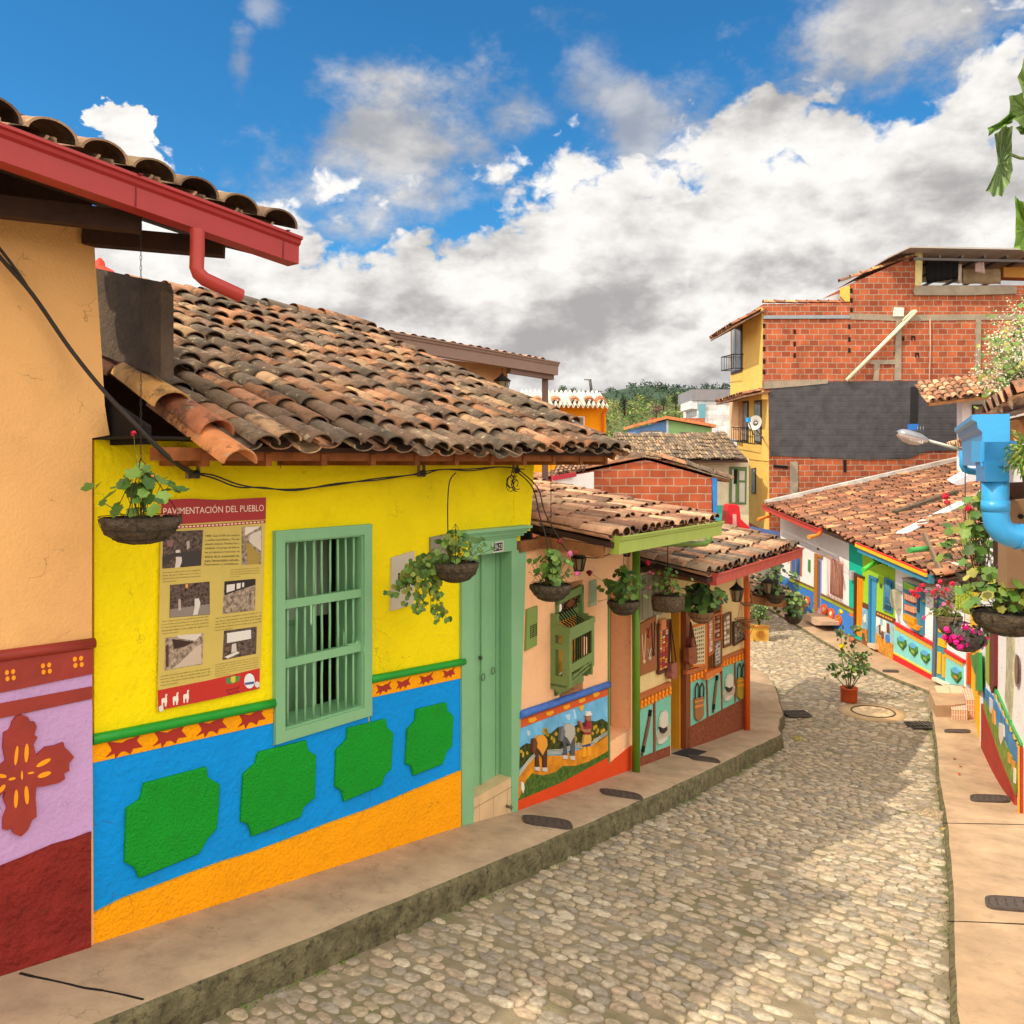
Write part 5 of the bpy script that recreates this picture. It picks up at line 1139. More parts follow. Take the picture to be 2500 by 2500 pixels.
# ornate bay window
mb = MB(); fF.px(mb, k7((1368, 840), (1536, 905), (1532, 1350), (1480, 1320), (1368, 1215)), 0, .10); ow = build(mb, 'window', paint('3a86a8'), HW)
mb = MB(); fF.px(mb, k7((1358, 812), (1390, 808), (1545, 868), (1540, 900), (1365, 835)), 0, .42); build(mb, 'window_hood', paint('8c8478'), ow)
pxp(fF, ow, 'window_panel', paint('8cc23c'), [((1376, 850), (1480, 900), (1478, 950), (1376, 915))], .05, .12)
for y in (955, 1055): pxp(fF, ow, 'window_panel', paint('8a2430', var=.5, scale=20), [((1378, y), (1478, y + 40), (1478, y + 108), (1378, y + 62))], .05, .14)
mb = MB()
for y in (962, 1062):
    for i in range(6): x = 1384 + i * 16; fF.px(mb, k7((x, y + i * 6), (x + 6, y + 3 + i * 6), (x + 6, y + 55 + i * 6), (x, y + 52 + i * 6)), .1, .16)
o_ = build(mb, 'window_balusters', paint('e8b090'), ow)
pxp(fF, ow, 'window_panel', paint('f09a1c', var=.2, scale=20), [((1368, 1150), (1478, 1200), (1472, 1275), (1440, 1255), (1368, 1205)), ((1398, 1220), (1506, 1270), (1502, 1312), (1420, 1270))], .05, .16, split=True)
pxp(fF, ow, 'window_panel', paint('1f3f5c'), [((1500, 980), (1522, 990), (1520, 1140), (1498, 1130))], .05, .12)
# door with yellow panels
d_ = pxp(fF, HW, 'door', paint('3f8f9c'), [((1690, 1000), (1775, 1040), (1758, 1815), (1640, 1755), (1655, 1480))], -.05, .03)
pxp(fF, HW, 'door_frame', paint('5f6478'), [((1660, 980), (1690, 995), (1668, 1765), (1640, 1750))], -.05, .06)
pxp(fF, d_, 'door_panel', paint('f4b41c'), [((1706, 1110), (1732, 1122), (1730, 1335), (1702, 1320)), ((1746, 1125), (1772, 1140), (1768, 1380), (1745, 1365)), ((1700, 1380), (1762, 1408), (1760, 1475), (1697, 1450)), ((1695, 1510), (1728, 1525), (1720, 1725), (1690, 1712)), ((1742, 1535), (1758, 1545), (1752, 1755), (1736, 1748))], 0, .05)
mb = MB(); fF.px(mb, k7((1642, 1750), (1760, 1812), (1760, 1835), (1640, 1775)), 0, .12); build(mb, 'threshold', paint('e8d8c4'), HW)
# --- green and yellow house beyond the steps
fG = Fac((8.45, 15.86), (7.33, 13.5))
HG = root('green_yellow_house', P(2385, 1690, 15), 'green and yellow painted house front above the tiled steps', 'house')
facade_piece(HG, fG, 0.003, fG.L, -1.9, plaster('f0b81c', var=.05))
pxp(fG, HG, 'post', paint('d8581c'), [((812, 305), (848, 300), (842, 545), (812, 545))], 0, .06, k8)
pxp(fG, HG, 'leaf_ornament', paint('2a8a34'), [((862, 320), (905, 315), (912, 450), (900, 470), (878, 400)), ((905, 300), (935, 300), (938, 600), (906, 600))], 0, .04, k8, split=True)
# --- the great roof of the row
RW = root('row_roof', P(2150, 1300, 21), 'broad weathered red tiled roof over the far row of painted houses', 'roof')
rA = Vector((0, -1, -.0725)); rU = Vector((1, 0, .22)).normalized(); rO = Vector((7.98, 27.1, -1.34))
mb = MB(); tile_roof(mb, rO, rA, rU, 66, 23, .1705, .298, [(.27, .115, .065), (.33, .14, .075), (.21, .09, .055), (.40, .19, .095), (.15, .075, .05), (.48, .26, .13), (.24, .11, .07), (.30, .12, .07), (.19, .10, .065)], 4, False, 3.0, sag=.05)
build(mb, 'roof', TILE2, RW)
mb = MB(); n_ = Vector((0, 0, -.012)); l_ = rA.length; A_e = rO + rA * 11.25; 
q = [rO + n_, A_e + n_, A_e + rU * 6.8 + n_, rO + rU * 6.8 + n_]; mb.loft([p - Vector((0, 0, .07)) for p in q], q); build(mb, 'roof_boards', m_woodd, RW)
q = [rO, rO + rU * 6.8]; mb = MB(); mb.beam(q[0] + Vector((0, -.05, .10)), q[1] + Vector((0, -.05, .14)), .30, .12); build(mb, 'flashing', mat(lin('c3bfbc'), .8, .35, 3, .5, 30, key='flashing'), RW)
mb = MB(); a_, b_ = Vector((8.82, 19.5, -1.60)), Vector((12.1, 22.0, -.72)); mb.beam(a_, b_, .26, .03); build(mb, 'metal_strip', metal('d8dde0', metal=.1), RW)
mb = MB(); mb.beam(P(2255, 1302, 17.2), P(2312, 1430, 16.1), .10, .05, up=(1, 0, 0)); tag(build(mb, 'plank', paint('7c6a58', rough=.9)), 'weathered grey plank leaning on the tiled roof edge', 'plank')
def roof_z(x, y): return -1.34 - (27.1 - y) * .0725 + .22 * (x - 7.98)
mb = MB()
for i in range(7): 
    x, y = 9.6 + i * .28, 21.6 + .12 * i; mb.beam((x, y, roof_z(x, y) + .12), (x + .30, y + .1, roof_z(x + .3, y + .1) + .13), .16, .10)
build(mb, 'ridge_patch', mat((.10, .075, .05), .95, .4, 9, .5, key='old'), RW)
# gutters of the row
mb = MB(); gutter(mb, Vector((7.98, 27.0, -1.30)), Vector((7.98, 22.1, -1.66)), Vector((-1, 0, 0)), .17, .16); build(mb, 'gutter', paint('c9443c'), RW)
g0, g1 = Vector((7.98, 19.6, -1.86)), Vector((7.98, 16.25, -2.11))
mb = MB(); gutter(mb, g0, g1, Vector((-1, 0, 0)), .17, .14); gt = build(mb, 'gutter', paint('3f8fb0'), RW)
mb = MB(); mb.beam(g0 + Vector((-.15, 0, -.01)), g1 + Vector((-.15, 0, -.01)), .035, .075); build(mb, 'gutter_stripe', paint('f4b81c'), gt)
mb = MB(); mb.beam(g0 + Vector((-.152, 0, .04)), g1 + Vector((-.152, 0, .04)), .035, .030); build(mb, 'gutter_stripe', paint('d4342c'), gt)
def spout(q, c, par, r=.05): mb = MB(); mb.tube(q, r, 8); build(mb, 'spout', paint(c, rough=.35), par)
spout([P(2003, 1297, 22.2), P(2000, 1305, 22.), P(1994, 1308, 21.8), P(1975, 1311, 21.4)], 'e8862c', RW); spout([P(1882, 1250, 26.6), P(1878, 1260, 26.4), P(1850, 1268, 26)], 'e8862c', RW)
spout([P(2140, 1370, 18.9), P(2108, 1392, 18.3)], '4fc03c', RW); spout([P(2272, 1338, 17.0), P(2220, 1344, 16.6)], '3f9a50', RW, .055)
mb = MB()
for i in range(5): mb.tube([fF.q(2130 + i * 6, 1358 + i * 3, .1), fF.q(2136 + i * 7, 1378 - i, .25), fF.q(2150 + i * 4, 1370 + i * 3, .12)], .015, 5)
build(mb, 'wire_cluster', m_black, RW)

# ================================================================ white house with murals on the right
DH = root('mural_house', P(2450, 1900, 11.6), 'white house with red dado and long coffee-farm murals beside the sunlit pavement', 'house')
facade_piece(DH, fD, 0, fD.L + .05, .25, m_wh, th=.35)
kD = k8
pxp(fD, DH, 'plinth', plaster('a33a2e', var=.1), [((950, 700), (1010, 870), (1090, 1110), (1150, 1260), (1212, 1420), (1215, 1560), (1130, 1440), (1040, 1240), (948, 1080))], -.02, .03, kD)
mu = pxp(fD, DH, 'mural', plaster('4f86b8', var=.35, scale=5), [((966, 560), (1040, 640), (1130, 820), (1250, 1050), (1222, 1420), (1150, 1260), (1060, 1020), (968, 740))], 0, .015, kD)
pxp(fD, mu, 'painted_field', paint('6f8a2c', var=.6, scale=8), [((972, 660), (1040, 800), (1130, 990), (1235, 1200), (1222, 1418), (1150, 1258), (1060, 1018), (968, 740))], .01, .022, kD)
pxp(fD, mu, 'painted_figure', paint('d8d0c8'), [((1015, 650), (1035, 680), (1032, 780), (1016, 760)), ((1090, 850), (1125, 870), (1128, 960), (1105, 1030), (1088, 960))], .01, .03, kD, split=True)
pxp(fD, mu, 'painted_figure', paint('e0963a'), [((1032, 740), (1052, 760), (1058, 870), (1040, 850)), ((1160, 1080), (1185, 1110), (1182, 1180), (1160, 1160)), ((1190, 1140), (1212, 1160), (1210, 1240), (1190, 1220))], .01, .03, kD, split=True)
pxp(fD, mu, 'painted_figure', paint('e8e4dc'), [((1205, 1200), (1220, 1215), (1218, 1330), (1202, 1320))], .01, .032, kD)
pxp(fD, DH, 'moulding', paint('3f9a50'), [((1040, 545), (1062, 590), (1180, 860), (1256, 1010), (1256, 1035), (1170, 870), (1040, 590))], 0, .03, kD)
mb = MB()
for i in range(7): x = 1060 + i * 28; y = 625 + i * 62; fD.px(mb, kD((x, y), (x + 10, y + 14), (x + 12, y + 48), (x + 2, y + 40)), .01, .035)
build(mb, 'corn_ornament', paint('f0b42c'), DH, split=True)
w_ = pxp(fD, DH, 'door', paint('6a2424'), [((1012, 150), (1052, 150), (1050, 560), (1030, 620), (1010, 540))], -.02, .05, kD)
pxp(fD, DH, 'post', paint('9ab03c'), [((985, 150), (1010, 150), (1008, 560), (985, 520))], 0, .06, kD)
pxp(fD, DH, 'wall_panel', paint('b8b496', var=.4, scale=9), [((1150, 150), (1205, 150), (1195, 560), (1180, 830), (1135, 660), (1145, 480))], 0, .02, kD)
mb = MB(); fD.px(mb, kD(*[(1225 + 16 * math.cos(a), 435 + 135 * math.sin(a)) for a in [i * math.pi / 8 for i in range(16)]]), 0, .03); ov_ = build(mb, 'oval_plaque', paint('b8a8b0'), DH)
mb = MB(); fD.px(mb, kD(*[(1226 + 12 * math.cos(a), 435 + 118 * math.sin(a)) for a in [i * math.pi / 8 for i in range(16)]]), .02, .04); build(mb, 'oval_mirror', paint('4a3434', rough=.2), ov_)
mb = MB(); p_ = fD.pt(fD.L - .10, 0, .0); mb.box((p_.x, p_.y, -4.2), .16, .07, .93, math.atan2(fD.d.y, fD.d.x)); build(mb, 'post', paint('a33c22'), DH)
mb = MB(); p_ = fD.pt(fD.L - .02, 0, .05); mb.box((p_.x, p_.y, -4.2), .03, .015, .95, math.atan2(fD.d.y, fD.d.x)); build(mb, 'post_edge', paint('f0a020'), DH)
mb = MB(); q = [Vector((5.9, 9.9, .16)), Vector((7.2, 13.6, .16)), Vector((11.2, 12.2, 1.3)), Vector((9.9, 8.6, 1.3))]
tile_roof(mb, Vector((6.95, 13.65, .22)), fD.d.to_3d(), Vector((-fD.n.x, -fD.n.y, .3)).normalized(), 18, 8, .2, .34, PAL_WARM, 6, False, 1.4); build(mb, 'roof', TILE, DH)
# raised platform with tiled steps
PF = root('tiled_steps', P(2330, 1730, 14.5), 'concrete landing with pink tiled steps between the two right-hand houses', 'steps')
def slab(par, name, pts, z0, z1, m): mb = MB(); mb.loft([Vector((x, y, z0)) for x, y in pts], [Vector((x, y, z1)) for x, y in pts]); return build(mb, name, m, par)
zf_ = -4.28
def xyat(u, v, z): Y = -z * F / (v - VH); return ((u - CU) / F * Y, Y)
zP = -4.14
pl_ = [xyat(u, v, zP) for u, v in ((2268, 1680), (2352, 1672), (2375, 1700), (2395, 1712), (2322, 1722), (2284, 1722))]
slab(PF, 'landing', pl_, -4.8, zP, m_pave2)
m_tl = mat(lin('cf9c8c'), .35, .25, 40, .1, 60, key='tile')
def tiled(name, px_, z1, z0):
    pts = [xyat(u, v, z1) for u, v in px_]; o_ = slab(PF, name, pts, z0, z1, m_tl); mb = MB()
    for (a, b, c, d, n1, n2) in ((0, 1, 3, 2, 6, 3),):
        A_, B_, C2, D_ = [Vector((*pts[i], z1 + .002)) for i in (a, b, c, d)]
        for i in range(n1 + 1): t = i / n1; mb.beam(A_.lerp(B_, t), C2.lerp(D_, t), .010, .006)
        for j in range(n2 + 1): t = j / n2; mb.beam(A_.lerp(C2, t), B_.lerp(D_, t), .010, .006)
        A_, B_ = C2, D_
        for i in range(n1 + 1): p = A_.lerp(B_, i / n1) + Vector((0, -.003, 0)); mb.beam(p, p + Vector((0, 0, -.3)), .010, .006, up=(0, 1, 0))
        for j in range(1, 3): mb.beam(A_ + Vector((0, -.003, -.09 * j)), B_ + Vector((0, -.003, -.09 * j)), .006, .010)
    build(mb, 'tile_joints', paint('e8dccc'), o_)
tiled('step', k8((805, 585), (945, 590), (945, 672), (835, 670)), -4.02, -4.6); tiled('step', k8((700, 665), (835, 668), (838, 752), (722, 748)), -4.17, -4.6)
mb = MB()
for q in (((585, 560), (690, 560), (710, 620), (605, 612)), ((695, 560), (800, 565), (825, 622), (718, 620))):
    pts = [xyat(*p, zP + .012) for p in k8(*q)]; mb.loft([Vector((x, y, zP - .01)) for x, y in pts], [Vector((x, y, zP + .012)) for x, y in pts])
build(mb, 'paving_slab', plaster('d8c4a8'), PF, split=True)

# ================================================================ near house on the right: only its eaves reach into view
NR = root('near_house', (3.2, 3.9, -2.8), 'eaves of the near house with bright blue gutter and fat blue downpipe', 'house')
m_bl = paint('3c9fe0', rough=.3, var=.05); nd = Vector((.42, .91, 0)).normalized(); no = Vector((-nd.y, nd.x, 0))   # outwards to the street
G0 = Vector((2.13, 3.68, .21)); G1 = G0 + nd * 1.62
mb = MB(); gutter(mb, G0, G1, no, .225, .13)
mb.loft([G0 + Vector((0, 0, -.225)), G0 + no * .11 + Vector((0, 0, -.225)), G0 + no * .11 + Vector((0, 0, -.12)), G0 + Vector((0, 0, -.12))], [p + nd * .01 for p in (G0 + Vector((0, 0, -.225)), G0 + no * .11 + Vector((0, 0, -.225)), G0 + no * .11 + Vector((0, 0, -.12)), G0 + Vector((0, 0, -.12)))])
a_ = P(2397, 1076, 3.72); b_ = P(2484, 1076, 3.72); mb.loft([a_, b_, P(2484, 1128, 3.72), P(2397, 1128, 3.72)], [p + Vector((.02, .12, 0)) for p in (a_, b_, P(2484, 1128, 3.72), P(2397, 1128, 3.72))])
gN = build(mb, 'gutter', m_bl, NR)
mb = MB(); mb.loft([P(2404, 1126, 3.7), P(2466, 1126, 3.7), P(2462, 1176, 3.7), P(2406, 1176, 3.7)], [p + Vector((.03, .13, 0)) for p in (P(2404, 1126, 3.7), P(2466, 1126, 3.7), P(2462, 1176, 3.7), P(2406, 1176, 3.7))]); build(mb, 'outlet_box', paint('3386c4', rough=.3), gN)
mb = MB(); C0 = lambda u, v, Y=3.76: P(u, v, Y); mb.tube([C0(2430, 1160), C0(2430, 1230), C0(2430, 1250), C0(2434, 1276), C0(2446, 1296), C0(2466, 1306), C0(2500, 1311), C0(2620, 1316)], .054, 20)
pN = build(mb, 'downpipe', m_bl, gN)
mb = MB(); mb.tube([C0(2430, 1222), C0(2430, 1248)], .0575, 20); mb.tube([C0(2484, 1309), C0(2489, 1310)], .058, 20); build(mb, 'pipe_coupling', m_bl, pN, split=True)
mb = MB(); mb.tube([P(2351, 1100, 5.2), P(2351, 1136, 5.2), P(2356, 1146, 5.2), P(2366, 1150, 5.2), P(2400, 1154, 5.2)], .021, 10); build(mb, 'overflow_pipe', m_bl, gN)
mb = MB(); mb.beam(P(2440, 1062, 3.9), P(2700, 1010, 3.9), .05, .10); mb.beam(P(2460, 1040, 4.1), P(2700, 985, 4.1), .05, .06); build(mb, 'rafters', m_wood, NR)
mb = MB(); rs = random.Random(2)
for i in range(4): mb.beam(P(2398 + i * 11, 1012, 3.95), P(2405 + i * 12, 1066 + rs.uniform(-8, 8), 3.9), .018, .03)
build(mb, 'split_boards', paint('7a4a2c', rough=.9, var=.4, scale=12), NR)
mb = MB(); tile_roof(mb, G0 + nd * .02 - no * .03 + Vector((0, 0, .02)), nd, (-no + Vector((0, 0, .30))).normalized(), 8, 4, .2, .34, PAL_WARM, 8, True, 1.5); build(mb, 'roof', TILE, NR)
mb = MB(); q0 = Vector((2.95, 3.1, 0)); q1 = q0 + nd * 2.2
mb.loft([Vector((p.x, p.y, z)) for p, z in ((q0, -3.4), (q1, -3.6), (q1, .45), (q0, .45))], [Vector((p.x, p.y, z)) - no * .2 for p, z in ((q0, -3.4), (q1, -3.6), (q1, .45), (q0, .45))]); build(mb, 'wall', m_wh, NR)
mb = MB(); a_ = P(2458, 1225, 4.6); mb.loft([P(2458, 1225, 4.6), P(2540, 1218, 4.6), P(2540, 1440, 4.6), P(2458, 1435, 4.6)], [p + Vector((.02, .12, 0)) for p in (P(2458, 1225, 4.6), P(2540, 1218, 4.6), P(2540, 1440, 4.6), P(2458, 1435, 4.6))]); bb = build(mb, 'wooden_bracket', paint('8a6c50', rough=.8), NR)
mb = MB(); c = P(2493, 1261, 4.59); mb.tube([c + Vector((0, .01, 0)), c - Vector((0, .003, 0))], .013, 10); build(mb, 'bracket_hole', m_black, bb)
mb = MB(); q = [P(u, v, 4.75) for u, v in ((2444, 1180), (2600, 1175), (2600, 1440), (2452, 1440))]; mb.loft(q, [p + Vector((0, .1, 0)) for p in q]); build(mb, 'dark_beam', m_woodd, NR)
# ---------------------------------------------------------------- street lamp
LP = root('street_lamp', P(2215, 1085, 13), 'grey street lamp head on a long bracket arm in front of the black wall', 'street lamp')
mb = MB(); a_, b_ = P(2190, 1058, 13), P(2262, 1076, 13); dv = (b_ - a_).normalized()
pts = [a_ + (b_ - a_) * t for t in (0, .06, .2, .45, .7, .85, 1.)]; rr_ = [.03, .09, .13, .15, .13, .10, .06]
def ell_tube(mb, pts, rw, rh, seg, sgn):    # half shell above (+1) or below (-1)
    base = len(mb.v); n = len(pts)
    for p, w, h in zip(pts, rw, rh):
        for k in range(seg + 1):
            a = math.pi * k / seg; mb.v.append(p + Vector((0, 1, 0)) * (math.cos(a) * w) + Vector((0, 0, 1)) * (math.sin(a) * h * sgn))
    for i in range(n - 1):
        for k in range(seg):
            mb.f.append([base + i*(seg+1) + k, base + i*(seg+1) + k + 1, base + (i+1)*(seg+1) + k + 1, base + (i+1)*(seg+1) + k]); mb.m.append(0); mb.c.append((1,)*3); mb.sm.append(True)
ell_tube(mb, pts, rr_, [.02, .06, .09, .10, .095, .08, .05], 10, 1); build(mb, 'lamp_housing', metal('8a9098'), LP)
mb = MB(); ell_tube(mb, pts, [r * .95 for r in rr_], [.01, .06, .10, .115, .10, .06, .03], 10, -1); build(mb, 'lamp_lens', mat(lin('c9b8b4'), .15, .1, bump=0, key='lens', spec=.7), LP)
mb = MB(); mb.box(P(2229, 1050, 13), .11, .11, .09); build(mb, 'photocell', paint('1f6cc8'), LP)
mb = MB(); mb.tube([P(2258, 1074, 13), P(2350, 1099, 12.8), P(2410, 1112, 12.9), P(2440, 1116, 13)], [.028, .028, .032, .04], 8); build(mb, 'lamp_arm', metal('a8aca4'), LP)
mb = MB()
for i in range(3): c = P(2240 + i * 7, 1056, 12.93); mb.tube([c, c + Vector((0, 0, .09))], .008, 5)
build(mb, 'lamp_bolts', metal('6a7078'), LP)
mb = MB(); vs, fs, w, h = text_tris('263883'); a_, b_, c_, d_ = P(2222, 1066, 12.885), P(2254, 1075, 12.885), P(2253, 1083, 12.885), P(2221, 1074, 12.885)
mb.add([(d_ * (1-x) + c_ * x) * (1-y) + (a_ * (1-x) + b_ * x) * y for x, y in vs], fs); build(mb, 'lamp_number', paint('e8e8e8'), LP)
# ================================================================ tall brick building
kk = ov(2.415, 1700, 560); k9 = ov(2.972, 1250, 850)
def brick_mat(c1, c2, mortar, w=.30, h=.185, sc=1.):
    m = bpy.data.materials.new('brick_wall'); m.use_nodes = True; t = m.node_tree; L = t.links.new; b = t.nodes['Principled BSDF']; b.inputs['Roughness'].default_value = .9
    g = t.nodes.new('ShaderNodeTexCoord'); s = t.nodes.new('ShaderNodeSeparateXYZ'); L(g.outputs['Object'], s.inputs[0])
    ad = t.nodes.new('ShaderNodeMath'); L(s.outputs[0], ad.inputs[0]); L(s.outputs[1], ad.inputs[1])
    c = t.nodes.new('ShaderNodeCombineXYZ'); L(ad.outputs[0], c.inputs[0]); L(s.outputs[2], c.inputs[1])
    nz = t.nodes.new('ShaderNodeTexNoise'); nz.inputs['Scale'].default_value = 3; nz.inputs['Detail'].default_value = 4; L(g.outputs['Object'], nz.inputs['Vector'])
    va = t.nodes.new('ShaderNodeVectorMath'); va.operation = 'MULTIPLY_ADD'; L(nz.outputs['Color'], va.inputs[0]); va.inputs[1].default_value = (.05, .05, 0); L(c.outputs[0], va.inputs[2])
    br = t.nodes.new('ShaderNodeTexBrick'); L(va.outputs[0], br.inputs['Vector']); br.inputs['Scale'].default_value = 1; br.inputs['Brick Width'].default_value = w; br.inputs['Row Height'].default_value = h
    br.inputs['Mortar Size'].default_value = .012; br.inputs['Mortar Smooth'].default_value = .1; br.inputs['Bias'].default_value = 0
    br.inputs['Color1'].default_value = (*lin(c1), 1); br.inputs['Color2'].default_value = (*lin(c2), 1); br.inputs['Mortar'].default_value = (*lin(mortar), 1)
    n2 = t.nodes.new('ShaderNodeTexNoise'); n2.inputs['Scale'].default_value = 2.2; n2.inputs['Detail'].default_value = 8; L(g.outputs['Object'], n2.inputs['Vector'])
    mr = t.nodes.new('ShaderNodeMapRange'); L(n2.outputs[0], mr.inputs[0]); mr.inputs[1].default_value = .3; mr.inputs[2].default_value = .7; mr.inputs[3].default_value = .72; mr.inputs[4].default_value = 1.2
    vm = t.nodes.new('ShaderNodeVectorMath'); vm.operation = 'SCALE'; L(br.outputs['Color'], vm.inputs[0]); L(mr.outputs[0], vm.inputs['Scale']); L(vm.outputs[0], b.inputs['Base Color'])
    bp = t.nodes.new('ShaderNodeBump'); bp.inputs['Strength'].default_value = .6; bp.inputs['Distance'].default_value = .015; bp.invert = True; L(br.outputs['Fac'], bp.inputs['Height']); L(bp.outputs[0], b.inputs['Normal'])
    return m
m_brick = brick_mat('bb6038', '93452a', 'a59484'); m_conc = plaster('9c9080', var=.2, bump=.6)
BB = root('brick_building', P(2180, 1300, 28.), 'four storey raw brick building with a black painted band and rooftop terrace', 'building')
fH = Fac((8.1714, 28.), (30, 28.))                        # faces the camera
fH.n = Vector((0, -1))
KF = lambda *p: kk(*p)
mb = MB(); fH.px(mb, kk((395, 440), (905, 432), (908, 322), (1285, 155), (1288, 330), (2500, 330), (2500, 1990), (432, 1990), (430, 1340), (425, 960), (390, 945)), -4.0, 0); build(mb, 'brick_wall', m_brick, BB)
def hp(name, m, polys, o1=.03, split=None): return pxp(fH, BB, name, m, polys, -.02, o1, kk, split)
m_blk = mat(lin('4c4b50'), .75, .3, 3, 0, key='blackpaint'); 
t = m_blk.node_tree; g_ = t.nodes.new('ShaderNodeTexCoord'); s_ = t.nodes.new('ShaderNodeSeparateXYZ'); c_ = t.nodes.new('ShaderNodeCombineXYZ'); br = t.nodes.new('ShaderNodeTexBrick'); bp = t.nodes.new('ShaderNodeBump')
t.links.new(g_.outputs['Object'], s_.inputs[0]); t.links.new(s_.outputs[0], c_.inputs[0]); t.links.new(s_.outputs[2], c_.inputs[1]); t.links.new(c_.outputs[0], br.inputs['Vector'])
br.inputs['Scale'].default_value = 1; br.inputs['Brick Width'].default_value = .3; br.inputs['Row Height'].default_value = .185; br.inputs['Mortar Size'].default_value = .018; br.inputs['Mortar Smooth'].default_value = .6
bp.invert = True; bp.inputs['Strength'].default_value = .35; bp.inputs['Distance'].default_value = .02; t.links.new(br.outputs['Fac'], bp.inputs['Height']); t.links.new(bp.outputs[0], t.nodes['Principled BSDF'].inputs['Normal'])
bw_ = hp('black_band', m_blk, [((440, 935), (600, 922), (780, 897), (1400, 893), (2500, 900), (2500, 1300), (1400, 1305), (1330, 1315), (1265, 1348), (1000, 1358), (860, 1350), (700, 1345), (432, 1335), (428, 960))], .03)
hp('wall_slot', mat((.02, .02, .022), .8, .1, key='dark'), [((1265, 927), (1310, 927), (1303, 1160), (1262, 1160))], .05)
for q, o1 in ((((905, 495), (1200, 505), (1600, 500), (2500, 495), (2500, 528), (1600, 535), (1200, 540), (905, 530)), .02), (((1290, 335), (1500, 328), (1890, 335), (1890, 378), (1600, 388), (1290, 388), (1280, 362)), .06),
          (((1178, 532), (1210, 532), (1208, 890), (1170, 890)), .035), (((1652, 530), (1680, 530), (1676, 895), (1645, 895)), .035), (((552, 1370), (598, 1370), (600, 1560), (552, 1560)), .03), (((397, 895), (780, 888), (775, 908), (600, 925), (430, 938), (400, 940)), .05),
          (((1025, 770), (1175, 768), (1175, 795), (1025, 795)), .04), (((1050, 795), (1082, 795), (1075, 893), (1045, 893)), .04)): pxp(fH, BB, 'concrete_band', m_conc, [q], -.02, o1, kk, False)
hp('steel_lintel', paint('8f9aa6'), [((395, 507), (905, 505), (905, 525), (395, 527))], .05)
mb = MB()
for x, ys_ in ((580, (590, 662, 730)), (400, (555, 620, 692, 765, 828)), (903, (560, 635, 700)), (1220, (630,)), (915, (348, 405, 462))):
    for y in ys_: fH.px(mb, kk((x - 7, y), (x + 7, y), (x + 7, y + 26), (x - 7, y + 26)), 0, .012)
for x, y in ((1280, 640), (1303, 740)): fH.px(mb, kk((x - 12, y - 12), (x + 12, y - 12), (x + 12, y + 14), (x + 5, y + 14), (x + 5, y - 2), (x - 5, y - 2), (x - 5, y + 14), (x - 12, y + 14)), 0, .012)
fH.px(mb, kk((455, 1388), (540, 1395), (540, 1412), (455, 1405)), 0, .02); fH.px(mb, kk((868, 1358), (885, 1358), (885, 1430), (868, 1430)), 0, .02)
build(mb, 'brick_hole', m_black, BB)
mb = MB(); mb.tube([fH.q(*p, .12) for p in kk((885, 892), (1295, 480))], .065, 8); mb.tube([fH.q(*p, .14) for p in kk((1217, 540), (1275, 482), (1295, 478))], .04, 8); build(mb, 'drain_pipe', paint('e6dcc0'), BB, split=False)
mb = MB(); mb.tube([fH.q(*p, .04) for p in kk((1378, 530), (1380, 700), (1374, 880), (1385, 960))], .02, 5); build(mb, 'cable', paint('c8a08c'), BB)
hp('white_board', paint('e8dfd4'), [((1170, 457), (1226, 462), (1222, 512), (1162, 512))], .06)
# sloping parapet tiles
mb = MB()
def coping(a, b, r=.10, dz=.0): ridge_tiles(mb, fH.q(*kk(a)[0], -.1) + Vector((0, 0, dz)), fH.q(*kk(b)[0], -.1) + Vector((0, 0, dz)), r, PAL_RED, 5, .34)
coping((845, 312), (1290, 155)); coping((393, 434), (905, 434)); build(mb, 'coping_tiles', TILE, BB)
mb = MB(); q = [fH.q(*p, -.2) for p in kk((700, 425), (850, 375), (850, 432), (780, 434))]; mb.loft(q, [p + Vector((0, 4, .2)) for p in q]); build(mb, 'tin_sheet', metal('c8ccd8', metal=.2), BB)
hp('parapet_end', plaster('e8bc60'), [((848, 345), (905, 330), (905, 425), (880, 425), (850, 395))], .01)
# rooftop terrace
mb = MB(); q = [P(*kk((1130, 168))[0], 27.6), P(*kk((1265, 106))[0], 27.6), P(*kk((2100, 128))[0], 27.6)]; 
rf_ = [P(2169, 629.5, 27.4), P(2222, 604.5, 27.4), P(2620, 612, 27.4)]; bk_ = [p + Vector((0, 4.5, -.12)) for p in rf_]
mb.loft([rf_[0], rf_[1], bk_[1], bk_[0]], [p + Vector((0, 0, .05)) for p in (rf_[0], rf_[1], bk_[1], bk_[0])]); mb.loft([rf_[1], rf_[2], bk_[2], bk_[1]], [p + Vector((0, 0, .05)) for p in (rf_[1], rf_[2], bk_[2], bk_[1])])
ter = build(mb, 'terrace_roof', paint('b4aeac', rough=.6), BB)
mb = MB()
for i in range(7): p = P(2240 + i * 55, 626, 27.5); mb.beam(p, p + Vector((0, 4.3, -.1)), .06, .08)
mb.beam(P(2230, 632, 27.5), P(2620, 640, 27.5), .05, .08); mb.beam(P(2230, 632, 31), P(2620, 640, 31), .05, .08); build(mb, 'roof_trusses', metal('4a4444'), ter)
hp('terrace_post', plaster('d8c88c'), [((1292, 130), (1335, 130), (1330, 310), (1320, 332), (1290, 332))], .02)
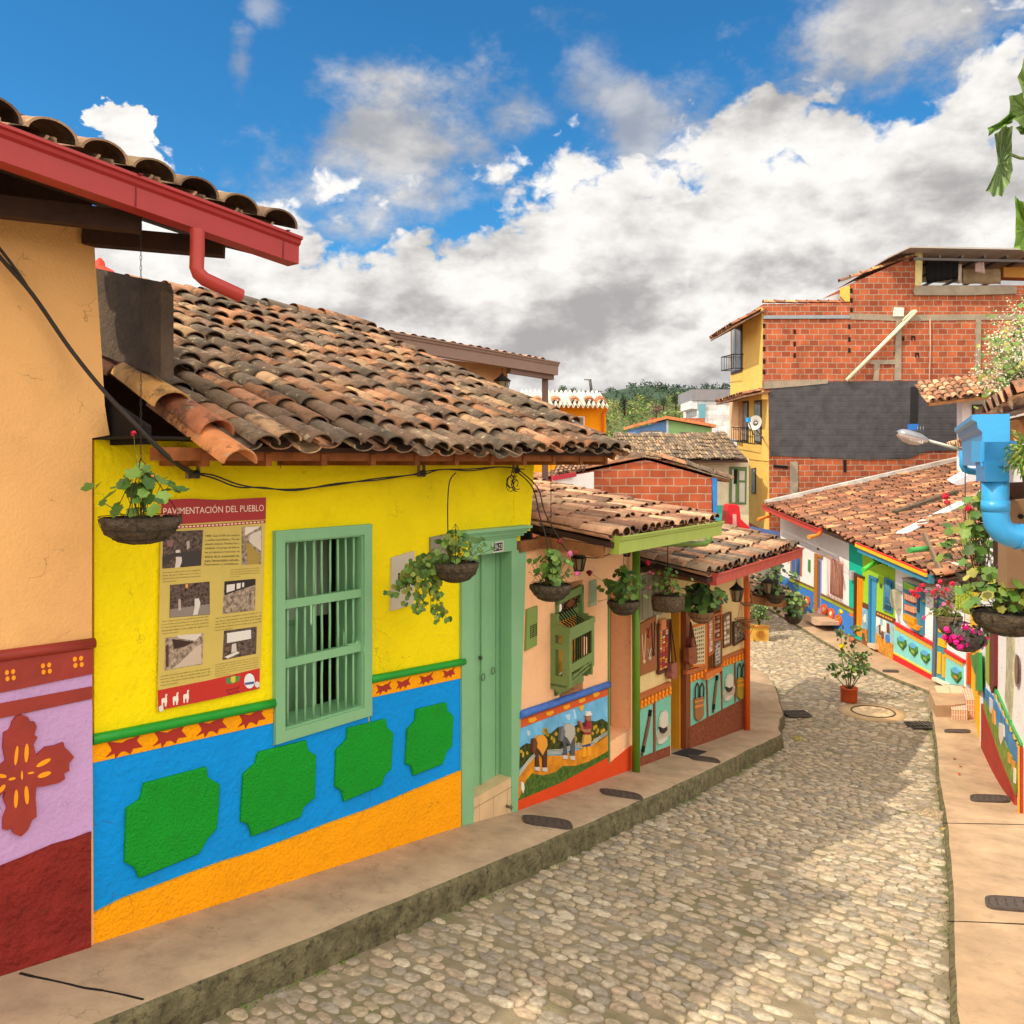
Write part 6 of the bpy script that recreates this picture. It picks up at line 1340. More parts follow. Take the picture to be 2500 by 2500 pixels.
def cloth(px_, Y, c, label, nm='laundry', cat='laundry', folds=5, par=None):
    mb = MB(); A_, B_, C2, D_ = [P(*p, Y) for p in kk(*px_)]; n_ = 14
    for side in (0, 1):
        for j in (0, 1, 2, 3):
            for i in range(n_ + 1):
                t = i / n_; s = j / 3; p = (A_.lerp(B_, t)).lerp(D_.lerp(C2, t), s); mb.v.append(p + Vector((0, .05 * math.sin(t * folds * 6.28) + .03 * side, 0)))
    for side in (0, 1):
        for j in range(3):
            for i in range(n_): a = side * 4 * (n_ + 1) + j * (n_ + 1) + i; mb.f.append([a, a + 1, a + n_ + 2, a + n_ + 1]); mb.m.append(0); mb.c.append((1,)*3); mb.sm.append(True)
    w_ = n_ + 1; off = 4 * w_
    rim = [(i, i + 1) for i in range(n_)] + [(3 * w_ + i, 3 * w_ + i + 1) for i in range(n_)] + [(j * w_, (j + 1) * w_) for j in range(3)] + [(j * w_ + n_, (j + 1) * w_ + n_) for j in range(3)]
    for a, b in rim: mb.f.append([a, b, b + off, a + off]); mb.m.append(0); mb.c.append((1,)*3); mb.sm.append(False)
    return tag(build(mb, nm, paint(c, rough=.9, var=.2)), label, cat)
cloth(((1350, 178), (1545, 182), (1545, 290), (1360, 318)), 28.3, '17161a', 'black blanket hanging on the rooftop terrace of the brick building', 'blanket', 'blanket')
cloth(((1570, 232), (1795, 235), (1795, 322), (1570, 320)), 28.6, 'b0987a', 'large beige sheet hanging on the rooftop terrace', 'sheet', 'sheet', 2)
cloth(((1648, 195), (1695, 195), (1702, 262), (1645, 250)), 28.2, 'e4cccc', 'small pale pink garment on the terrace clothes line', 'garment', 'laundry', 2)
cloth(((1548, 205), (1562, 205), (1562, 318), (1545, 318)), 28.2, 'e8d8d0', 'thin white towel beside the black blanket', 'towel', 'laundry', 1)
mb = MB(); mb.beam(P(2440, 668, 29), P(2620, 672, 29), .5, .35); build(mb, 'terrace_counter', paint('d8983c'), BB)
# yellow street front, facing left
m_ye = plaster('f0c268', var=.06, scale=1.5); fY = Fac((8.16, 33.4), (8.16, 27.95)); fY.n = Vector((-1, 0))
def fy(name, m, polys, o0=-.1, o1=.0, split=None, par=None): return pxp(fY, par or BB, name, m, polys, o0, o1, kk, split)
def blockY(u0_, u1_, vt0, vt1, vb0, vb1, o, m, name='facade_block'):   # plane X const = 8.16-o, receding
    mb = MB(); X = 8.16 - o
    def q(u, v): Y = X * F / (u - CU); return Vector((X, Y, (VH - v) / F * Y))
    a, b, c, d = q(u0_, vt0), q(u1_, vt1), q(u1_, vb1), q(u0_, vb0); mb.loft([a, b, c, d], [p + Vector((.25, 0, 0)) for p in (a, b, c, d)]); build(mb, name, m, BB); return q
upQ = blockY(1783, 1860.0, 808 - 0, 752, 980, 975, .02, m_ye)
mdQ = blockY(1800, 1874.3, 975, 958, 1118, 1126, -.17, m_ye); pchQ = blockY(1781, 1802, 966, 962, 1068, 1075, .02, plaster('efb98a'))
loQ = blockY(1803, 1876.6, 1122, 1122, 1262, 1300, -.20, m_ye)
mb = MB(); qs = [upQ(1783, 793), upQ(1863, 760)]
blockY(1783, 1860.0, 797, 758, 809, 764, .02, m_ye)
def wn(Q, u0_, v0_, u1_, v1_, vb1_, vb0_, o=.03, m=m_glass, name='window', fw=3):
    mb = MB(); a, b, c, d = Q(u0_, v0_), Q(u1_, v1_), Q(u1_, vb1_), Q(u0_, vb0_); sh = Vector((-o, 0, 0)); mb.loft([p + Vector((.1, 0, 0)) for p in (a, b, c, d)], [p + sh for p in (a, b, c, d)]); w_ = build(mb, name, paint('3a2c26'), BB)
    a, b, c, d = [p + sh for p in (a, b, c, d)]; cc = (a + b + c + d) / 4; mb = MB()
    def sub(t0, t1):
        q = [a.lerp(b, t0), a.lerp(b, t1), d.lerp(c, t1), d.lerp(c, t0)]; q = [q[0].lerp(q[3], .05), q[1].lerp(q[2], .05), q[1].lerp(q[2], .95), q[0].lerp(q[3], .95)]; mb.loft(q, [p + Vector((-.01, 0, 0)) for p in q])
    sub(.1, .47); sub(.53, .9); build(mb, 'pane', mat(lin('8a909c'), .1, .3, 3, 0, spec=.9, key='glass'), w_)
wn(upQ, 1786, 800, 1813, 790, 907, 915); wn(mdQ, 1807, 981, 1828, 978, 1080, 1076); wn(mdQ, 1843, 978, 1860, 976, 1084, 1080); wn(loQ, 1836, 1144, 1846, 1142, 1206, 1205); 
def rail(Q, u0_, u1_, v0a, v0b, v1a, v1b, off, n_):
    mb = MB(); sh = Vector((-off, 0, 0)); a, b, c, d = Q(u0_, v0a) + sh, Q(u1_, v0b) + sh, Q(u1_, v1b) + sh, Q(u0_, v1a) + sh
    mb.tube([a, b], .02, 4); mb.tube([d, c], .02, 4)
    for i in range(n_ + 1): mb.tube([a.lerp(b, i / n_), d.lerp(c, i / n_)], .012, 4)
    for p, q in ((a, a - sh), (b, b - sh), (c, c - sh), (d, d - sh)): mb.tube([p, q], .016, 4)
    build(mb, 'balcony_rail', metal('2c2624'), BB)
rail(upQ, 1784, 1815, 872, 865, 905, 899, .35, 7); rail(mdQ, 1803, 1860, 1043, 1045, 1076, 1084, .25, 12); rail(loQ, 1809, 1829, 1188, 1190, 1218, 1222, .3, 6)
# tiled canopies on the yellow front
def canopy(p0, p1, up, n_, rl, cw, nm, pal=PAL_RED): mb = MB(); A_ = p1 - p0; tile_roof(mb, p0, A_, up, max(2, int(A_.length / cw)), n_, cw, rl, pal, 5, True, 1.); q = [p0, p1, p1 + up.normalized() * n_ * rl, p0 + up.normalized() * n_ * rl]; mb.loft([p - Vector((0, 0, .08)) for p in q], [p - Vector((0, 0, .02)) for p in q], 0, (.25, .12, .07)); build(mb, nm, TILE, BB)
canopy(Vector((7.2, 31.2, 4.48)), Vector((7.2, 27.9, 4.48)), Vector((.95, 0, .50)), 4, .30, .24, 'canopy')
canopy(Vector((7.5, 31.6, 2.2)), Vector((7.5, 27.9, 2.2)), Vector((.85, 0, .17)), 3, .30, .24, 'canopy')
# satellite dish
SD = root('satellite_dish', P(1842, 1035, 30), 'pale grey satellite dish on the yellow wall of the brick building', 'satellite dish')
mb = MB(); cD = P(1843, 1032, 27.4); ax = Vector((-.55, -.7, .25)).normalized(); s1_ = ax.cross(Vector((0, 0, 1))).normalized(); s2_ = s1_.cross(ax); vs = [cD - ax * .07]
for r_, d_ in ((.08, -.055), (.16, -.03), (.23, .0)):
    for i in range(18): a = i * math.pi / 9; vs.append(cD + ax * d_ + s1_ * math.cos(a) * r_ + s2_ * math.sin(a) * r_ * 1.08)
fs = [(0, 1 + i, 1 + (i + 1) % 18) for i in range(18)] + [(1 + 18 * j + i, 1 + 18 * j + (i + 1) % 18, 1 + 18 * (j + 1) + (i + 1) % 18, 1 + 18 * (j + 1) + i) for j in (0, 1) for i in range(18)]
mb.add(vs, fs, 0, (1,)*3, True); build(mb, 'dish', metal('b8b4b0', metal=.1), SD)
mb = MB(); mb.tube([cD - s2_ * .4, cD + ax * .5 - s2_ * .12], .018, 5); mb.tube([cD - ax * .05, cD - ax * .2 - s2_ * .2, Vector((8.34, 28.6, cD.z - .45))], .025, 5); build(mb, 'dish_arm', metal('5a5858'), SD)
mb = MB(); mb.box(cD + ax * .5 - s2_ * .14, .12, .1, .14, .6); build(mb, 'receiver', paint('2f9ae0'), SD)

# ================================================================ brick gable house
IG = root('brick_gable_house', P(1550, 1300, 21.6), 'low brick gable wall with dark clay verge tiles and a blue corner', 'house')
fI = Fac((-5, 21.6), (20, 21.6)); fI.n = Vector((0, -1)); m_br2 = brick_mat('b65a38', '9c4828', 'ad9480', .40, .20)
gp = [(150, 960), (290, 935), (560, 872), (760, 828), (960, 795), (1060, 808), (1250, 858), (1450, 925)]
mb = MB(); fI.px(mb, k9(*(gp + [(1450, 2000), (150, 2000)])), -.25, 0); build(mb, 'brick_wall', m_br2, IG)
pxp(fI, IG, 'corner_strip', paint('2f7cc8', var=.15), [((1452, 935), (1490, 950), (1488, 1300), (1462, 1300))], -.25, .02, k9)
mb = MB(); pts = [fI.q(*p, -.05) for p in k9(*gp)] + [fI.q(*k9((1580, 962))[0], -.05)]
for j in (0, 1):
    for a, b in zip(pts[:-1], pts[1:]): ridge_tiles(mb, a + Vector((0, .25 * j - .02, .05)), b + Vector((0, .25 * j - .02, .05)), .12, PAL_OLD + PAL_GREY, 6, .36)
build(mb, 'verge_tiles', TILE, IG, split=False)
mb = MB(); ap = fI.q(*k9((970, 795))[0], 0); L0_, R0_ = fI.q(*k9((150, 960))[0], 0), fI.q(*k9((1580, 960))[0], 0)
for e_ in (L0_, R0_): q = [ap, e_, e_ + Vector((0, 5, 0)), ap + Vector((0, 5, 0))]; mb.loft([p - Vector((0, 0, .05)) for p in q], [p + Vector((0, 0, .02)) for p in q])
build(mb, 'roof', mat(lin('8a5a40'), .9, .4, 8, .6, key='roof'), IG)
# small lighter roof at its left
SR = root('small_tiled_roof', P(1400, 1140, 19.5), 'strip of pale tiled roof with a red edge left of the brick gable', 'roof')
mb = MB(); tile_roof(mb, P(1350, 1164, 19.4), P(1440, 1150, 20.4) - P(1350, 1164, 19.4), Vector((.15, 1, .2)).normalized(), 8, 5, .16, .3, PAL_WARM, 5, False, 1.4); build(mb, 'roof', TILE, SR)
mb = MB(); mb.beam(P(1348, 1168, 19.35), P(1405, 1158, 19.9), .06, .10); build(mb, 'fascia', paint('c03040'), SR)
mb = MB(); q = [P(1350, 1168, 19.45), P(1450, 1152, 20.5)]; mb.loft([Vector((p.x, p.y, z)) for p, z in ((q[0], -5), (q[1], -5), (q[1], q[1].z), (q[0], q[0].z))], [Vector((p.x, p.y + .2, z)) for p, z in ((q[0], -5), (q[1], -5), (q[1], q[1].z), (q[0], q[0].z))]); build(mb, 'wall', m_wh, SR)
# ================================================================ pale house with the dark tiled roof
JH = root('pale_house', P(1720, 1200, 28), 'pale stucco house with mossy grey-brown tiled roof and green balcony door', 'house')
fJ = Fac((-5, 28.4), (30, 28.4)); fJ.n = Vector((0, -1))
pxp(fJ, JH, 'wall', plaster('e3d6b8', var=.08), [((850, 800), (1718, 800), (1718, 1500), (850, 1500))], -.3, 0, k9)
pxp(fJ, JH, 'dado', plaster('55b8a8', var=.08), [((1490, 1140), (1560, 1140), (1560, 1260), (1490, 1260))], 0, .02, k9)
d_ = pxp(fJ, JH, 'balcony_door', paint('5f7a48'), [((1580, 860), (1705, 862), (1700, 1132), (1578, 1130))], 0, .05, k9)
pxp(fJ, d_, 'pane', paint('c9c4b8'), [((1598, 880), (1622, 880), (1620, 1120), (1596, 1120)), ((1650, 890), (1690, 892), (1688, 960), (1650, 958)), ((1650, 975), (1690, 977), (1688, 1120), (1650, 1118))], .04, .07, k9)
pxp(fJ, d_, 'dark_gap', m_black, [((1610, 878), (1636, 878), (1632, 985), (1608, 985))], .04, .075, k9)
e0_, e1_ = P(*k9((820, 812))[0], 27.7), P(*k9((1712, 812))[0], 27.7); 
mb = MB(); tile_roof(mb, e0_, e1_ - e0_, Vector((0, 1, .31)).normalized(), 42, 7, (e1_ - e0_).length / 42, .44, PAL_GREY + [(.38, .28, .18)], 5, True, 1.0, sag=.06); build(mb, 'roof', TILE, JH)
mb = MB(); q = [e0_, e1_, e1_ + Vector((0, 3, .93)), e0_ + Vector((0, 3, .93))]; mb.loft([p - Vector((0, 0, .08)) for p in q], [p - Vector((0, 0, .015)) for p in q]); build(mb, 'roof_boards', m_woodd, JH)
RK_ = root('red_kiosk', P(1790, 1270, 25), 'bright red painted stall below the green balcony door', 'kiosk')
mb = MB(); fK = Fac((-5, 25), (30, 25)); fK.n = Vector((0, -1)); fK.px(mb, k9((1568, 1150), (1580, 1137), (1635, 1135), (1650, 1150), (1660, 1240), (1725, 1300), (1725, 1420), (1558, 1420), (1556, 1275)), -.6, 0); build(mb, 'body', paint('d01c2c', rough=.4), RK_)
mb = MB(); fK.px(mb, k9((1602, 1205), (1628, 1205), (1630, 1300), (1600, 1300)), 0, .02); build(mb, 'panel', paint('e8a8a0'), RK_)
mb = MB(); q = k9((1700, 1290), (1940, 1330), (1940, 1500), (1700, 1420)); fK.px(mb, q, -.2, -.1); BWl = tag(build(mb, 'blue_wall', plaster('5f78b0', var=.12)), 'shaded blue wall below the brick building', 'wall')
# ================================================================ houses up the valley
VH_ = root('blue_green_house', P(1640, 1060, 42), 'small gable house painted half blue and half green', 'house'); fV = Fac((-5, 42), (30, 42)); fV.n = Vector((0, -1))
pxp(fV, VH_, 'wall', plaster('6f9ad8'), [((895, 580), (1128, 522), (1128, 800), (895, 800))], -3, 0, k9); pxp(fV, VH_, 'wall_green', plaster('a0cc8c'), [((1128, 522), (1450, 582), (1450, 800), (1128, 800))], -3, 0, k9)
pxp(fV, VH_, 'pilaster', plaster('d8e8f0'), [((1120, 520), (1136, 522), (1136, 660), (1120, 660))], 0, .05, k9)
for q in (((940, 600), (1095, 600), (1095, 700), (940, 700)), ((1218, 608), (1372, 610), (1372, 700), (1218, 700))):
    w_ = pxp(fV, VH_, 'window', paint('8a8070'), [q], 0, .04, k9); (x0_, y0_), (x1_, _) = q[0], q[1]; pxp(fV, w_, 'pane', paint('ece4d8' if x0_ < 1000 else '5c4438'), [((x0_ + 8, y0_ + 8), (x0_ + 70, y0_ + 8), (x0_ + 70, 700), (x0_ + 8, 700)), ((x0_ + 80, y0_ + 8), (x1_ - 8, y0_ + 8), (x1_ - 8, 700), (x0_ + 80, 700))], .03, .06, k9)
mb = MB(); a_, b_, c_ = [fV.q(*p, .3) for p in k9((878, 575), (1125, 512), (1482, 575))]
for p, q in ((a_, b_), (b_, c_)): mb.loft([p, q, q + Vector((0, 3.5, 0)), p + Vector((0, 3.5, 0))], [x + Vector((0, 0, .14)) for x in (p, q, q + Vector((0, 3.5, 0)), p + Vector((0, 3.5, 0)))])
build(mb, 'roof', mat(lin('d88a5c'), .9, .3, 8, .4, key='roof'), VH_, split=False)
GT = root('grey_tower_house', P(1740, 1050, 50), 'tall grey and white block house with one teal shutter', 'house'); fT = Fac((-5, 50), (30, 50)); fT.n = Vector((0, -1))
pxp(fT, GT, 'upper_storey', plaster('8c8a92'), [((1305, 298), (1640, 300), (1640, 382), (1305, 380))], -4, .1, k9); pxp(fT, GT, 'wall', brick_mat('e4e2e4', 'd8d6da', 'c4c2c6', .6, .3), [((1342, 382), (1640, 382), (1640, 800), (1342, 800))], -4, 0, k9); pxp(fT, GT, 'oriel', plaster('dcdade'), [((1298, 382), (1345, 382), (1345, 442), (1298, 438))], -3, .05, k9)
pxp(fT, GT, 'shutter', paint('6aa4b8'), [((1357, 405), (1405, 403), (1403, 508), (1357, 508))], 0, .1, k9)
mb = MB(); fT.px(mb, k9((1000, 505), (1400, 508), (1400, 545), (1000, 545)), 3, 3.4); tag(build(mb, 'garden_wall', m_br2), 'short red brick wall behind the blue and green house', 'wall')
# orange house with white corrugated roof
OR = root('orange_house', P(1420, 1100, 25), 'bright orange house with white corrugated roof behind the old tiled roof', 'house'); fO = Fac((-5, 25), (30, 25)); fO.n = Vector((0, -1))
pxp(fO, OR, 'wall', plaster('f09a0c'), [((60, 415), (682, 425), (680, 900), (60, 900))], -3, 0, k9)
w_ = pxp(fO, OR, 'window', paint('e8e0dc'), [((355, 492), (528, 495), (526, 575), (355, 575))], 0, .04, k9); pxp(fO, w_, 'pane', paint('7c7f78'), [((362, 500), (436, 502), (436, 575), (362, 575)), ((450, 502), (518, 503), (518, 575), (450, 575))], .03, .05, k9)
mb = MB(); mb.tube([fO.q(*p, .06) for p in k9((692, 435), (690, 450), (660, 470), (655, 700))], .035, 6); build(mb, 'downpipe', paint('e0641c'), OR)
mb = MB(); a_, b_ = P(*k9((70, 412))[0], 24.4), P(*k9((700, 420))[0], 24.4); n_ = 90
for j in (0, 1):
    for k_ in (0, 1):
        for i in range(n_ + 1): mb.v.append(a_.lerp(b_, i / n_) + Vector((0, 2.4 * j, .60 * j + .055 * math.sin(i * math.pi * 2 / 5) - .02 * k_)))
w__ = n_ + 1
for k_ in (0, 1):
    for i in range(n_): mb.f.append([k_*w__ + i, k_*w__ + i + 1, (k_+2)*w__ + i + 1, (k_+2)*w__ + i]); mb.m.append(0); mb.c.append((1,)*3); mb.sm.append(True)
for i in range(n_): mb.f.append([i, i + 1, w__ + i + 1, w__ + i]); mb.m.append(0); mb.c.append((1,)*3); mb.sm.append(False)
rO_ = build(mb, 'corrugated_roof', mat(lin('e4dccc'), .8, .3, 4, .3, key='roof'), OR)
for i, x in enumerate((182, 318, 455, 565, 648)):
    mb = MB(); p = P(*k9((x, 392))[0], 24.9); 
    for r_ in (.16,): 
        vs = []
        for l in (0, .45):
            for q in range(9): a = math.pi * q / 8; vs.append(p + Vector((-math.cos(a) * r_, l, math.sin(a) * r_ * .9 + l * .25 - .02)))
        for q in range(9): a = math.pi * q / 8; vs.append(p + Vector((-math.cos(a) * (r_ - .05), 0, math.sin(a) * (r_ - .05) * .9 - .02)))
        mb.add(vs, [(q, q + 1, 10 + q, 9 + q) for q in range(8)] + [(q, q + 1, 19 + q, 18 + q) for q in range(8)], 0, (.62, .25, .12), True)
    build(mb, 'ridge_tile', TILE, rO_)
mb = MB(); mb.tube([P(*k9((583, 360))[0], 30), P(*k9((565, 225))[0], 30)], .05, 6); mb.tube([P(*k9((583, 420))[0], 30), P(*k9((583, 360))[0], 30)], .05, 6); mb.tube([P(*k9((566, 228))[0], 30) + Vector((-.2, 0, 0)), P(*k9((566, 228))[0], 30) + Vector((.05, 0, -.02))], .02, 5)
tag(build(mb, 'antenna_pole', metal('4c4844')), 'thin dark antenna pole above the white corrugated roof', 'pole')
# orange upper house with the brown gutter behind the yellow house
BH = root('brown_gutter_house', P(1180, 1000, 13), 'tan upper storey with long brown gutter, post and hanging lantern', 'house')
kb = ov(2.76, 900, 750); gR = Vector((.667, 14.0, 1.63)); gL = Vector((-1.62, 10.95, 1.66)); dN = (gR - gL).normalized(); oN = Vector((dN.y, -dN.x, 0)).normalized()
mb = MB(); gutter(mb, gL - dN * .8, gR, oN, .21, .13); build(mb, 'gutter', paint('8a6f64', rough=.5), BH)
mb = MB(); q = [gL - dN * .8, gR - dN * .02]; tile_roof(mb, q[0] + Vector((0, 0, -.07)), dN, (-oN + Vector((0, 0, .18))).normalized(), 22, 6, .2, .34, PAL_WARM, 6, False, 1.2); build(mb, 'roof', TILE, BH)
mb = MB(); q0 = gL - oN * .35 - dN * .6; q1 = P(1246, 910, 13.6); q1 = gL - oN * .35 + dN * 3.05
mb.loft([Vector((p.x, p.y, z)) for p, z in ((q0, -1), (q1, -1), (q1, 1.50), (q0, 1.50))], [Vector((p.x, p.y, z)) - oN * 3 for p, z in ((q0, -1), (q1, -1), (q1, 1.50), (q0, 1.50))]); build(mb, 'wall', plaster('d9a270'), BH)
mb = MB(); p_ = P(1331, 905, 13.95); mb.box((p_.x, p_.y + .05, -1.0), .10, .10, 2.42); mb.beam(gR + Vector((0, 0, -.24)) - oN * .02, gR - dN * 1.2 + Vector((0, 0, -.24)), .08, .08); build(mb, 'post', paint('7a6058'), BH, split=False)
mb = MB(); q = [gL - dN * .8 + Vector((0, 0, -.03)), gR + Vector((0, 0, -.03))]; q = [q[0], q[1], q[1] - oN * 2.2 + Vector((0, 0, .38)), q[0] - oN * 2.2 + Vector((0, 0, .38))]; mb.loft([p - Vector((0, 0, .05)) for p in q], q); build(mb, 'roof_boards', m_woodd, BH)
# ================================================================ white upper house above the great roof
EH = root('upper_white_house', P(2390, 1050, 25), 'white upper storey with dark window under a pale tiled eave', 'house'); fE = Fac((-5, 25.2), (30, 25.2)); fE.n = Vector((0, -1))
fE.px
pxp(fE, EH, 'wall', m_wh, [((1567, 990), (2300, 900), (2300, 1700), (1567, 1700))], -.3, 0, kk)
w_ = pxp(fE, EH, 'window', paint('3a2420'), [((1630, 1033), (1748, 1030), (1748, 1110), (1630, 1115))], 0, .05, kk)
pxp(fE, w_, 'pane', paint('8a6a60'), [((1642, 1045), (1685, 1043), (1685, 1100), (1642, 1102)), ((1696, 1043), (1738, 1041), (1738, 1098), (1696, 1100))], .04, .06, kk)
e0_ = P(2268, 983, 24.3); e1_ = P(2540, 950, 24.3); mb = MB(); tile_roof(mb, e0_, e1_ - e0_, Vector((.25, 1, .42)).normalized(), 14, 5, .225, .34, PAL_WARM + PAL_RED[:2], 5, True, 1.2); build(mb, 'roof', TILE, EH)
mb = MB(); q = [e0_, e1_, e1_ + Vector((.25, 1, .42)) * 1.5, e0_ + Vector((.25, 1, .42)) * 1.5]; mb.loft([p - Vector((0, 0, .1)) for p in q], [p - Vector((0, 0, .02)) for p in q]); build(mb, 'roof_boards', m_wood, EH)
mb = MB(); q = [P(u, v, 23.4) for u, v in ((2325, 1180), (2395, 1140), (2398, 1190), (2360, 1195))]; mb.loft(q, [p + Vector((0, .3, .1)) for p in q]); tag(build(mb, 'tin_sheet', metal('cfd0d8', metal=.2)), 'folded tin sheet at the top of the broad tiled roof', 'metal sheet')
# red church dome far away
CD = root('church_dome', P(250, 660, 60), 'tip of a red church dome beyond the soot-stained party wall', 'church dome')
mb = MB(); c = P(244, 700, 60); mb.lathe([(2.2, -3), (2.1, -.6), (1.6, .5), (.9, 1.15), (.35, 1.45), (.3, 1.75), (.1, 2.0)], 16, c); build(mb, 'dome', mat(lin('d8402c'), .7, .2, 6, .4, key='dome'), CD)

# ================================================================ hills
def hillmesh(name, prof, Y0, Y1, zlow, m, label, bump=1.5, nx=90, ny=14):
    mb = MB(); us = [prof[0][0] + (prof[-1][0] - prof[0][0]) * i / nx for i in range(nx + 1)]
    for j in range(ny + 1):
        t = j / ny; Y = Y0 + (Y1 - Y0) * t
        for u in us:
            v = interp([(b, a) for a, b in prof], u) if False else None
            for (ua, va), (ub, vb) in zip(prof[:-1], prof[1:]):
                if ua <= u <= ub: v = va + (vb - va) * (u - ua) / (ub - ua); break
            ztop = (VH - v) / F * Y1; x = (u - CU) / F * Y1; z = zlow + (ztop - zlow) * (t ** .9) + noise.noise(Vector((x * .03, Y * .03, 2))) * bump * 2 * t * (1 - t)
            mb.v.append(Vector((x, Y, z)))
    for j in range(ny):
        for i in range(nx): a = j * (nx + 1) + i; mb.f.append([a, a + 1, a + nx + 2, a + nx + 1]); mb.m.append(0); mb.c.append((1,)*3); mb.sm.append(True)
    # back slope
    b0_ = len(mb.v)
    for i in range(nx + 1): p = mb.v[ny * (nx + 1) + i]; mb.v.append(Vector((p.x, p.y + (Y1 - Y0), zlow)))
    for i in range(nx): mb.f.append([ny*(nx+1) + i, ny*(nx+1) + i + 1, b0_ + i + 1, b0_ + i]); mb.m.append(0); mb.c.append((1,)*3); mb.sm.append(True)
    o = tag(build(mb, name, m, org=(0, 0, -6)), label, kind='structure'); return mb, (nx, ny)
far = [(-900, 1010), (300, 1000), (900, 985), (1250, 972), (1440, 968), (1490, 956), (1540, 946), (1585, 940), (1620, 948), (1660, 954), (1700, 950), (1760, 946), (1820, 948), (2000, 960), (2600, 965), (3400, 980)]
near = [(-900, 1060), (600, 1050), (1200, 1022), (1320, 990), (1380, 975), (1430, 985), (1500, 1000), (1560, 992), (1620, 985), (1680, 980), (1800, 985), (2100, 1000), (3400, 1020)]
m_hf = mat((.035, .065, .035), .95, .5, .05, .8, .3, key='forest'); m_hn = mat((.10, .13, .045), .95, .5, .10, .8, .5, key='forest')
h1, n1_ = hillmesh('hill', far, 190, 420, -6, m_hf, 'far forested mountain ridge', 6); h2, n2_ = hillmesh('hill', near, 60, 150, -6, m_hn, 'sunlit green hillside above the roofs', 2)
def blobtree(mb, c, r, h, col, rs, n=5, leaf=.35, cnt=40):
    for i in range(cnt):
        th = rs.uniform(0, 6.28); ph = math.acos(rs.uniform(-.6, 1)); k = rs.uniform(.75, 1.05) * (1 + .25 * math.sin(3 * th + c.x))
        p = c + Vector((math.cos(th) * math.sin(ph) * r * k, math.sin(th) * math.sin(ph) * r * k, math.cos(ph) * h * k)); s = leaf * rs.uniform(.6, 1.3)
        a = Vector((rs.gauss(0, 1), rs.gauss(0, 1), rs.gauss(0, .6))).normalized(); b = a.cross(Vector((rs.gauss(0, 1), rs.gauss(0, 1), rs.gauss(0, 1)))).normalized()
        cc = tuple(x * rs.uniform(.6, 1.35) for x in col); d = a.cross(b) * .25
        mb.add([p + a * s, p + b * s * .8 + d * s, p - a * s, p - b * s * .8 - d * s], [(0, 1, 2, 3)], 0, cc, False)
rs = random.Random(21)
def forest(hm, nxy, cnt, rmin, rmax, cols, name, label, u0_=1380, u1_=1850, leaf=.5, lc=26):
    mb = MB(); nx, ny = nxy; k = 0
    while k < cnt:
        i = rs.randrange(nx + 1); j = rs.randrange(2, ny + 1); p = hm.v[j * (nx + 1) + i]; u = CU + F * p.x / p.y
        if not (u0_ < u < u1_): k += .02; continue
        r = rs.uniform(rmin, rmax); q = p + Vector((rs.uniform(-1, 1) * r * 2, rs.uniform(-1, 1) * r * 2, r * .3)); blobtree(mb, q, r, r * .9, rs.choice(cols), rs, leaf=r * leaf, cnt=lc); k += 1
    o = tag(build(mb, name, m_leafg, org=(0, 0, -6)), label, 'woodland', kind='stuff')
forest(h1, n1_, 620, 1.3, 2.4, [(.06, .10, .075), (.075, .12, .075), (.045, .08, .065)], 'far_forest', 'dark forest covering the far ridge', leaf=.2, lc=36)  # distance haze put into the leaf colours as a slight bluish tint
forest(h2, n2_, 560, .6, 1.5, [(.20, .26, .08), (.27, .32, .11), (.12, .17, .06), (.33, .36, .14), (.17, .21, .08)], 'hillside_bushes', 'bushes and young trees covering the near hillside', leaf=.17, lc=60)
def tree(u, v_top, v_base, Y, w_px, col, label, n=420, grp='trees on the hillside', airy=1.):
    b = P(u, v_base, Y); t = P(u, v_top, Y); h = t.z - b.z; w = w_px / F * Y / 2
    T_ = root('tree', b, label, 'tree', grp); mb = MB(); mb.tube([b, b + Vector((0, 0, h * .4)), b + Vector((w * .1, 0, h * .8))], [h * .05, h * .035, h * .012], 7)
    for i in range(6): a = rs.uniform(0, 6.28); z = h * rs.uniform(.3, .7); mb.tube([b + Vector((0, 0, z)), b + Vector((math.cos(a) * w * .7, math.sin(a) * w * .7, z + h * .18))], [h * .02, h * .006], 5)
    build(mb, 'trunk', m_woodd, T_); mb = MB(); nc = 11
    for i in range(nc):
        a = rs.uniform(0, 6.28); rr_ = w * rs.uniform(.2, .75); z = h * (.35 + .55 * i / nc); rr_ *= 1.1 - .6 * i / nc
        c = b + Vector((math.cos(a) * rr_, math.sin(a) * rr_, z)); blobtree(mb, c, w * rs.uniform(.3, .5), h * rs.uniform(.10, .16), tuple(x * rs.uniform(.7, 1.3) for x in col), rs, leaf=w * .06, cnt=int(n * 2.2) // nc)
    build(mb, 'crown', m_leafg, T_)
tree(1370, 940, 990, 80, 40, (.10, .14, .06), 'rounded tree above the white corrugated roof', 620); tree(1402, 944, 990, 80, 32, (.09, .13, .055), 'smaller rounded tree just right of its taller neighbour', 500)
tree(1525, 965, 1015, 100, 30, (.03, .055, .03), 'dark conical tree alone on the sunlit slope', 560); tree(1340, 960, 990, 90, 26, (.10, .15, .05), 'low tree at the left end of the corrugated roof', 400)
tree(1602, 985, 1025, 60, 40, (.26, .19, .13), 'brown bare-looking tree behind the blue and green house', 560); tree(1650, 958, 1000, 110, 34, (.05, .08, .035), 'dark tree on the slope left of the grey tower house', 500); tree(1620, 968, 1002, 105, 30, (.06, .10, .04), 'round green tree beside the darker one on the slope', 400)
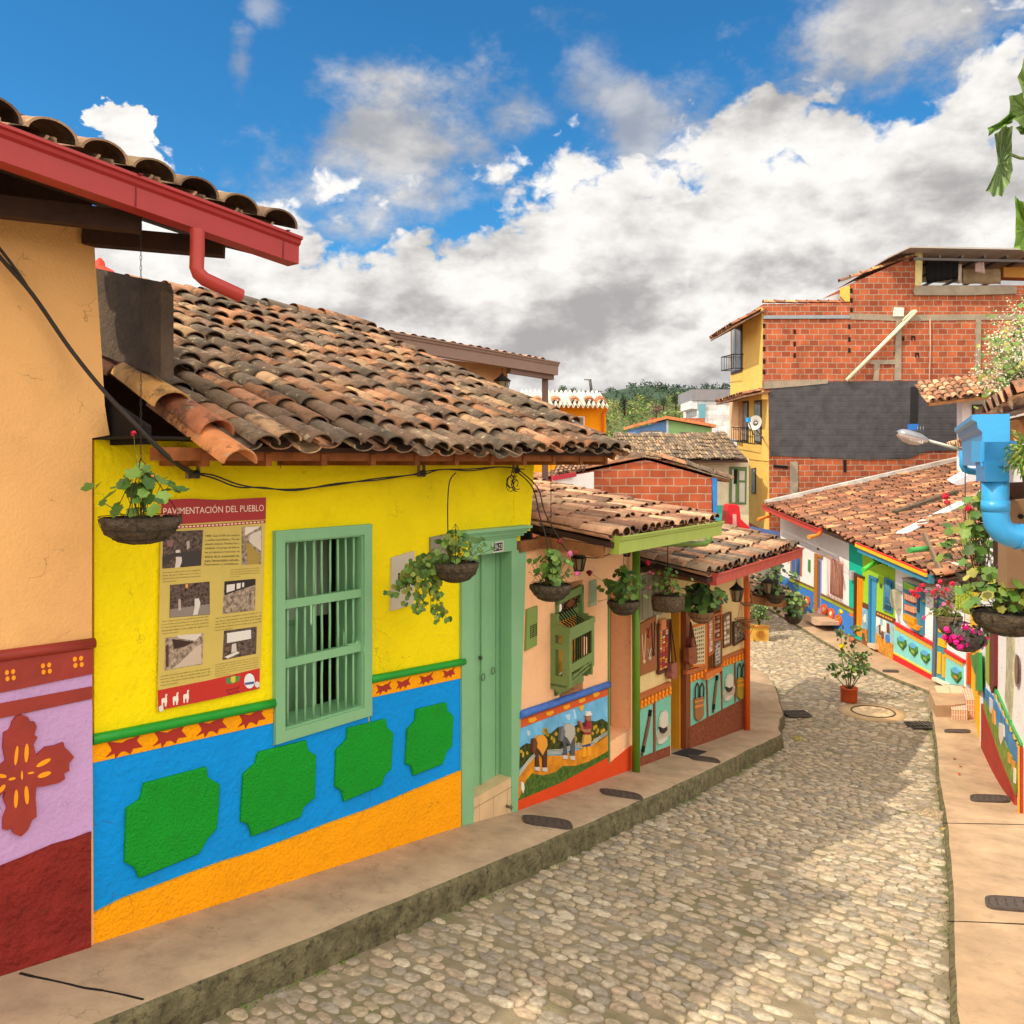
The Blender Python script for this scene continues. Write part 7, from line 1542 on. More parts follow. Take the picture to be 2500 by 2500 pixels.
# ================================================================ plants
m_coir = mat((.12, .09, .062), .95, .5, 30, 1.2, 60, key='coir'); m_wire = metal('2a2624'); m_moss = mat((.17, .12, .075), .95, .5, 40, 1.5, 50, key='moss')
m_leaf = attrmat('leaves_near', rough=.5, var=.18, scale=40, bump=.15, trans=.2, spec=.4); ATTR.add('leaves'); m_pet = attrmat('mixed_petal', rough=.6, var=.1, bump=0, trans=.2)
G1 = [(.10, .22, .035), (.15, .28, .05), (.07, .16, .03), (.20, .33, .06)]; G2 = [(.20, .26, .04), (.28, .30, .05), (.12, .20, .04), (.40, .38, .08)]; GD = [(.05, .10, .03), (.08, .13, .04), (.04, .07, .03)]
def leaf(mb, c, n, r, col, lobes=7, seg=14, cup=.2):
    n = Vector(n).normalized(); a = n.cross(Vector((.3, .2, .9))); a = a.normalized() if a.length > .01 else Vector((1, 0, 0)); b = n.cross(a); t0 = R.uniform(0, 6.28); vs = [Vector(c)]
    for i in range(seg):
        t = 2 * math.pi * i / seg + t0; k = r * (1 + .10 * math.cos(lobes * (t - t0))) * (1 - .55 * max(0, math.cos(t - t0) - .9) * 10 * .8)
        vs.append(Vector(c) + a * math.cos(t) * k + b * math.sin(t) * k + n * (cup * k * (.6 + .4 * math.cos(2 * t))))
    mb.add(vs, [(0, 1 + i, 1 + (i + 1) % seg) for i in range(seg)], 0, col, True)
def vary(c, rs, k=.25): f = rs.uniform(1 - k, 1 + k); return tuple(x * f for x in c)
def flower_head(mb, c, r, col, rs, n=16, ps=.4):
    for i in range(n):
        d = Vector((rs.gauss(0, 1), rs.gauss(0, 1), rs.gauss(0, .8))).normalized(); p = Vector(c) + d * r * rs.uniform(.5, 1.); a = d.cross(Vector((rs.gauss(0, 1), rs.gauss(0, 1), 1))).normalized(); b = d.cross(a); s = r * ps
        cc = vary(col, rs, .2); mb.add([p + a * s, p + (a + b) * s * .75, p + b * s, p + (b - a) * s * .75, p - a * s, p - (a + b) * s * .75, p - b * s, p + (a - b) * s * .75], [tuple(range(8))], 0, cc)
def chain(mb, a, b, L=.032, w=.008, r=.0016):
    a, b = Vector(a), Vector(b); d = (b - a); n = max(2, int(d.length / (L * .82))); st = d / n; dn = st.normalized(); s1_ = dn.cross(Vector((1, .2, 0))).normalized(); s2_ = dn.cross(s1_)
    for i in range(n):
        s = s1_ if i % 2 else s2_; c = a + st * (i + .5); h = L * .5
        mb.tube([c + s * w * .5 + dn * h * .6, c + dn * h, c - s * w * .5 + dn * h * .6, c - s * w * .5 - dn * h * .6, c - dn * h, c + s * w * .5 - dn * h * .6], r, 4, closed=True)
def hanging(u, vr, Y, wpx, dpx, top, label, style='coir', leaves=60, spread=1.2, hgt=.25, lr=.022, cols=G1, flowers=(), trail=0, tdir=(-1, 0), seed=1, chn=True, ivy=False):
    rs = random.Random(seed); c = P(u, vr, Y); r = wpx / F * Y / 2; d = dpx / F * Y; B = root('hanging_basket', c - Vector((0, 0, d)), label, 'hanging basket', 'baskets hanging from the eaves along the street')
    mb = MB(); fn = lambda a, z: 1 + .05 * math.cos(10 * a) + .05 * math.sin(5 * a + 60 * z) * (z < -.01)
    prof = [(r * .93, 0), (r, -.004), (r * .97, -d * .25), (r * .82, -d * .6), (r * .55, -d * .88), (r * .2, -d), (.002, -d)] if style != 'box' else [(r * .9, 0), (r * .97, -.01), (r, -d * .4), (r * .92, -d), (r * .3, -d * 1.02), (.002, -d)]
    mb.lathe(prof, 28, c, cap=False, fn=fn); build(mb, 'bowl', {'coir': m_coir, 'box': m_moss, 'wicker': mat((.30, .16, .08), .9, .4, 40, 1., 60, key='wicker')}[style], B)
    mb = MB(); mb.lathe([(.002, -.012), (r * .6, -.006), (r * .93, -.015)], 20, c, cap=False, fn=lambda a, z: 1 + .04 * math.sin(7 * a)); build(mb, 'soil', mat((.045, .03, .02), .95, .4, 40, 1., key='soil'), B)
    mb = MB()
    for zf, k in ((0.003, 1.015), (-.45, .93), (-.8, .68)): mb.tube([c + Vector((math.cos(a) * r * k, math.sin(a) * r * k, zf * d if zf < 0 else .004)) for a in [i * math.pi / 10 for i in range(20)]], .0022, 4, closed=True)
    for i in range(10):
        a = i * math.pi / 5; mb.tube([c + Vector((math.cos(a) * q * 1.02, math.sin(a) * q * 1.02, z - .001)) for q, z in prof[1:6]], .0018, 4)
    build(mb, 'wire_frame', m_wire, B)
    hk = c + Vector((0, 0, min(.30, max(.12, top - c.z - .05)))) if top else c + Vector((0, 0, .28)); mb = MB()
    for i in range(3): a = i * 2.094 + .6; mb.tube([c + Vector((math.cos(a) * r, math.sin(a) * r, 0)), hk], .0022, 4)
    if top and top > hk.z + .03:
        if chn: chain(mb, hk, Vector((hk.x, hk.y, top)))
        else: mb.tube([hk, Vector((hk.x, hk.y, top))], .006, 5)
    build(mb, 'chain', m_wire, B)
    fm = MB(); sm = MB()
    tips = []
    for i in range(int(leaves * 1.5)):
        a = rs.uniform(0, 6.28); q = min(abs(rs.gauss(0, .5)), .95) * r * spread; h = hgt * (rs.random() ** .8) * (1 - .35 * min(q / (r * spread + 1e-6), 1)); b0_ = c + Vector((math.cos(a) * q * .4, math.sin(a) * q * .4, 0)); p = c + Vector((math.cos(a) * q, math.sin(a) * q, h + .01))
        tips.append(p); n_ = Vector((math.cos(a) * .6 + rs.gauss(0, .35), math.sin(a) * .6 - .5 + rs.gauss(0, .3), .8)); leaf(fm, p, n_, lr * rs.uniform(.6, 1.25), vary(rs.choice(cols), rs), lobes=5 if ivy else 7)
        if i % 2 == 0: sm.tube([b0_, (b0_ + p) / 2 + Vector((rs.gauss(0, .01), rs.gauss(0, .01), .01)), p], .0018, 4, caps=False)
    for i in range(trail):
        p = c + Vector((tdir[0] * r * .6 + rs.gauss(0, r * .3), rs.gauss(0, r * .3), .02)); v_ = Vector((tdir[0] * rs.uniform(.4, 1.6), rs.gauss(0, .3), rs.uniform(-.1, .8))); path = [p.copy()]; n_ = rs.randint(6, 13)
        for j in range(n_):
            v_ += Vector((0, 0, -.32)) + Vector((rs.gauss(0, .2), rs.gauss(0, .2), rs.gauss(0, .1))); p = p + v_.normalized() * .036; path.append(p.copy())
            for _ in range(2): leaf(fm, p + Vector((rs.gauss(0, .016), rs.gauss(0, .016), rs.gauss(0, .016))), Vector((rs.gauss(0, .5), -1, rs.gauss(.4, .4))), lr * rs.uniform(.55, 1.1), vary(rs.choice(cols + G2[:2]), rs), lobes=5)
        sm.tube(path, .002, 4, caps=False)
    o_ = build(fm, 'foliage', m_leaf, B); o2 = build(sm, 'stems', mat((.12, .10, .04), .8, .2, key='stem'), B)
    for (fu, fv, fr, fc) in flowers:
        mb = MB(); p = P(fu, fv, Y - rs.uniform(0, .06)); flower_head(mb, p, fr, fc, rs, 26); mb2 = MB(); build(mb, 'flower', m_pet, B); mb2.tube([c + Vector((0, 0, .02)), (c + p) / 2 + Vector((0, 0, .03)), p], .002, 4); build(mb2, 'flower_stalk', mat((.12, .16, .04), .8, .2, key='stem'), B)
    return B
PK = (.85, .22, .45); RD = (.75, .03, .08); MG = (.80, .02, .30); OR_ = (.85, .35, .15); DR = (.35, .03, .06)
hanging(344, 1262, 4.4, 188, 66, 1.33, 'brown basket with sparse geranium in front of the history poster, nearest the camera', leaves=36, hgt=.26, lr=.036, spread=1.3, seed=3, flowers=((326, 1058, .016, RD), (372, 1162, .009, OR_), (394, 1258, .008, OR_)))
hanging(1112, 1372, 6.3, 112, 50, .0, 'basket with long trailing ivy hanging left of the green door number', leaves=80, hgt=.22, lr=.024, spread=1.8, trail=22, seed=5, ivy=True, cols=G1 + G2[:1])
hanging(1345, 1426, 7.4, 100, 42, -.02, 'basket of geraniums with pink blooms beside the green door cornice', leaves=90, hgt=.30, lr=.030, spread=1.1, seed=7, flowers=((1392, 1352, .030, PK), (1410, 1400, .026, PK), (1407, 1348, .014, RD), (1365, 1322, .026, DR)))
hanging(1523, 1466, 8.8, 78, 36, -.75, 'basket hanging in front of the green downpipe above the recess', leaves=95, hgt=.34, lr=.033, spread=1.7, seed=9, cols=G1 + GD[:1], flowers=((1440, 1398, .036, DR), (1462, 1468, .012, OR_)))
hanging(1630, 1452, 9.7, 78, 38, -.78, 'square moss basket with pale pink geraniums over the display boards', style='box', leaves=60, hgt=.30, lr=.024, spread=1.6, seed=11, chn=False, flowers=((1581, 1373, .032, RD), (1586, 1397, .02, PK), (1594, 1400, .018, PK), (1588, 1435, .024, PK), (1617, 1404, .022, DR), (1631, 1424, .022, PK)))
hanging(1712, 1492, 10.4, 62, 30, -1.15, 'wicker basket overflowing with big geranium leaves above the shop window', style='wicker', leaves=110, hgt=.34, lr=.052, spread=2.0, seed=13, chn=False, cols=GD + G1[:3], flowers=((1697, 1448, .045, PK),))
hanging(1893, 1448, 14.2, 46, 26, -1.5, 'dark basket in shadow beneath the low lean-to roof edge', leaves=110, hgt=.5, lr=.036, spread=2.6, seed=15, cols=GD + G1[:1])
hanging(1937, 1502, 15.0, 42, 22, -2.25, 'basket low over the street past the shop corner', leaves=110, hgt=.42, lr=.034, spread=2.4, seed=17, cols=GD + G1, flowers=((1957, 1492, .03, RD),))
hanging(2462, 1492, 4.8, 166, 60, .1, 'big basket with yellow-green geranium at the right edge, pink bloom above', leaves=150, hgt=.26, lr=.030, spread=1.35, seed=19, cols=G2 + G1, flowers=((2450, 1388, .038, (.85, .25, .55)),))
hanging(2395, 1400, 5.4, 110, 46, .15, 'tall leggy geranium basket behind the blue downpipe', leaves=95, hgt=.52, lr=.030, spread=1.7, seed=23, cols=G1 + G2[:2] , flowers=((2308, 1212, .024, RD), (2312, 1226, .02, RD), (2364, 1241, .024, RD), (2438, 1348, .03, (.85, .7, .05)), (2372, 1422, .03, (.75, .75, .1))))
# magenta flower ball
B = root('flower_basket', P(2357, 1600, 6.6), 'round basket smothered in magenta flowers and dark leaves', 'flower basket'); c = P(2357, 1556, 6.6); rs = random.Random(31)
mb = MB(); mb.lathe([(.13, .02), (.14, 0), (.12, -.06), (.07, -.10), (.002, -.115)], 18, c, cap=False); build(mb, 'bowl', m_coir, B); mb = MB()
for i in range(260):
    d = Vector((rs.gauss(0, 1), rs.gauss(0, 1), rs.gauss(0, .6))).normalized(); leaf(mb, c + Vector((d.x * .155, d.y * .155, d.z * .12 + .01)) * 1. * rs.uniform(.8, 1.1) if False else c + Vector((d.x * .155, d.y * .155, d.z * .12 + .01)) * rs.uniform(.8, 1.05), d, .02 * rs.uniform(.6, 1.2), vary(rs.choice([(.06, .05, .05), (.09, .06, .07), (.05, .08, .04)]), rs), 3, 8)
build(mb, 'foliage', m_leaf, B)
mb = MB()
for (du, dv) in ((-45, -18), (-38, 5), (-22, 12), (-8, 0), (0, -26), (8, 18), (26, 8), (38, -10), (48, 4), (18, -14), (-28, -2), (-12, 22), (44, 16), (-50, 0), (30, 22)):
    flower_head(mb, P(2357 + du, 1556 + dv, 6.46 + .002 * abs(du)), .026, MG, rs, 12, .6)
build(mb, 'blossoms', m_pet, B)['kind'] = 'stuff'
mb = MB(); 
for i in range(3): a = i * 2.09; mb.tube([c + Vector((math.cos(a) * .13, math.sin(a) * .13, 0)), c + Vector((0, 0, .45))], .003, 4)
mb.tube([c + Vector((0, 0, .45)), Vector((c.x, c.y, .1))], .003, 4); build(mb, 'chain', m_wire, B)
# arching pink and red flower spray
B = root('flower_spray', P(2330, 1490, 7.6), 'arching twigs with red and pink flowers in front of the ornate window', 'plant'); mb = MB(); fl_ = MB(); lf_ = MB(); rs = random.Random(37); o_ = P(2345, 1480, 7.6)
for (u, v, cl) in ((2238, 1443, RD), (2240, 1455, RD), (2225, 1444, RD), (2246, 1440, RD), (2252, 1428, RD), (2260, 1443, PK), (2285, 1440, RD), (2290, 1432, PK), (2300, 1448, RD), (2282, 1456, PK), (2296, 1420, RD), (2305, 1475, PK), (2320, 1480, PK), (2300, 1484, PK), (2312, 1440, RD), (2308, 1455, PK), (2330, 1462, PK), (2255, 1508, PK), (2242, 1438, RD), (2232, 1450, RD), (2278, 1446, RD), (2316, 1470, RD), (2325, 1425, RD)):
    p = P(u, v, 7.6 + rs.uniform(-.1, .1)); mb.tube([o_, (o_ + p) / 2 + Vector((0, 0, .05)), p], .0022, 4, caps=False); flower_head(fl_, p, .020, cl, rs, 9, .65)
    for _ in range(3): leaf(lf_, (o_ + p) / 2 + Vector((rs.gauss(0, .07), rs.gauss(0, .05), rs.gauss(0, .05))), (rs.gauss(0, 1), -1, 1), .014, vary((.16, .13, .04), rs), 3, 8)
for i in range(60): leaf(lf_, P(2310 + rs.gauss(0, 14), 1495 + rs.gauss(0, 10), 7.6), (rs.gauss(0, 1), -1, 1), .018, vary(rs.choice(G2), rs), 3, 8)
build(mb, 'twigs', mat((.10, .07, .05), .8, .2, key='stem'), B); build(fl_, 'blossoms', m_pet, B)['kind'] = 'stuff'; build(lf_, 'foliage', m_leaf, B)
mb = MB(); mb.lathe([(.10, .0), (.11, -.01), (.09, -.12), (.06, -.16), (.002, -.16)], 16, P(2318, 1502, 7.6), cap=False); build(mb, 'pot', m_moss, B)
# yarn-like green hanging planter
B = root('knitted_hanger', P(2352, 1500, 6.0), 'lime green knitted tassels hanging beside the magenta flowers', 'hanger'); rs = random.Random(4)
for i in range(7):
    mb = MB(); x = 2336 + i * 6; l0 = 1432 + rs.uniform(-4, 6); l1 = 1490 + rs.uniform(-4, 14); n_ = 9; mb.tube([P(x + rs.uniform(-1, 1), l0 + (l1 - l0) * t / n_, 6.0) for t in range(n_ + 1)], [.010 + .003 * (t % 2) for t in range(n_ + 1)], 7); build(mb, 'tassel', mat(lin('b4cc4c'), .9, .3, 60, 1., key='yarn'), B)
mb = MB(); mb.tube([P(2336, 1432, 6.0), P(2356, 1428, 6.0), P(2374, 1434, 6.0)], .008, 6); mb.tube([P(2356, 1428, 6.), Vector((P(2356, 1428, 6.).x, 6.0, .05))], .003, 4); build(mb, 'cord', m_wire, B)
# big blurred leaves at the top right
B = root('climbing_leaves', P(2560, 400, 1.3), 'large scalloped green leaves reaching in at the top right corner', 'plant'); mb = MB()
def bigleaf(pts, Y, col, cup=.02):
    n_ = len(pts); cx = sum(p[0] for p in pts) / n_; cy = sum(p[1] for p in pts) / n_; out = []
    for i in range(n_):
        a, b = Vector((*pts[i], 0)), Vector((*pts[(i + 1) % n_], 0))
        for k in range(5): t = k / 5; p = a.lerp(b, t); c0 = Vector((cx, cy, 0)); p = c0 + (p - c0) * (1 + .035 * math.cos(6.28 * (k / 5) * 1) ); out.append(p)
    m = len(out); vs = [P(cx, cy, Y + cup)] + [P(cx + (p.x - cx) * .5, cy + (p.y - cy) * .5, Y + cup * .6 + .004 * math.sin(i * 1.9)) for i, p in enumerate(out)] + [P(p.x, p.y, Y + .008 * math.sin(i * 1.3)) for i, p in enumerate(out)]
    fs = [(0, 1 + i, 1 + (i + 1) % m) for i in range(m)] + [(1 + i, 1 + m + i, 1 + m + (i + 1) % m, 1 + (i + 1) % m) for i in range(m)]
    lm = MB(); lm.add(vs, fs, 0, col, True); build(lm, 'leaf', m_leaf, B)
bigleaf(((2500, 145), (2560, 200), (2560, 300), (2500, 240), (2485, 190)), 1.25, (.24, .38, .12)); bigleaf(((2465, 235), (2500, 225), (2570, 260), (2560, 320), (2500, 310), (2464, 285)), 1.28, (.22, .34, .10)); bigleaf(((2412, 312), (2440, 298), (2470, 272), (2482, 280), (2470, 300), (2440, 315), (2414, 332)), 1.25, (.17, .32, .06))
bigleaf(((2428, 330), (2452, 305), (2472, 310), (2470, 360), (2472, 415), (2465, 445), (2446, 478), (2425, 478), (2407, 465), (2420, 440), (2436, 400), (2432, 360)), 1.27, (.24, .36, .15)); bigleaf(((2478, 480), (2500, 495), (2560, 540), (2560, 620), (2500, 612), (2476, 605), (2480, 560)), 1.22, (.20, .36, .06)); bigleaf(((2480, 312), (2500, 300), (2560, 310), (2540, 335), (2492, 328)), 1.3, (.18, .3, .06))
mb = MB(); mb.tube([P(2470, 378, 1.27), P(2490, 386, 1.28), P(2600, 392, 1.32)], .0022, 6); mb.tube([P(2484, 560, 1.23), P(2600, 590, 1.3)], .0025, 6); mb.tube([P(2490, 300, 1.3), P(2600, 320, 1.3)], .0025, 6); mb.tube([P(2600, 200, 1.32), P(2600, 640, 1.32)], .004, 6); build(mb, 'stems', mat((.14, .20, .06), .6, .2, key='stem'), B)
# white flowering bush, right edge
B = root('white_blossom_bush', P(2480, 1000, 8.), 'bush covered in tiny white blossoms in front of the brick wall', 'bush'); tw = MB(); fl_ = MB(); lf_ = MB(); rs = random.Random(41); o_ = P(2540, 985, 8.)
for i in range(150):
    u = 2530 - abs(rs.gauss(0, 55)); v = 880 + rs.gauss(0, 60) + (2500 - u) * .1
    if v < 735 or v > 990 or u < 2372: continue
    p = P(u, v, 8 + rs.gauss(0, .25)); tw.tube([o_, o_.lerp(p, .6) + Vector((0, 0, .06)), p], [.006, .004, .002], 4, caps=False)
    for _ in range(26): q = p + Vector((rs.gauss(0, .055), rs.gauss(0, .055), rs.gauss(0, .05))); flower_head(fl_, q, .006, rs.choice([(.85, .80, .62), (.80, .72, .48), (.9, .87, .75)]), rs, 2, 1.1)
    for _ in range(5): q = p + Vector((rs.gauss(0, .06), rs.gauss(0, .06), rs.gauss(0, .07) - .03)); leaf(lf_, q, (rs.gauss(0, 1), -1, 1), .024, vary(rs.choice(G1 + G2), rs), 3, 8)
for i in range(150): leaf(lf_, P(2505 + rs.gauss(0, 28), 965 + rs.gauss(0, 22), 8.), (rs.gauss(0, 1), -1, 1), .028, vary(rs.choice(G1), rs), 3, 8)
build(tw, 'branches', mat((.10, .07, .05), .8, .2, key='stem'), B); build(fl_, 'blossoms', m_pet, B)['kind'] = 'stuff'; build(lf_, 'foliage', m_leaf, B)
# fern hanging over the gutter
B = root('fern', P(2500, 1180, 3.6), 'feathery green fern spilling over the near blue gutter', 'fern'); mb = MB(); rs = random.Random(43); c = P(2512, 1110, 3.6)
for i in range(90):
    d = Vector((rs.gauss(-.6, .7), rs.gauss(-.2, .6), rs.gauss(0, .8))).normalized(); L_ = rs.uniform(.05, .11); p = c.copy(); 
    for j in range(6):
        p = p + d * L_ / 6; d += Vector((0, 0, -.22)); d.normalize()
        for s in (-1, 1): q = p + Vector((rs.gauss(0, .01), rs.gauss(0, .01), s * .008)); mb.add([p, q + Vector((.006, 0, .004)), q + d * .02, q - Vector((.004, 0, 0))], [(0, 1, 2, 3)], 0, vary(rs.choice(G2 + G1), rs))
build(mb, 'fronds', m_leaf, B); mb = MB(); mb.lathe([(.05, 0), (.055, -.01), (.045, -.08), (.002, -.085)], 14, P(2530, 1150, 3.62), cap=False); build(mb, 'pot', m_moss, B)
# potted hibiscus standing in the street
B = root('potted_plant', (6.23, 15.9, -4.40), 'terracotta pot with a leggy yellow-flowering shrub standing in the street', 'potted plant'); c = Vector((6.23, 15.9, -4.41)); rs = random.Random(47)
mb = MB(); mb.lathe([(.002, 0), (.138, 0), (.145, .02), (.150, .24), (.158, .242), (.158, .262), (.142, .262), (.140, .25), (.002, .24)], 24, c, cap=False); build(mb, 'pot', mat(lin('c2552c'), .6, .12, 8, .2, key='terracotta'), B)
mb = MB(); mb.lathe([(.002, .245), (.139, .242)], 20, c, cap=False); build(mb, 'soil', mat((.05, .035, .02), .95, .4, 40, 1., key='soil'), B)
sm = MB(); lf_ = MB()
for i, (dx, hh, n_) in enumerate(((-.10, 1.4, 34), (.04, 1.15, 30), (.13, .75, 55), (-.02, .5, 34), (.19, .85, 34), (-.17, .5, 34), (.05, 1.5, 26))):
    top = c + Vector((dx * 1.6, rs.uniform(-.1, .1), .26 + hh * .75)); b0_ = c + Vector((dx * .3, 0, .25)); mid = (b0_ + top) / 2 + Vector((dx * .4, 0, 0)); sm.tube([b0_, mid, top], [.010, .007, .004], 5)
    for j in range(n_): t = rs.choice((rs.uniform(.86, 1.04), rs.uniform(.5, .7))); p = b0_.lerp(mid, min(1, t * 2)) if t < .5 else mid.lerp(top, (t - .5) * 2); p = p + Vector((rs.gauss(0, .055), rs.gauss(0, .055), rs.gauss(0, .03))); leaf(lf_, p, (rs.gauss(0, .7), -1 + rs.gauss(0, .5), rs.uniform(.2, 1.2)), rs.uniform(.022, .042), vary(rs.choice(GD + G1), rs), 3, 8)
build(sm, 'stems', mat((.14, .12, .08), .8, .2, key='stem'), B); build(lf_, 'foliage', m_leaf, B)
for (u, v, cl) in ((2055, 1576, (.85, .75, .02)), (2051, 1494, (.85, .75, .02)), (2080, 1560, (.75, .25, .12)), (2046, 1509, (.80, .40, .05))):
    mb = MB(); flower_head(mb, P(u, v, 15.85), .05, cl, rs, 14, .6); build(mb, 'flower', m_pet, B)
# cart planter past the shop corner
B = root('planter_box', P(1857, 1568, 21.3), 'yellow wooden planter box with a carved sun wheel and a sparse bush', 'planter'); Yp = 21.3; z0 = -4.47
a_ = P(1838, 1530, Yp); b_ = P(1877, 1530, Yp); mb = MB(); mb.loft([Vector((x, y, z0 + .0)) for x, y in ((a_.x, Yp), (b_.x, Yp), (b_.x, Yp + .34), (a_.x, Yp + .34))], [Vector((x, y, a_.z)) for x, y in ((a_.x, Yp), (b_.x, Yp), (b_.x, Yp + .34), (a_.x, Yp + .34))]); build(mb, 'box', paint('d8a848', var=.2), B)
mb = MB(); cc = P(1857, 1549, Yp - .012)
for r_ in (.105, .07, .03): mb.tube([cc + Vector((math.cos(a) * r_, 0, math.sin(a) * r_)) for a in [i * math.pi / 10 for i in range(20)]], .006, 5, closed=True)
for i in range(12): a = i * math.pi / 6; mb.tube([cc + Vector((math.cos(a) * .03, 0, math.sin(a) * .03)), cc + Vector((math.cos(a) * .07, 0, math.sin(a) * .07))], .006, 4)
mb.beam(Vector((a_.x - .01, Yp - .01, a_.z)), Vector((b_.x + .01, Yp - .01, b_.z)), .03, .03); build(mb, 'carving', paint('b8702c'), B)
mb = MB(); mb.tube([P(1842, 1562, Yp - .05), P(1846, 1575, Yp - .1), P(1842, 1586, Yp - .08)], .012, 5); build(mb, 'handle', m_black, B); sm = MB(); lf_ = MB(); b0_ = (a_ + b_) / 2 + Vector((0, .17, 0))
for i in range(16): p = b0_ + Vector((rs.gauss(0, .14), rs.gauss(0, .08), rs.uniform(.2, .55))); sm.tube([b0_, b0_.lerp(p, .5) + Vector((rs.gauss(0, .03), 0, 0)), p], .006, 4); [leaf(lf_, p + Vector((rs.gauss(0, .07), rs.gauss(0, .05), rs.gauss(0, .07))), (rs.gauss(0, .7), -1, 1), .028, vary(rs.choice(GD + G1), rs), 3, 8) for _ in range(20)]
build(sm, 'stems', mat((.10, .08, .06), .8, .2, key='stem'), B); build(lf_, 'foliage', m_leaf, B)
# lanterns and macrame hanger on the left houses
def lantern(u, v, Y, h, label, top=None):
    B = root('wall_lantern', P(u, v, Y) - Vector((0, 0, h)), label, 'lantern', 'black lanterns under the eaves'); c = P(u, v, Y); mb = MB(); w = h * .42
    mb.lathe([(w * 1.1, -h * .28), (w * 1.15, -h * .25), (w * .35, 0), (w * .2, .02), (w * .05, .05)], 6, c); build(mb, 'lantern_roof', m_black, B); mb = MB()
    for i in range(6): a = i * math.pi / 3; mb.tube([c + Vector((math.cos(a) * w, math.sin(a) * w, -h * .27)), c + Vector((math.cos(a) * w * .6, math.sin(a) * w * .6, -h))], .006, 4)
    for z, k in ((-h, .62), (-h * .27, 1.)): mb.tube([c + Vector((math.cos(i * math.pi / 3) * w * k, math.sin(i * math.pi / 3) * w * k, z)) for i in range(6)], .008, 4, closed=True)
    if top: mb.tube([c, Vector((c.x, c.y, top))], .004, 4)
    build(mb, 'lantern_cage', m_wire, B); mb = MB(); mb.lathe([(w * .88, -h * .3), (w * .55, -h * .97)], 6, c, cap=False); build(mb, 'glass', mat(lin('8a7a60'), .2, .2, bump=0, key='glass'), B)
lantern(1798, 1428, 11.8, .22, 'black lantern under the red gutter at the shop corner', -1.35); lantern(1413, 1350, 8.35, .17, 'small black lantern behind the pink geraniums on the cream house', -.78); lantern(1530, 1330, 9.3, .12, 'small lantern under the green gutter above the recess', -.8); lantern(1226, 918, 12.9, .28, 'lantern hanging from the brown gutter above the old tiles', 1.5); lantern(1875, 1412, 14.0, .24, 'black lantern hanging from the lean-to roof', -1.6)
B = root('macrame_hanger', P(1824, 1540, 12.0), 'three tiered wicker and rope hanger beside the orange downpipe', 'hanger'); 
for k_, (v, w_) in enumerate(((1472, 32), (1512, 54), (1528, 44))):
    mb = MB(); c = P(1824 - k_ * 3, v, 12.1); r_ = w_ / F * 12.1 / 2
    for j in range(3): mb.tube([c + Vector((math.cos(a) * r_ * (1 - j * .2), math.sin(a) * r_ * .8 * (1 - j * .2), -j * .018)) for a in [i * math.pi / 8 for i in range(16)]], .006, 4, closed=True)
    build(mb, 'wicker_ring', mat(lin('8c6a48'), .9, .3, 40, .6, key='wicker'), B)
mb = MB(); tp = P(1824, 1405, 12.1)
for du in (-24, 24, 4): mb.tube([tp, P(1824 + du, 1512, 12.1 - .001 * du), P(1826, 1560, 12.1)], .006, 4)
build(mb, 'rope', mat(lin('b88a60'), .9, .3, key='rope'), B)
# wasp-like black ironwork of the meter by the roadside etc. are too small to read and left out

# ================================================================ cables and insulators
m_cab = mat((.035, .03, .028), .6, .2, key='cable')
def cable(pts, r, label, m=None, name='cable'):
    P_ = [Vector(p) for p in pts]; out = []
    for i in range(len(P_) - 1):
        p0, p1, p2, p3 = P_[max(i - 1, 0)], P_[i], P_[i + 1], P_[min(i + 2, len(P_) - 1)]
        for k in range(6): t = k / 6; out.append(.5 * ((2 * p1) + (p2 - p0) * t + (2 * p0 - 5 * p1 + 4 * p2 - p3) * t * t + (3 * p1 - p0 - 3 * p2 + p3) * t ** 3))
    out.append(P_[-1]); mb = MB(); mb.tube(out, r, 6); return tag(build(mb, name, m or m_cab), label, 'cable', None)
cq = lambda u, v, o=.12: fA.q(u, v, o)
cable([cq(-260, 330, .16), cq(0, 628, .13), cq(80, 720), cq(170, 850), cq(250, 950, .3), cq(330, 1035, .5), cq(400, 1108, .5), cq(450, 1146, .25), cq(470, 1158)], .011, 'thick cable sweeping down across the apricot wall, lower strand'); cable([cq(-260, 300, .17), cq(0, 608, .14), cq(90, 735), cq(190, 878), cq(270, 975, .35), cq(350, 1056, .52), cq(430, 1128, .4), cq(472, 1152)], .008, 'cable strand twisted round its thicker neighbour on the apricot wall')
for k_, (dv, lb) in enumerate(((0, 'upper cable strand looping along the top of the yellow wall'), (7, 'lower cable strand looping along the top of the yellow wall'))):
    cable([cq(470, 1155), cq(520, 1160 + dv), cq(580, 1182 + dv), cq(640, 1192 - dv * .3), cq(720, 1194 + dv * .5), cq(820, 1184 - dv * .5), cq(920, 1168 + dv * .6), cq(1000, 1160), cq(1032, 1152 + dv), cq(1080, 1146), cq(1150, 1145 + dv * .6), cq(1220, 1140), cq(1280, 1146)], .0055, lb)
cable([cq(1260, 1150), cq(1300, 1190, .3), cq(1318, 1260, .4), cq(1335, 1320, .45), cq(1342, 1370, .5)], .006, 'cable dropping from the yellow corner to the geranium basket'); cable([cq(1265, 1146), cq(1312, 1190, .3), cq(1330, 1250, .4), cq(1362, 1310, .5), cq(1385, 1345, .5), fB.q(1420, 1358, .3), fB.q(1460, 1362, .3), fB.q(1495, 1350, .3)], .006, 'cable running from the yellow corner under the green gutter')
cable([cq(1112, 1155), cq(1098, 1175), cq(1093, 1230), cq(1094, 1320)], .005, 'thin wire hanging down the yellow wall behind the ivy basket')
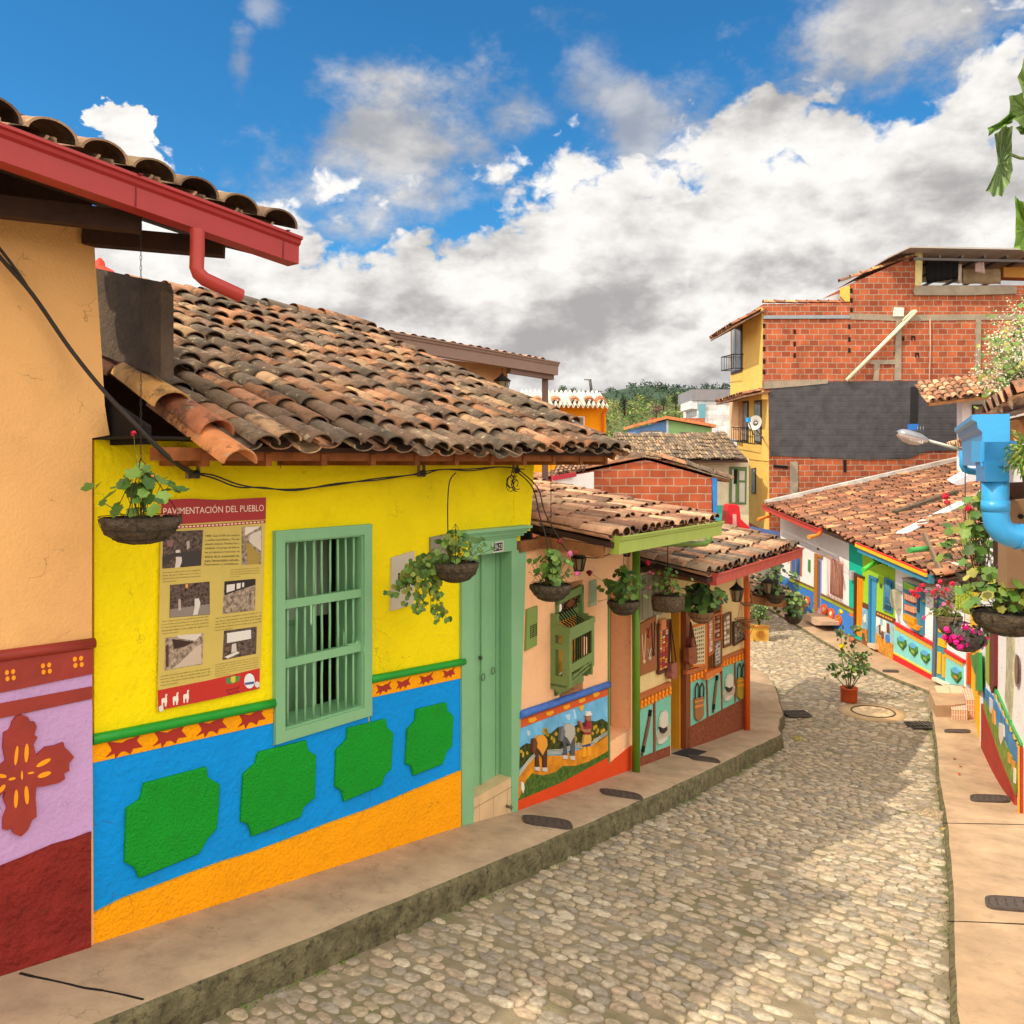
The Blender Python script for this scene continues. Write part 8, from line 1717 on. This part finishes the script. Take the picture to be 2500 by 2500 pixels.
def insulator(u, v, label, w=.075, f=fA):
    B = root('cable_insulator', f.q(u, v + 25, .1), label, 'insulator', 'cable insulators on the yellow wall'); mb = MB(); a, z = f.at(u, v, .1); 
    f.rect(mb, a - w * .7, a + w * .7, z + .06, z + .075, 0, .12); f.rect(mb, a - w * .55, a - w * .42, z - .07, z + .062, .07, .10); f.rect(mb, a + w * .42, a + w * .55, z - .07, z + .062, .07, .10); build(mb, 'bracket', metal('8a7a68'), B)
    mb = MB(); p0 = f.pt(a - w * .41, z - .045, .09); p1 = f.pt(a + w * .41, z - .045, .09); mb.tube([p0, p0.lerp(p1, .2), p0.lerp(p1, .3), p0.lerp(p1, .5), p0.lerp(p1, .7), p0.lerp(p1, .8), p1], [.028, .028, .018, .026, .018, .028, .028], 10); build(mb, 'spool', mat((.06, .05, .04), .5, .3, 30, .3, key='ceramic'), B)
insulator(474, 1140, 'rusty insulator bracket under the eaves beside the poster'); insulator(1032, 1142, 'insulator bracket in the middle of the yellow wall', .06); insulator(1262, 1136, 'insulator bracket at the right corner of the yellow wall', .055)
rs = random.Random(8); mb = MB(); c = cq(1255, 1180)
for i in range(9): a0_ = rs.uniform(0, 6); rr_ = rs.uniform(.015, .04); c2 = c + Vector((rs.gauss(0, .025), 0, rs.gauss(0, .03))); mb.tube([c2 + Vector((math.cos(a0_ + t * .5) * rr_, .01 * math.sin(t), math.sin(a0_ + t * .5) * rr_ * 1.6 - .004 * t)) for t in range(9)], .004, 4)
tag(build(mb, 'wire_tangle', m_cab), 'tangle of cut black wires at the top corner of the yellow house', 'wires')
mb = MB(); p = fA.q(687, 1122, .42); mb.tube([p, p - Vector((0, 0, .03)), p - Vector((.008, 0, .04)), p - Vector((0, 0, .05))], .003, 5); tag(build(mb, 'iron_hook', m_wire), 'empty iron hook under the eaves above the window', 'hook')

# ================================================================ history poster on the yellow wall
kp = ov(3.513, 380, 1200); PO = root('poster', fA.q(520, 1730, .03), 'tall beige history poster about paving the village, red header and six old photographs', 'poster')
mb = MB(); sheet = [(52, 72), (300, 60), (560, 72), (948, 50), (930, 700), (893, 1690), (500, 1780), (18, 1880), (35, 1000)]; fA.px(mb, kp(*sheet), .012, .022); build(mb, 'sheet', paint('cfb860', var=.08, scale=3, rough=.45), PO)
def pp(name, c, polys, o1, o0=.02, m=None, par=None, split=None): return pxp(fA, par or PO, name, m or paint(c, var=.06), polys, o0, o1, kp, split)
pp('header', 'a82c30', [((52, 72), (300, 60), (560, 72), (948, 50), (944, 240), (560, 258), (45, 292))], .0235); pp('ribbon', 'a82c30', [((45, 300), (560, 274), (943, 246), (942, 270), (560, 298), (44, 325))], .0235)
mb = MB()
for i in range(27): x = 60 + i * 32.5; y = 312 - i * 1.75 - (1 if i > 14 else 0) * (i - 14) * .5; fA.px(mb, kp((x, y - 5), (x + 20, y - 6), (x + 20, y + 5), (x, y + 6)), .0235, .0242)
build(mb, 'ribbon_dashes', paint('f0e0d0'), PO)
def ptext(st, q, c='5a5030', name='lettering', o=.0245): mb = MB(); text_px(fA, mb, st, kp(*q), o); build(mb, name, paint(c), PO)
ptext('PAVIMENTACIÓN DEL PUEBLO', ((66, 128), (928, 98), (928, 168), (66, 200)), 'f6dccc')
T8 = ['1980. Casi el 50% de campos', 'y calles inundados. Fin de', 'estado maleza. Pueblo feo y', 'olvidado. Un grupo de líderes', 'se proponen levantar el', 'ánimo de la comunidad de', 'este lamentable estado.', 'Pavimentar y embellecer.']
for i, t_ in enumerate(T8): y = 372 + i * 35; ptext(t_, ((430 - i * 1.5, y), (718, y - 8), (718, y + 14), (430 - i * 1.5, y + 24)))
def para(x0_, x1_, y0_, dy, n_, sl, seed):
    words = 'la gente se organiza en mingas para abrir la brecha el pueblo a mano por falta de recursos todos ayudan con piedra y arena de la quebrada cada cuadra su calle'.split(); rs_ = random.Random(seed)
    for i in range(n_): st = ' '.join(rs_.choice(words) for _ in range(8)); y = y0_ + i * dy; w = (x1_ - x0_) * (1 if i < n_ - 1 else .35); ptext(st, ((x0_ - i, y), (x0_ + w, y - sl * w), (x0_ + w, y - sl * w + dy * .55), (x0_ - i, y + dy * .55)), '6a5c34')
para(62, 385, 690, 26, 4, .07, 1); para(640, 890, 668, 20, 4, .07, 2); para(55, 455, 1110, 26, 5, .11, 3); para(515, 910, 1082, 26, 5, .13, 4); para(45, 470, 1580, 26, 4, .16, 5); para(515, 880, 1480, 20, 6, .17, 6)
m_ph = mat(lin('5a4a44'), .5, 1.1, 55, 0, key='photo'); m_ph2 = mat(lin('9a8878'), .5, .9, 40, 0, key='photo')
ph = [(((65, 345), (408, 330), (390, 635), (60, 662)), m_ph, [('d8ccc8', ((172, 505), (200, 498), (222, 530), (225, 600), (208, 650), (165, 655), (175, 590))), ('8a6460', ((95, 420), (150, 415), (150, 470), (100, 475))), ('b8a8a0', ((265, 430), (290, 420), (292, 480), (270, 500))), ('3a3434', ((60, 560), (150, 530), (390, 500), (390, 630), (230, 650), (228, 560), (160, 560), (60, 655)))]),
      (((740, 305), (912, 296), (905, 620), (738, 630)), m_ph2, [('e8dcd4', ((770, 305), (900, 298), (800, 360), (765, 380))), ('a88c40', ((770, 445), (800, 440), (895, 545), (885, 620), (790, 628), (785, 520))), ('d8ccc0', ((810, 370), (905, 330), (905, 510), (800, 430)))]),
      (((125, 802), (463, 772), (465, 1055), (120, 1082)), m_ph, [('8c8078', ((125, 1010), (463, 965), (463, 1052), (122, 1080))), ('d8d0cc', ((335, 920), (370, 915), (385, 960), (360, 1055), (320, 1062), (335, 990))), ('c0a8a0', ((195, 925), (215, 925), (218, 1020), (195, 1020))), ('e8a848', ((255, 795), (280, 795), (275, 830), (258, 825)))]),
      (((592, 772), (858, 748), (852, 1018), (575, 1050)), m_ph2, [('2c2220', ((592, 772), (858, 748), (856, 800), (700, 850), (590, 890))), ('e0d8d4', ((610, 800), (680, 792), (678, 845), (608, 868))), ('e0d8d4', ((695, 788), (730, 784), (728, 828), (695, 838))), ('e0d8d4', ((742, 782), (760, 780), (758, 818), (742, 822)))]),
      (((85, 1255), (410, 1215), (400, 1480), (78, 1535)), m_ph2, [('5a2c2c', ((88, 1320), (110, 1315), (112, 1500), (88, 1510))), ('3a2422', ((140, 1265), (330, 1290), (250, 1330), (160, 1350))), ('d8ccc4', ((180, 1235), (400, 1218), (340, 1280), (200, 1260))), ('c8b4a4', ((350, 1330), (390, 1310), (395, 1475), (150, 1520), (240, 1440)))]),
      (((588, 1195), (868, 1158), (862, 1390), (575, 1445)), m_ph, [('e0dcd8', ((612, 1215), (818, 1185), (818, 1262), (612, 1300))), ('d0c4bc', ((655, 1310), (690, 1300), (695, 1370), (650, 1385))), ('e0d8d0', ((590, 1420), (700, 1370), (720, 1385), (620, 1432)))])]
for q, m_, ds in ph:
    o_ = pp('photograph', '', [q], .0245, m=m_)
    for i, (c, d_) in enumerate(ds): pp('photo_detail', c, [d_], .025 + i * .0003, par=o_)
pp('footer', 'c22c24', [((20, 1705), (450, 1620), (893, 1515), (890, 1690), (500, 1780), (22, 1878))], .0235)
for x, y in ((75, 1790), (172, 1775), (262, 1755)): pp('llama_emblem', 'ece4d8', [((x - 25, y), (x - 20, y - 15), (x + 5, y - 20), (x + 10, y - 50), (x + 22, y - 55), (x + 26, y - 42), (x + 20, y - 38), (x + 24, y + 10), (x + 15, y + 55), (x + 5, y + 55), (x + 2, y + 20), (x - 10, y + 22), (x - 12, y + 58), (x - 22, y + 58))], .0245)
pp('crest_emblem', '4a8a50', [((605, 1595), (640, 1600), (650, 1580), (680, 1575), (690, 1590), (725, 1580), (720, 1620), (690, 1635), (665, 1650), (640, 1645), (605, 1650))], .0245); pp('crest_emblem', 'd8c040', [((645, 1590), (685, 1583), (685, 1630), (665, 1642), (645, 1632))], .0248)
mb = MB(); fA.px(mb, kp(*[(805 + 45 * math.cos(a), 1625 + 65 * math.sin(a)) for a in [i * math.pi / 8 for i in range(16)]]), .02, .0245); em = build(mb, 'round_emblem', paint('e4e8f0'), PO); pp('emblem_band', '3f5f9c', [((765, 1640), (845, 1628), (843, 1650), (770, 1660))], .025, par=em)
ptext('GUATAPÉ', ((605, 1695), (720, 1668), (720, 1690), (605, 1718)), '2c1614'); ptext('SU-SA', ((618, 1722), (720, 1700), (720, 1722), (618, 1745)), '2c1614')
for x, y in ((48, 1862), (872, 1655)): pp('corner_washer', 'dcd8d4', [((x - 20, y - 15), (x, y - 28), (x + 20, y - 12), (x + 18, y + 18), (x, y + 28), (x - 20, y + 14))], .026)

# ================================================================ street ironwork and small things
m_iron = mat((.10, .075, .066), .7, .3, 30, .8, 90, key='iron')
def cover(px_, zf, label, name='meter_cover', grp='iron meter covers in the pavement'):
    pts = []
    for u, v in px_:
        Y = 8.
        for _ in range(30): z = zf((u - CU) / F * Y, Y); Y = .5 * Y + .5 * (-z * F / (v - VH))
        pts.append(Vector(((u - CU) / F * Y, Y, zf((u - CU) / F * Y, Y))))
    a, b, c, d = pts; B = root(name, (a + b + c + d) / 4, label, 'utility cover', grp); mb = MB(); n_ = 6; out = []
    ctr = (a + b + c + d) / 4; ax = ((b + c) - (a + d)) / 4; ay = ((a + b) - (c + d)) / 4 * 1.5
    for i in range(28):
        t = 2 * math.pi * i / 28; x = math.copysign(abs(math.cos(t)) ** .35, math.cos(t)); y = math.copysign(abs(math.sin(t)) ** .55, math.sin(t)); out.append(ctr + ax * x + ay * y)
    mb.loft([p - Vector((0, 0, .02)) for p in out], [p + Vector((0, 0, .007)) for p in out]); build(mb, 'plate', m_iron, B)
    mb = MB(); mb.tube([ctr + (p - ctr) * .88 + Vector((0, 0, .009)) for p in out], .004, 4, closed=True)
    for i in range(5): t = -.6 + .3 * i; mb.tube([ctr + ax * t + ay * .5 + Vector((0, 0, .009)), ctr + ax * t - ay * .5 + Vector((0, 0, .009))], .005, 4)
    build(mb, 'raised_pattern', m_iron, B)
ku = ov(1.38, 1100, 1600)
zz1 = lambda x, y: zl(x, y) + .008; zz2 = lambda x, y: zr(x, y) + .008
cover(ku((240, 540), (405, 562), (415, 582), (245, 562)), zz1, 'iron cover in the pavement below the green door'); cover(ku((500, 450), (640, 470), (650, 484), (512, 464)), zz1, 'iron cover in the pavement below the horse mural'); cover(ku((798, 337), (900, 350), (910, 360), (812, 348)), zz1, 'iron cover in the pavement in front of the craft shop door')
cover(ku((1662, 251), (1752, 252), (1752, 259), (1664, 258)), zz2, 'farthest iron cover on the sunlit pavement near the steps'); cover(ku((1748, 472), (1882, 476), (1885, 492), (1752, 488)), zz2, 'iron cover on the sunlit pavement at the end of the mural wall'); cover(ku((1797, 815), (2000, 828), (2010, 860), (1805, 845)), zz2, 'largest iron cover at the right edge of the pavement')
cover(k7((1170, 1685), (1330, 1690), (1330, 1702), (1180, 1700)), lambda x, y: zs(x, y) + .055, 'iron cover in the pavement before the far lime green house')
B = root('manhole', (6.38, 15.2, -4.38), 'round concrete manhole with iron ring in the cobbles', 'manhole'); zc_ = zs(6.38, 15.2)
mb = MB(); mb.lathe([(.002, .012), (.34, .012), (.345, .012)], 36, (6.38, 15.2, zc_), cap=False); build(mb, 'lid', plaster('cdb592', var=.1), B)
mb = MB(); mb.lathe([(.37, .012), (.55, .006), (.56, -.05)], 36, (6.38, 15.2, zc_), cap=False, fn=lambda a, z: 1 + (.03 * math.sin(3 * a) if z < .01 else 0)); build(mb, 'surround', plaster('bfa27c', var=.15), B)
mb = MB(); mb.tube([(6.38 + .36 * math.cos(a), 15.2 + .36 * math.sin(a), zc_ + .012) for a in [i * math.pi / 18 for i in range(36)]], .016, 5, closed=True); build(mb, 'ring', m_iron, B)
def grate(u0_, v0_, w, d, label, n_=8, rz=0.):
    Y = 12.
    for _ in range(30): z = zs((u0_ - CU) / F * Y, Y); Y = .5 * Y + .5 * (-z * F / (v0_ - VH))
    c = Vector(((u0_ - CU) / F * Y, Y, zs((u0_ - CU) / F * Y, Y) + .022)); B = root('drain_grate', c, label, 'drain grate', 'iron drain grates in the street'); mb = MB(); q = Matrix.Rotation(rz, 3, 'Z')
    def g(x, y, z=0): return c + q @ Vector((x, y, z))
    mb.loft([g(x, y, -.004) for x, y in ((-w/2, -d/2), (w/2, -d/2), (w/2, d/2), (-w/2, d/2))], [g(x, y, 0) for x, y in ((-w/2, -d/2), (w/2, -d/2), (w/2, d/2), (-w/2, d/2))]); build(mb, 'pit', m_black, B); mb = MB()
    for i in range(n_ + 1): x = -w/2 + w * i / n_; mb.beam(g(x, -d/2, .008), g(x, d/2, .008), .022, .016)
    for y in (-d/2, 0, d/2): mb.beam(g(-w/2, y, .009), g(w/2, y, .009), .03, .016)
    build(mb, 'grate_bars', mat((.10, .085, .07), .7, .3, 30, .5, key='iron'), B)
grate(1945, 1746, .40, .34, 'dark drain grate in the shade by the shop corner', 8, .1); grate(2250, 1774, .42, .34, 'drain grate with square holes beside the sunlit kerb', 6, .05)
# boulder-like concrete patch against the kerb, small rock, leaves
def rock(u, v, w, d, h, label, m, name='rock', sd=1):
    Y = 8.
    for _ in range(30): z = zs((u - CU) / F * Y, Y); Y = .5 * Y + .5 * (-z * F / (v - VH))
    c = Vector(((u - CU) / F * Y, Y, zs((u - CU) / F * Y, Y))); mb = MB(); base = 0; n_, k_ = 18, 6
    for j in range(k_ + 1):
        ph_ = math.pi / 2 * j / k_
        for i in range(n_): a = 2 * math.pi * i / n_; r_ = 1 + .3 * noise.noise(Vector((math.cos(a) * 1.5, math.sin(a) * 1.5, j * .5 + sd))); mb.v.append(c + Vector((math.cos(a) * w * r_ * math.cos(ph_), math.sin(a) * d * r_ * math.cos(ph_), h * math.sin(ph_) * r_ - .01)))
    for j in range(k_):
        for i in range(n_): mb.f.append([j*n_ + i, j*n_ + (i+1) % n_, (j+1)*n_ + (i+1) % n_, (j+1)*n_ + i]); mb.m.append(0); mb.c.append((1,)*3); mb.sm.append(True)
    return tag(build(mb, name, m), label, 'rock')
m_rock = mat(lin('a89478'), .95, .6, 22, 1.5, 40, key='rock')
rock(2276, 1990, .15, .13, .07, 'rough pale boulder with a drain hole set against the right kerb', m_rock, sd=3); rock(1948, 1805, .10, .09, .06, 'small mossy rock at the tip of the shop pavement', mat(lin('a89a5c'), .95, .4, 22, 1., key='rock'), sd=5)
rs = random.Random(12); lm = [('e08a3c', 2294, 1929), ('b8502c', 2330, 1852), ('d87a2c', 2344, 1870), ('d8402c', 2342, 1890), ('c89a3c', 2306, 2025), ('a89040', 2180, 1742)]
for i, (c, u, v) in enumerate(lm):
    Y = 9.; rp = u > 2315; zf = (lambda x, y: zr(x, y) + .012) if rp else (lambda x, y: zs(x, y) + .03)
    for _ in range(30): z = zf((u - CU) / F * Y, Y); Y = .5 * Y + .5 * (-z * F / (v - VH))
    p = Vector(((u - CU) / F * Y, Y, z)); mb = MB(); a = rs.uniform(0, 6); L_, w = .045, .02; dx, dy = math.cos(a), math.sin(a)
    mb.add([p + Vector((dx * L_, dy * L_, .006)), p + Vector((-dy * w, dx * w, .012)), p - Vector((dx * L_, dy * L_, 0)), p + Vector((dy * w, -dx * w, .01)), p + Vector((0, 0, .002))], [(0, 1, 4), (1, 2, 4), (2, 3, 4), (3, 0, 4)])
    tag(build(mb, 'fallen_leaf', mat(lin(c), .7, .2, key='leaf')), ['orange fallen leaf on the cobbles beside the right kerb', 'topmost of the three fallen leaves on the sunlit pavement', 'curled orange leaf, middle of the three on the sunlit pavement', 'red scrap of leaf, lowest of the three on the sunlit pavement', 'yellowish leaf lying just below the pale boulder', 'dry leaf near the round manhole'][i], 'leaf', 'fallen leaves')
mb = MB()
for s_ in (-1.1, -.15, .72):
    t_ = (s_ + 1.9) / 2.73; p = ga.lerp(gb, t_); mb.beam(p + out3 * .105 + Vector((0, 0, -.055)), p + out3 * .105 + Vector((0, 0, -.148)), .006, .004, up=(1, 0, 0))
    mb.beam(p + out3 * .02, p + out3 * .158, .02, .004)
build(mb, 'gutter_strap', paint('7c2224'), OH, split=True)
# crack across the near pavement
def crack(path, zf, r, label):
    mb = MB(); out = []
    for i, (u, v) in enumerate(path):
        Y = 4.5
        for _ in range(30): z = zf((u - CU) / F * Y, Y); Y = .5 * Y + .5 * (-z * F / (v - VH))
        out.append(Vector(((u - CU) / F * Y, Y, z + .0035)))
    for i in range(len(out) - 1): mb.beam(out[i], out[i + 1], r * R.uniform(.6, 1.5), .006)
    tag(build(mb, 'pavement_crack', m_black, org=(0, 0, -5)), label, kind='structure')
crack([(48, 2378), (80, 2386), (120, 2394), (165, 2404), (205, 2414), (250, 2420), (300, 2430), (350, 2442)], zl, .012, 'dark crack across the near pavement slab')
for q in ([(2300, 2010), (2400, 2012), (2500, 2014)], [(2312, 2250), (2400, 2253), (2520, 2258)], [(2284, 1722), (2330, 1723)]): crack(q, zr, .006, 'joint between sunlit pavement slabs')
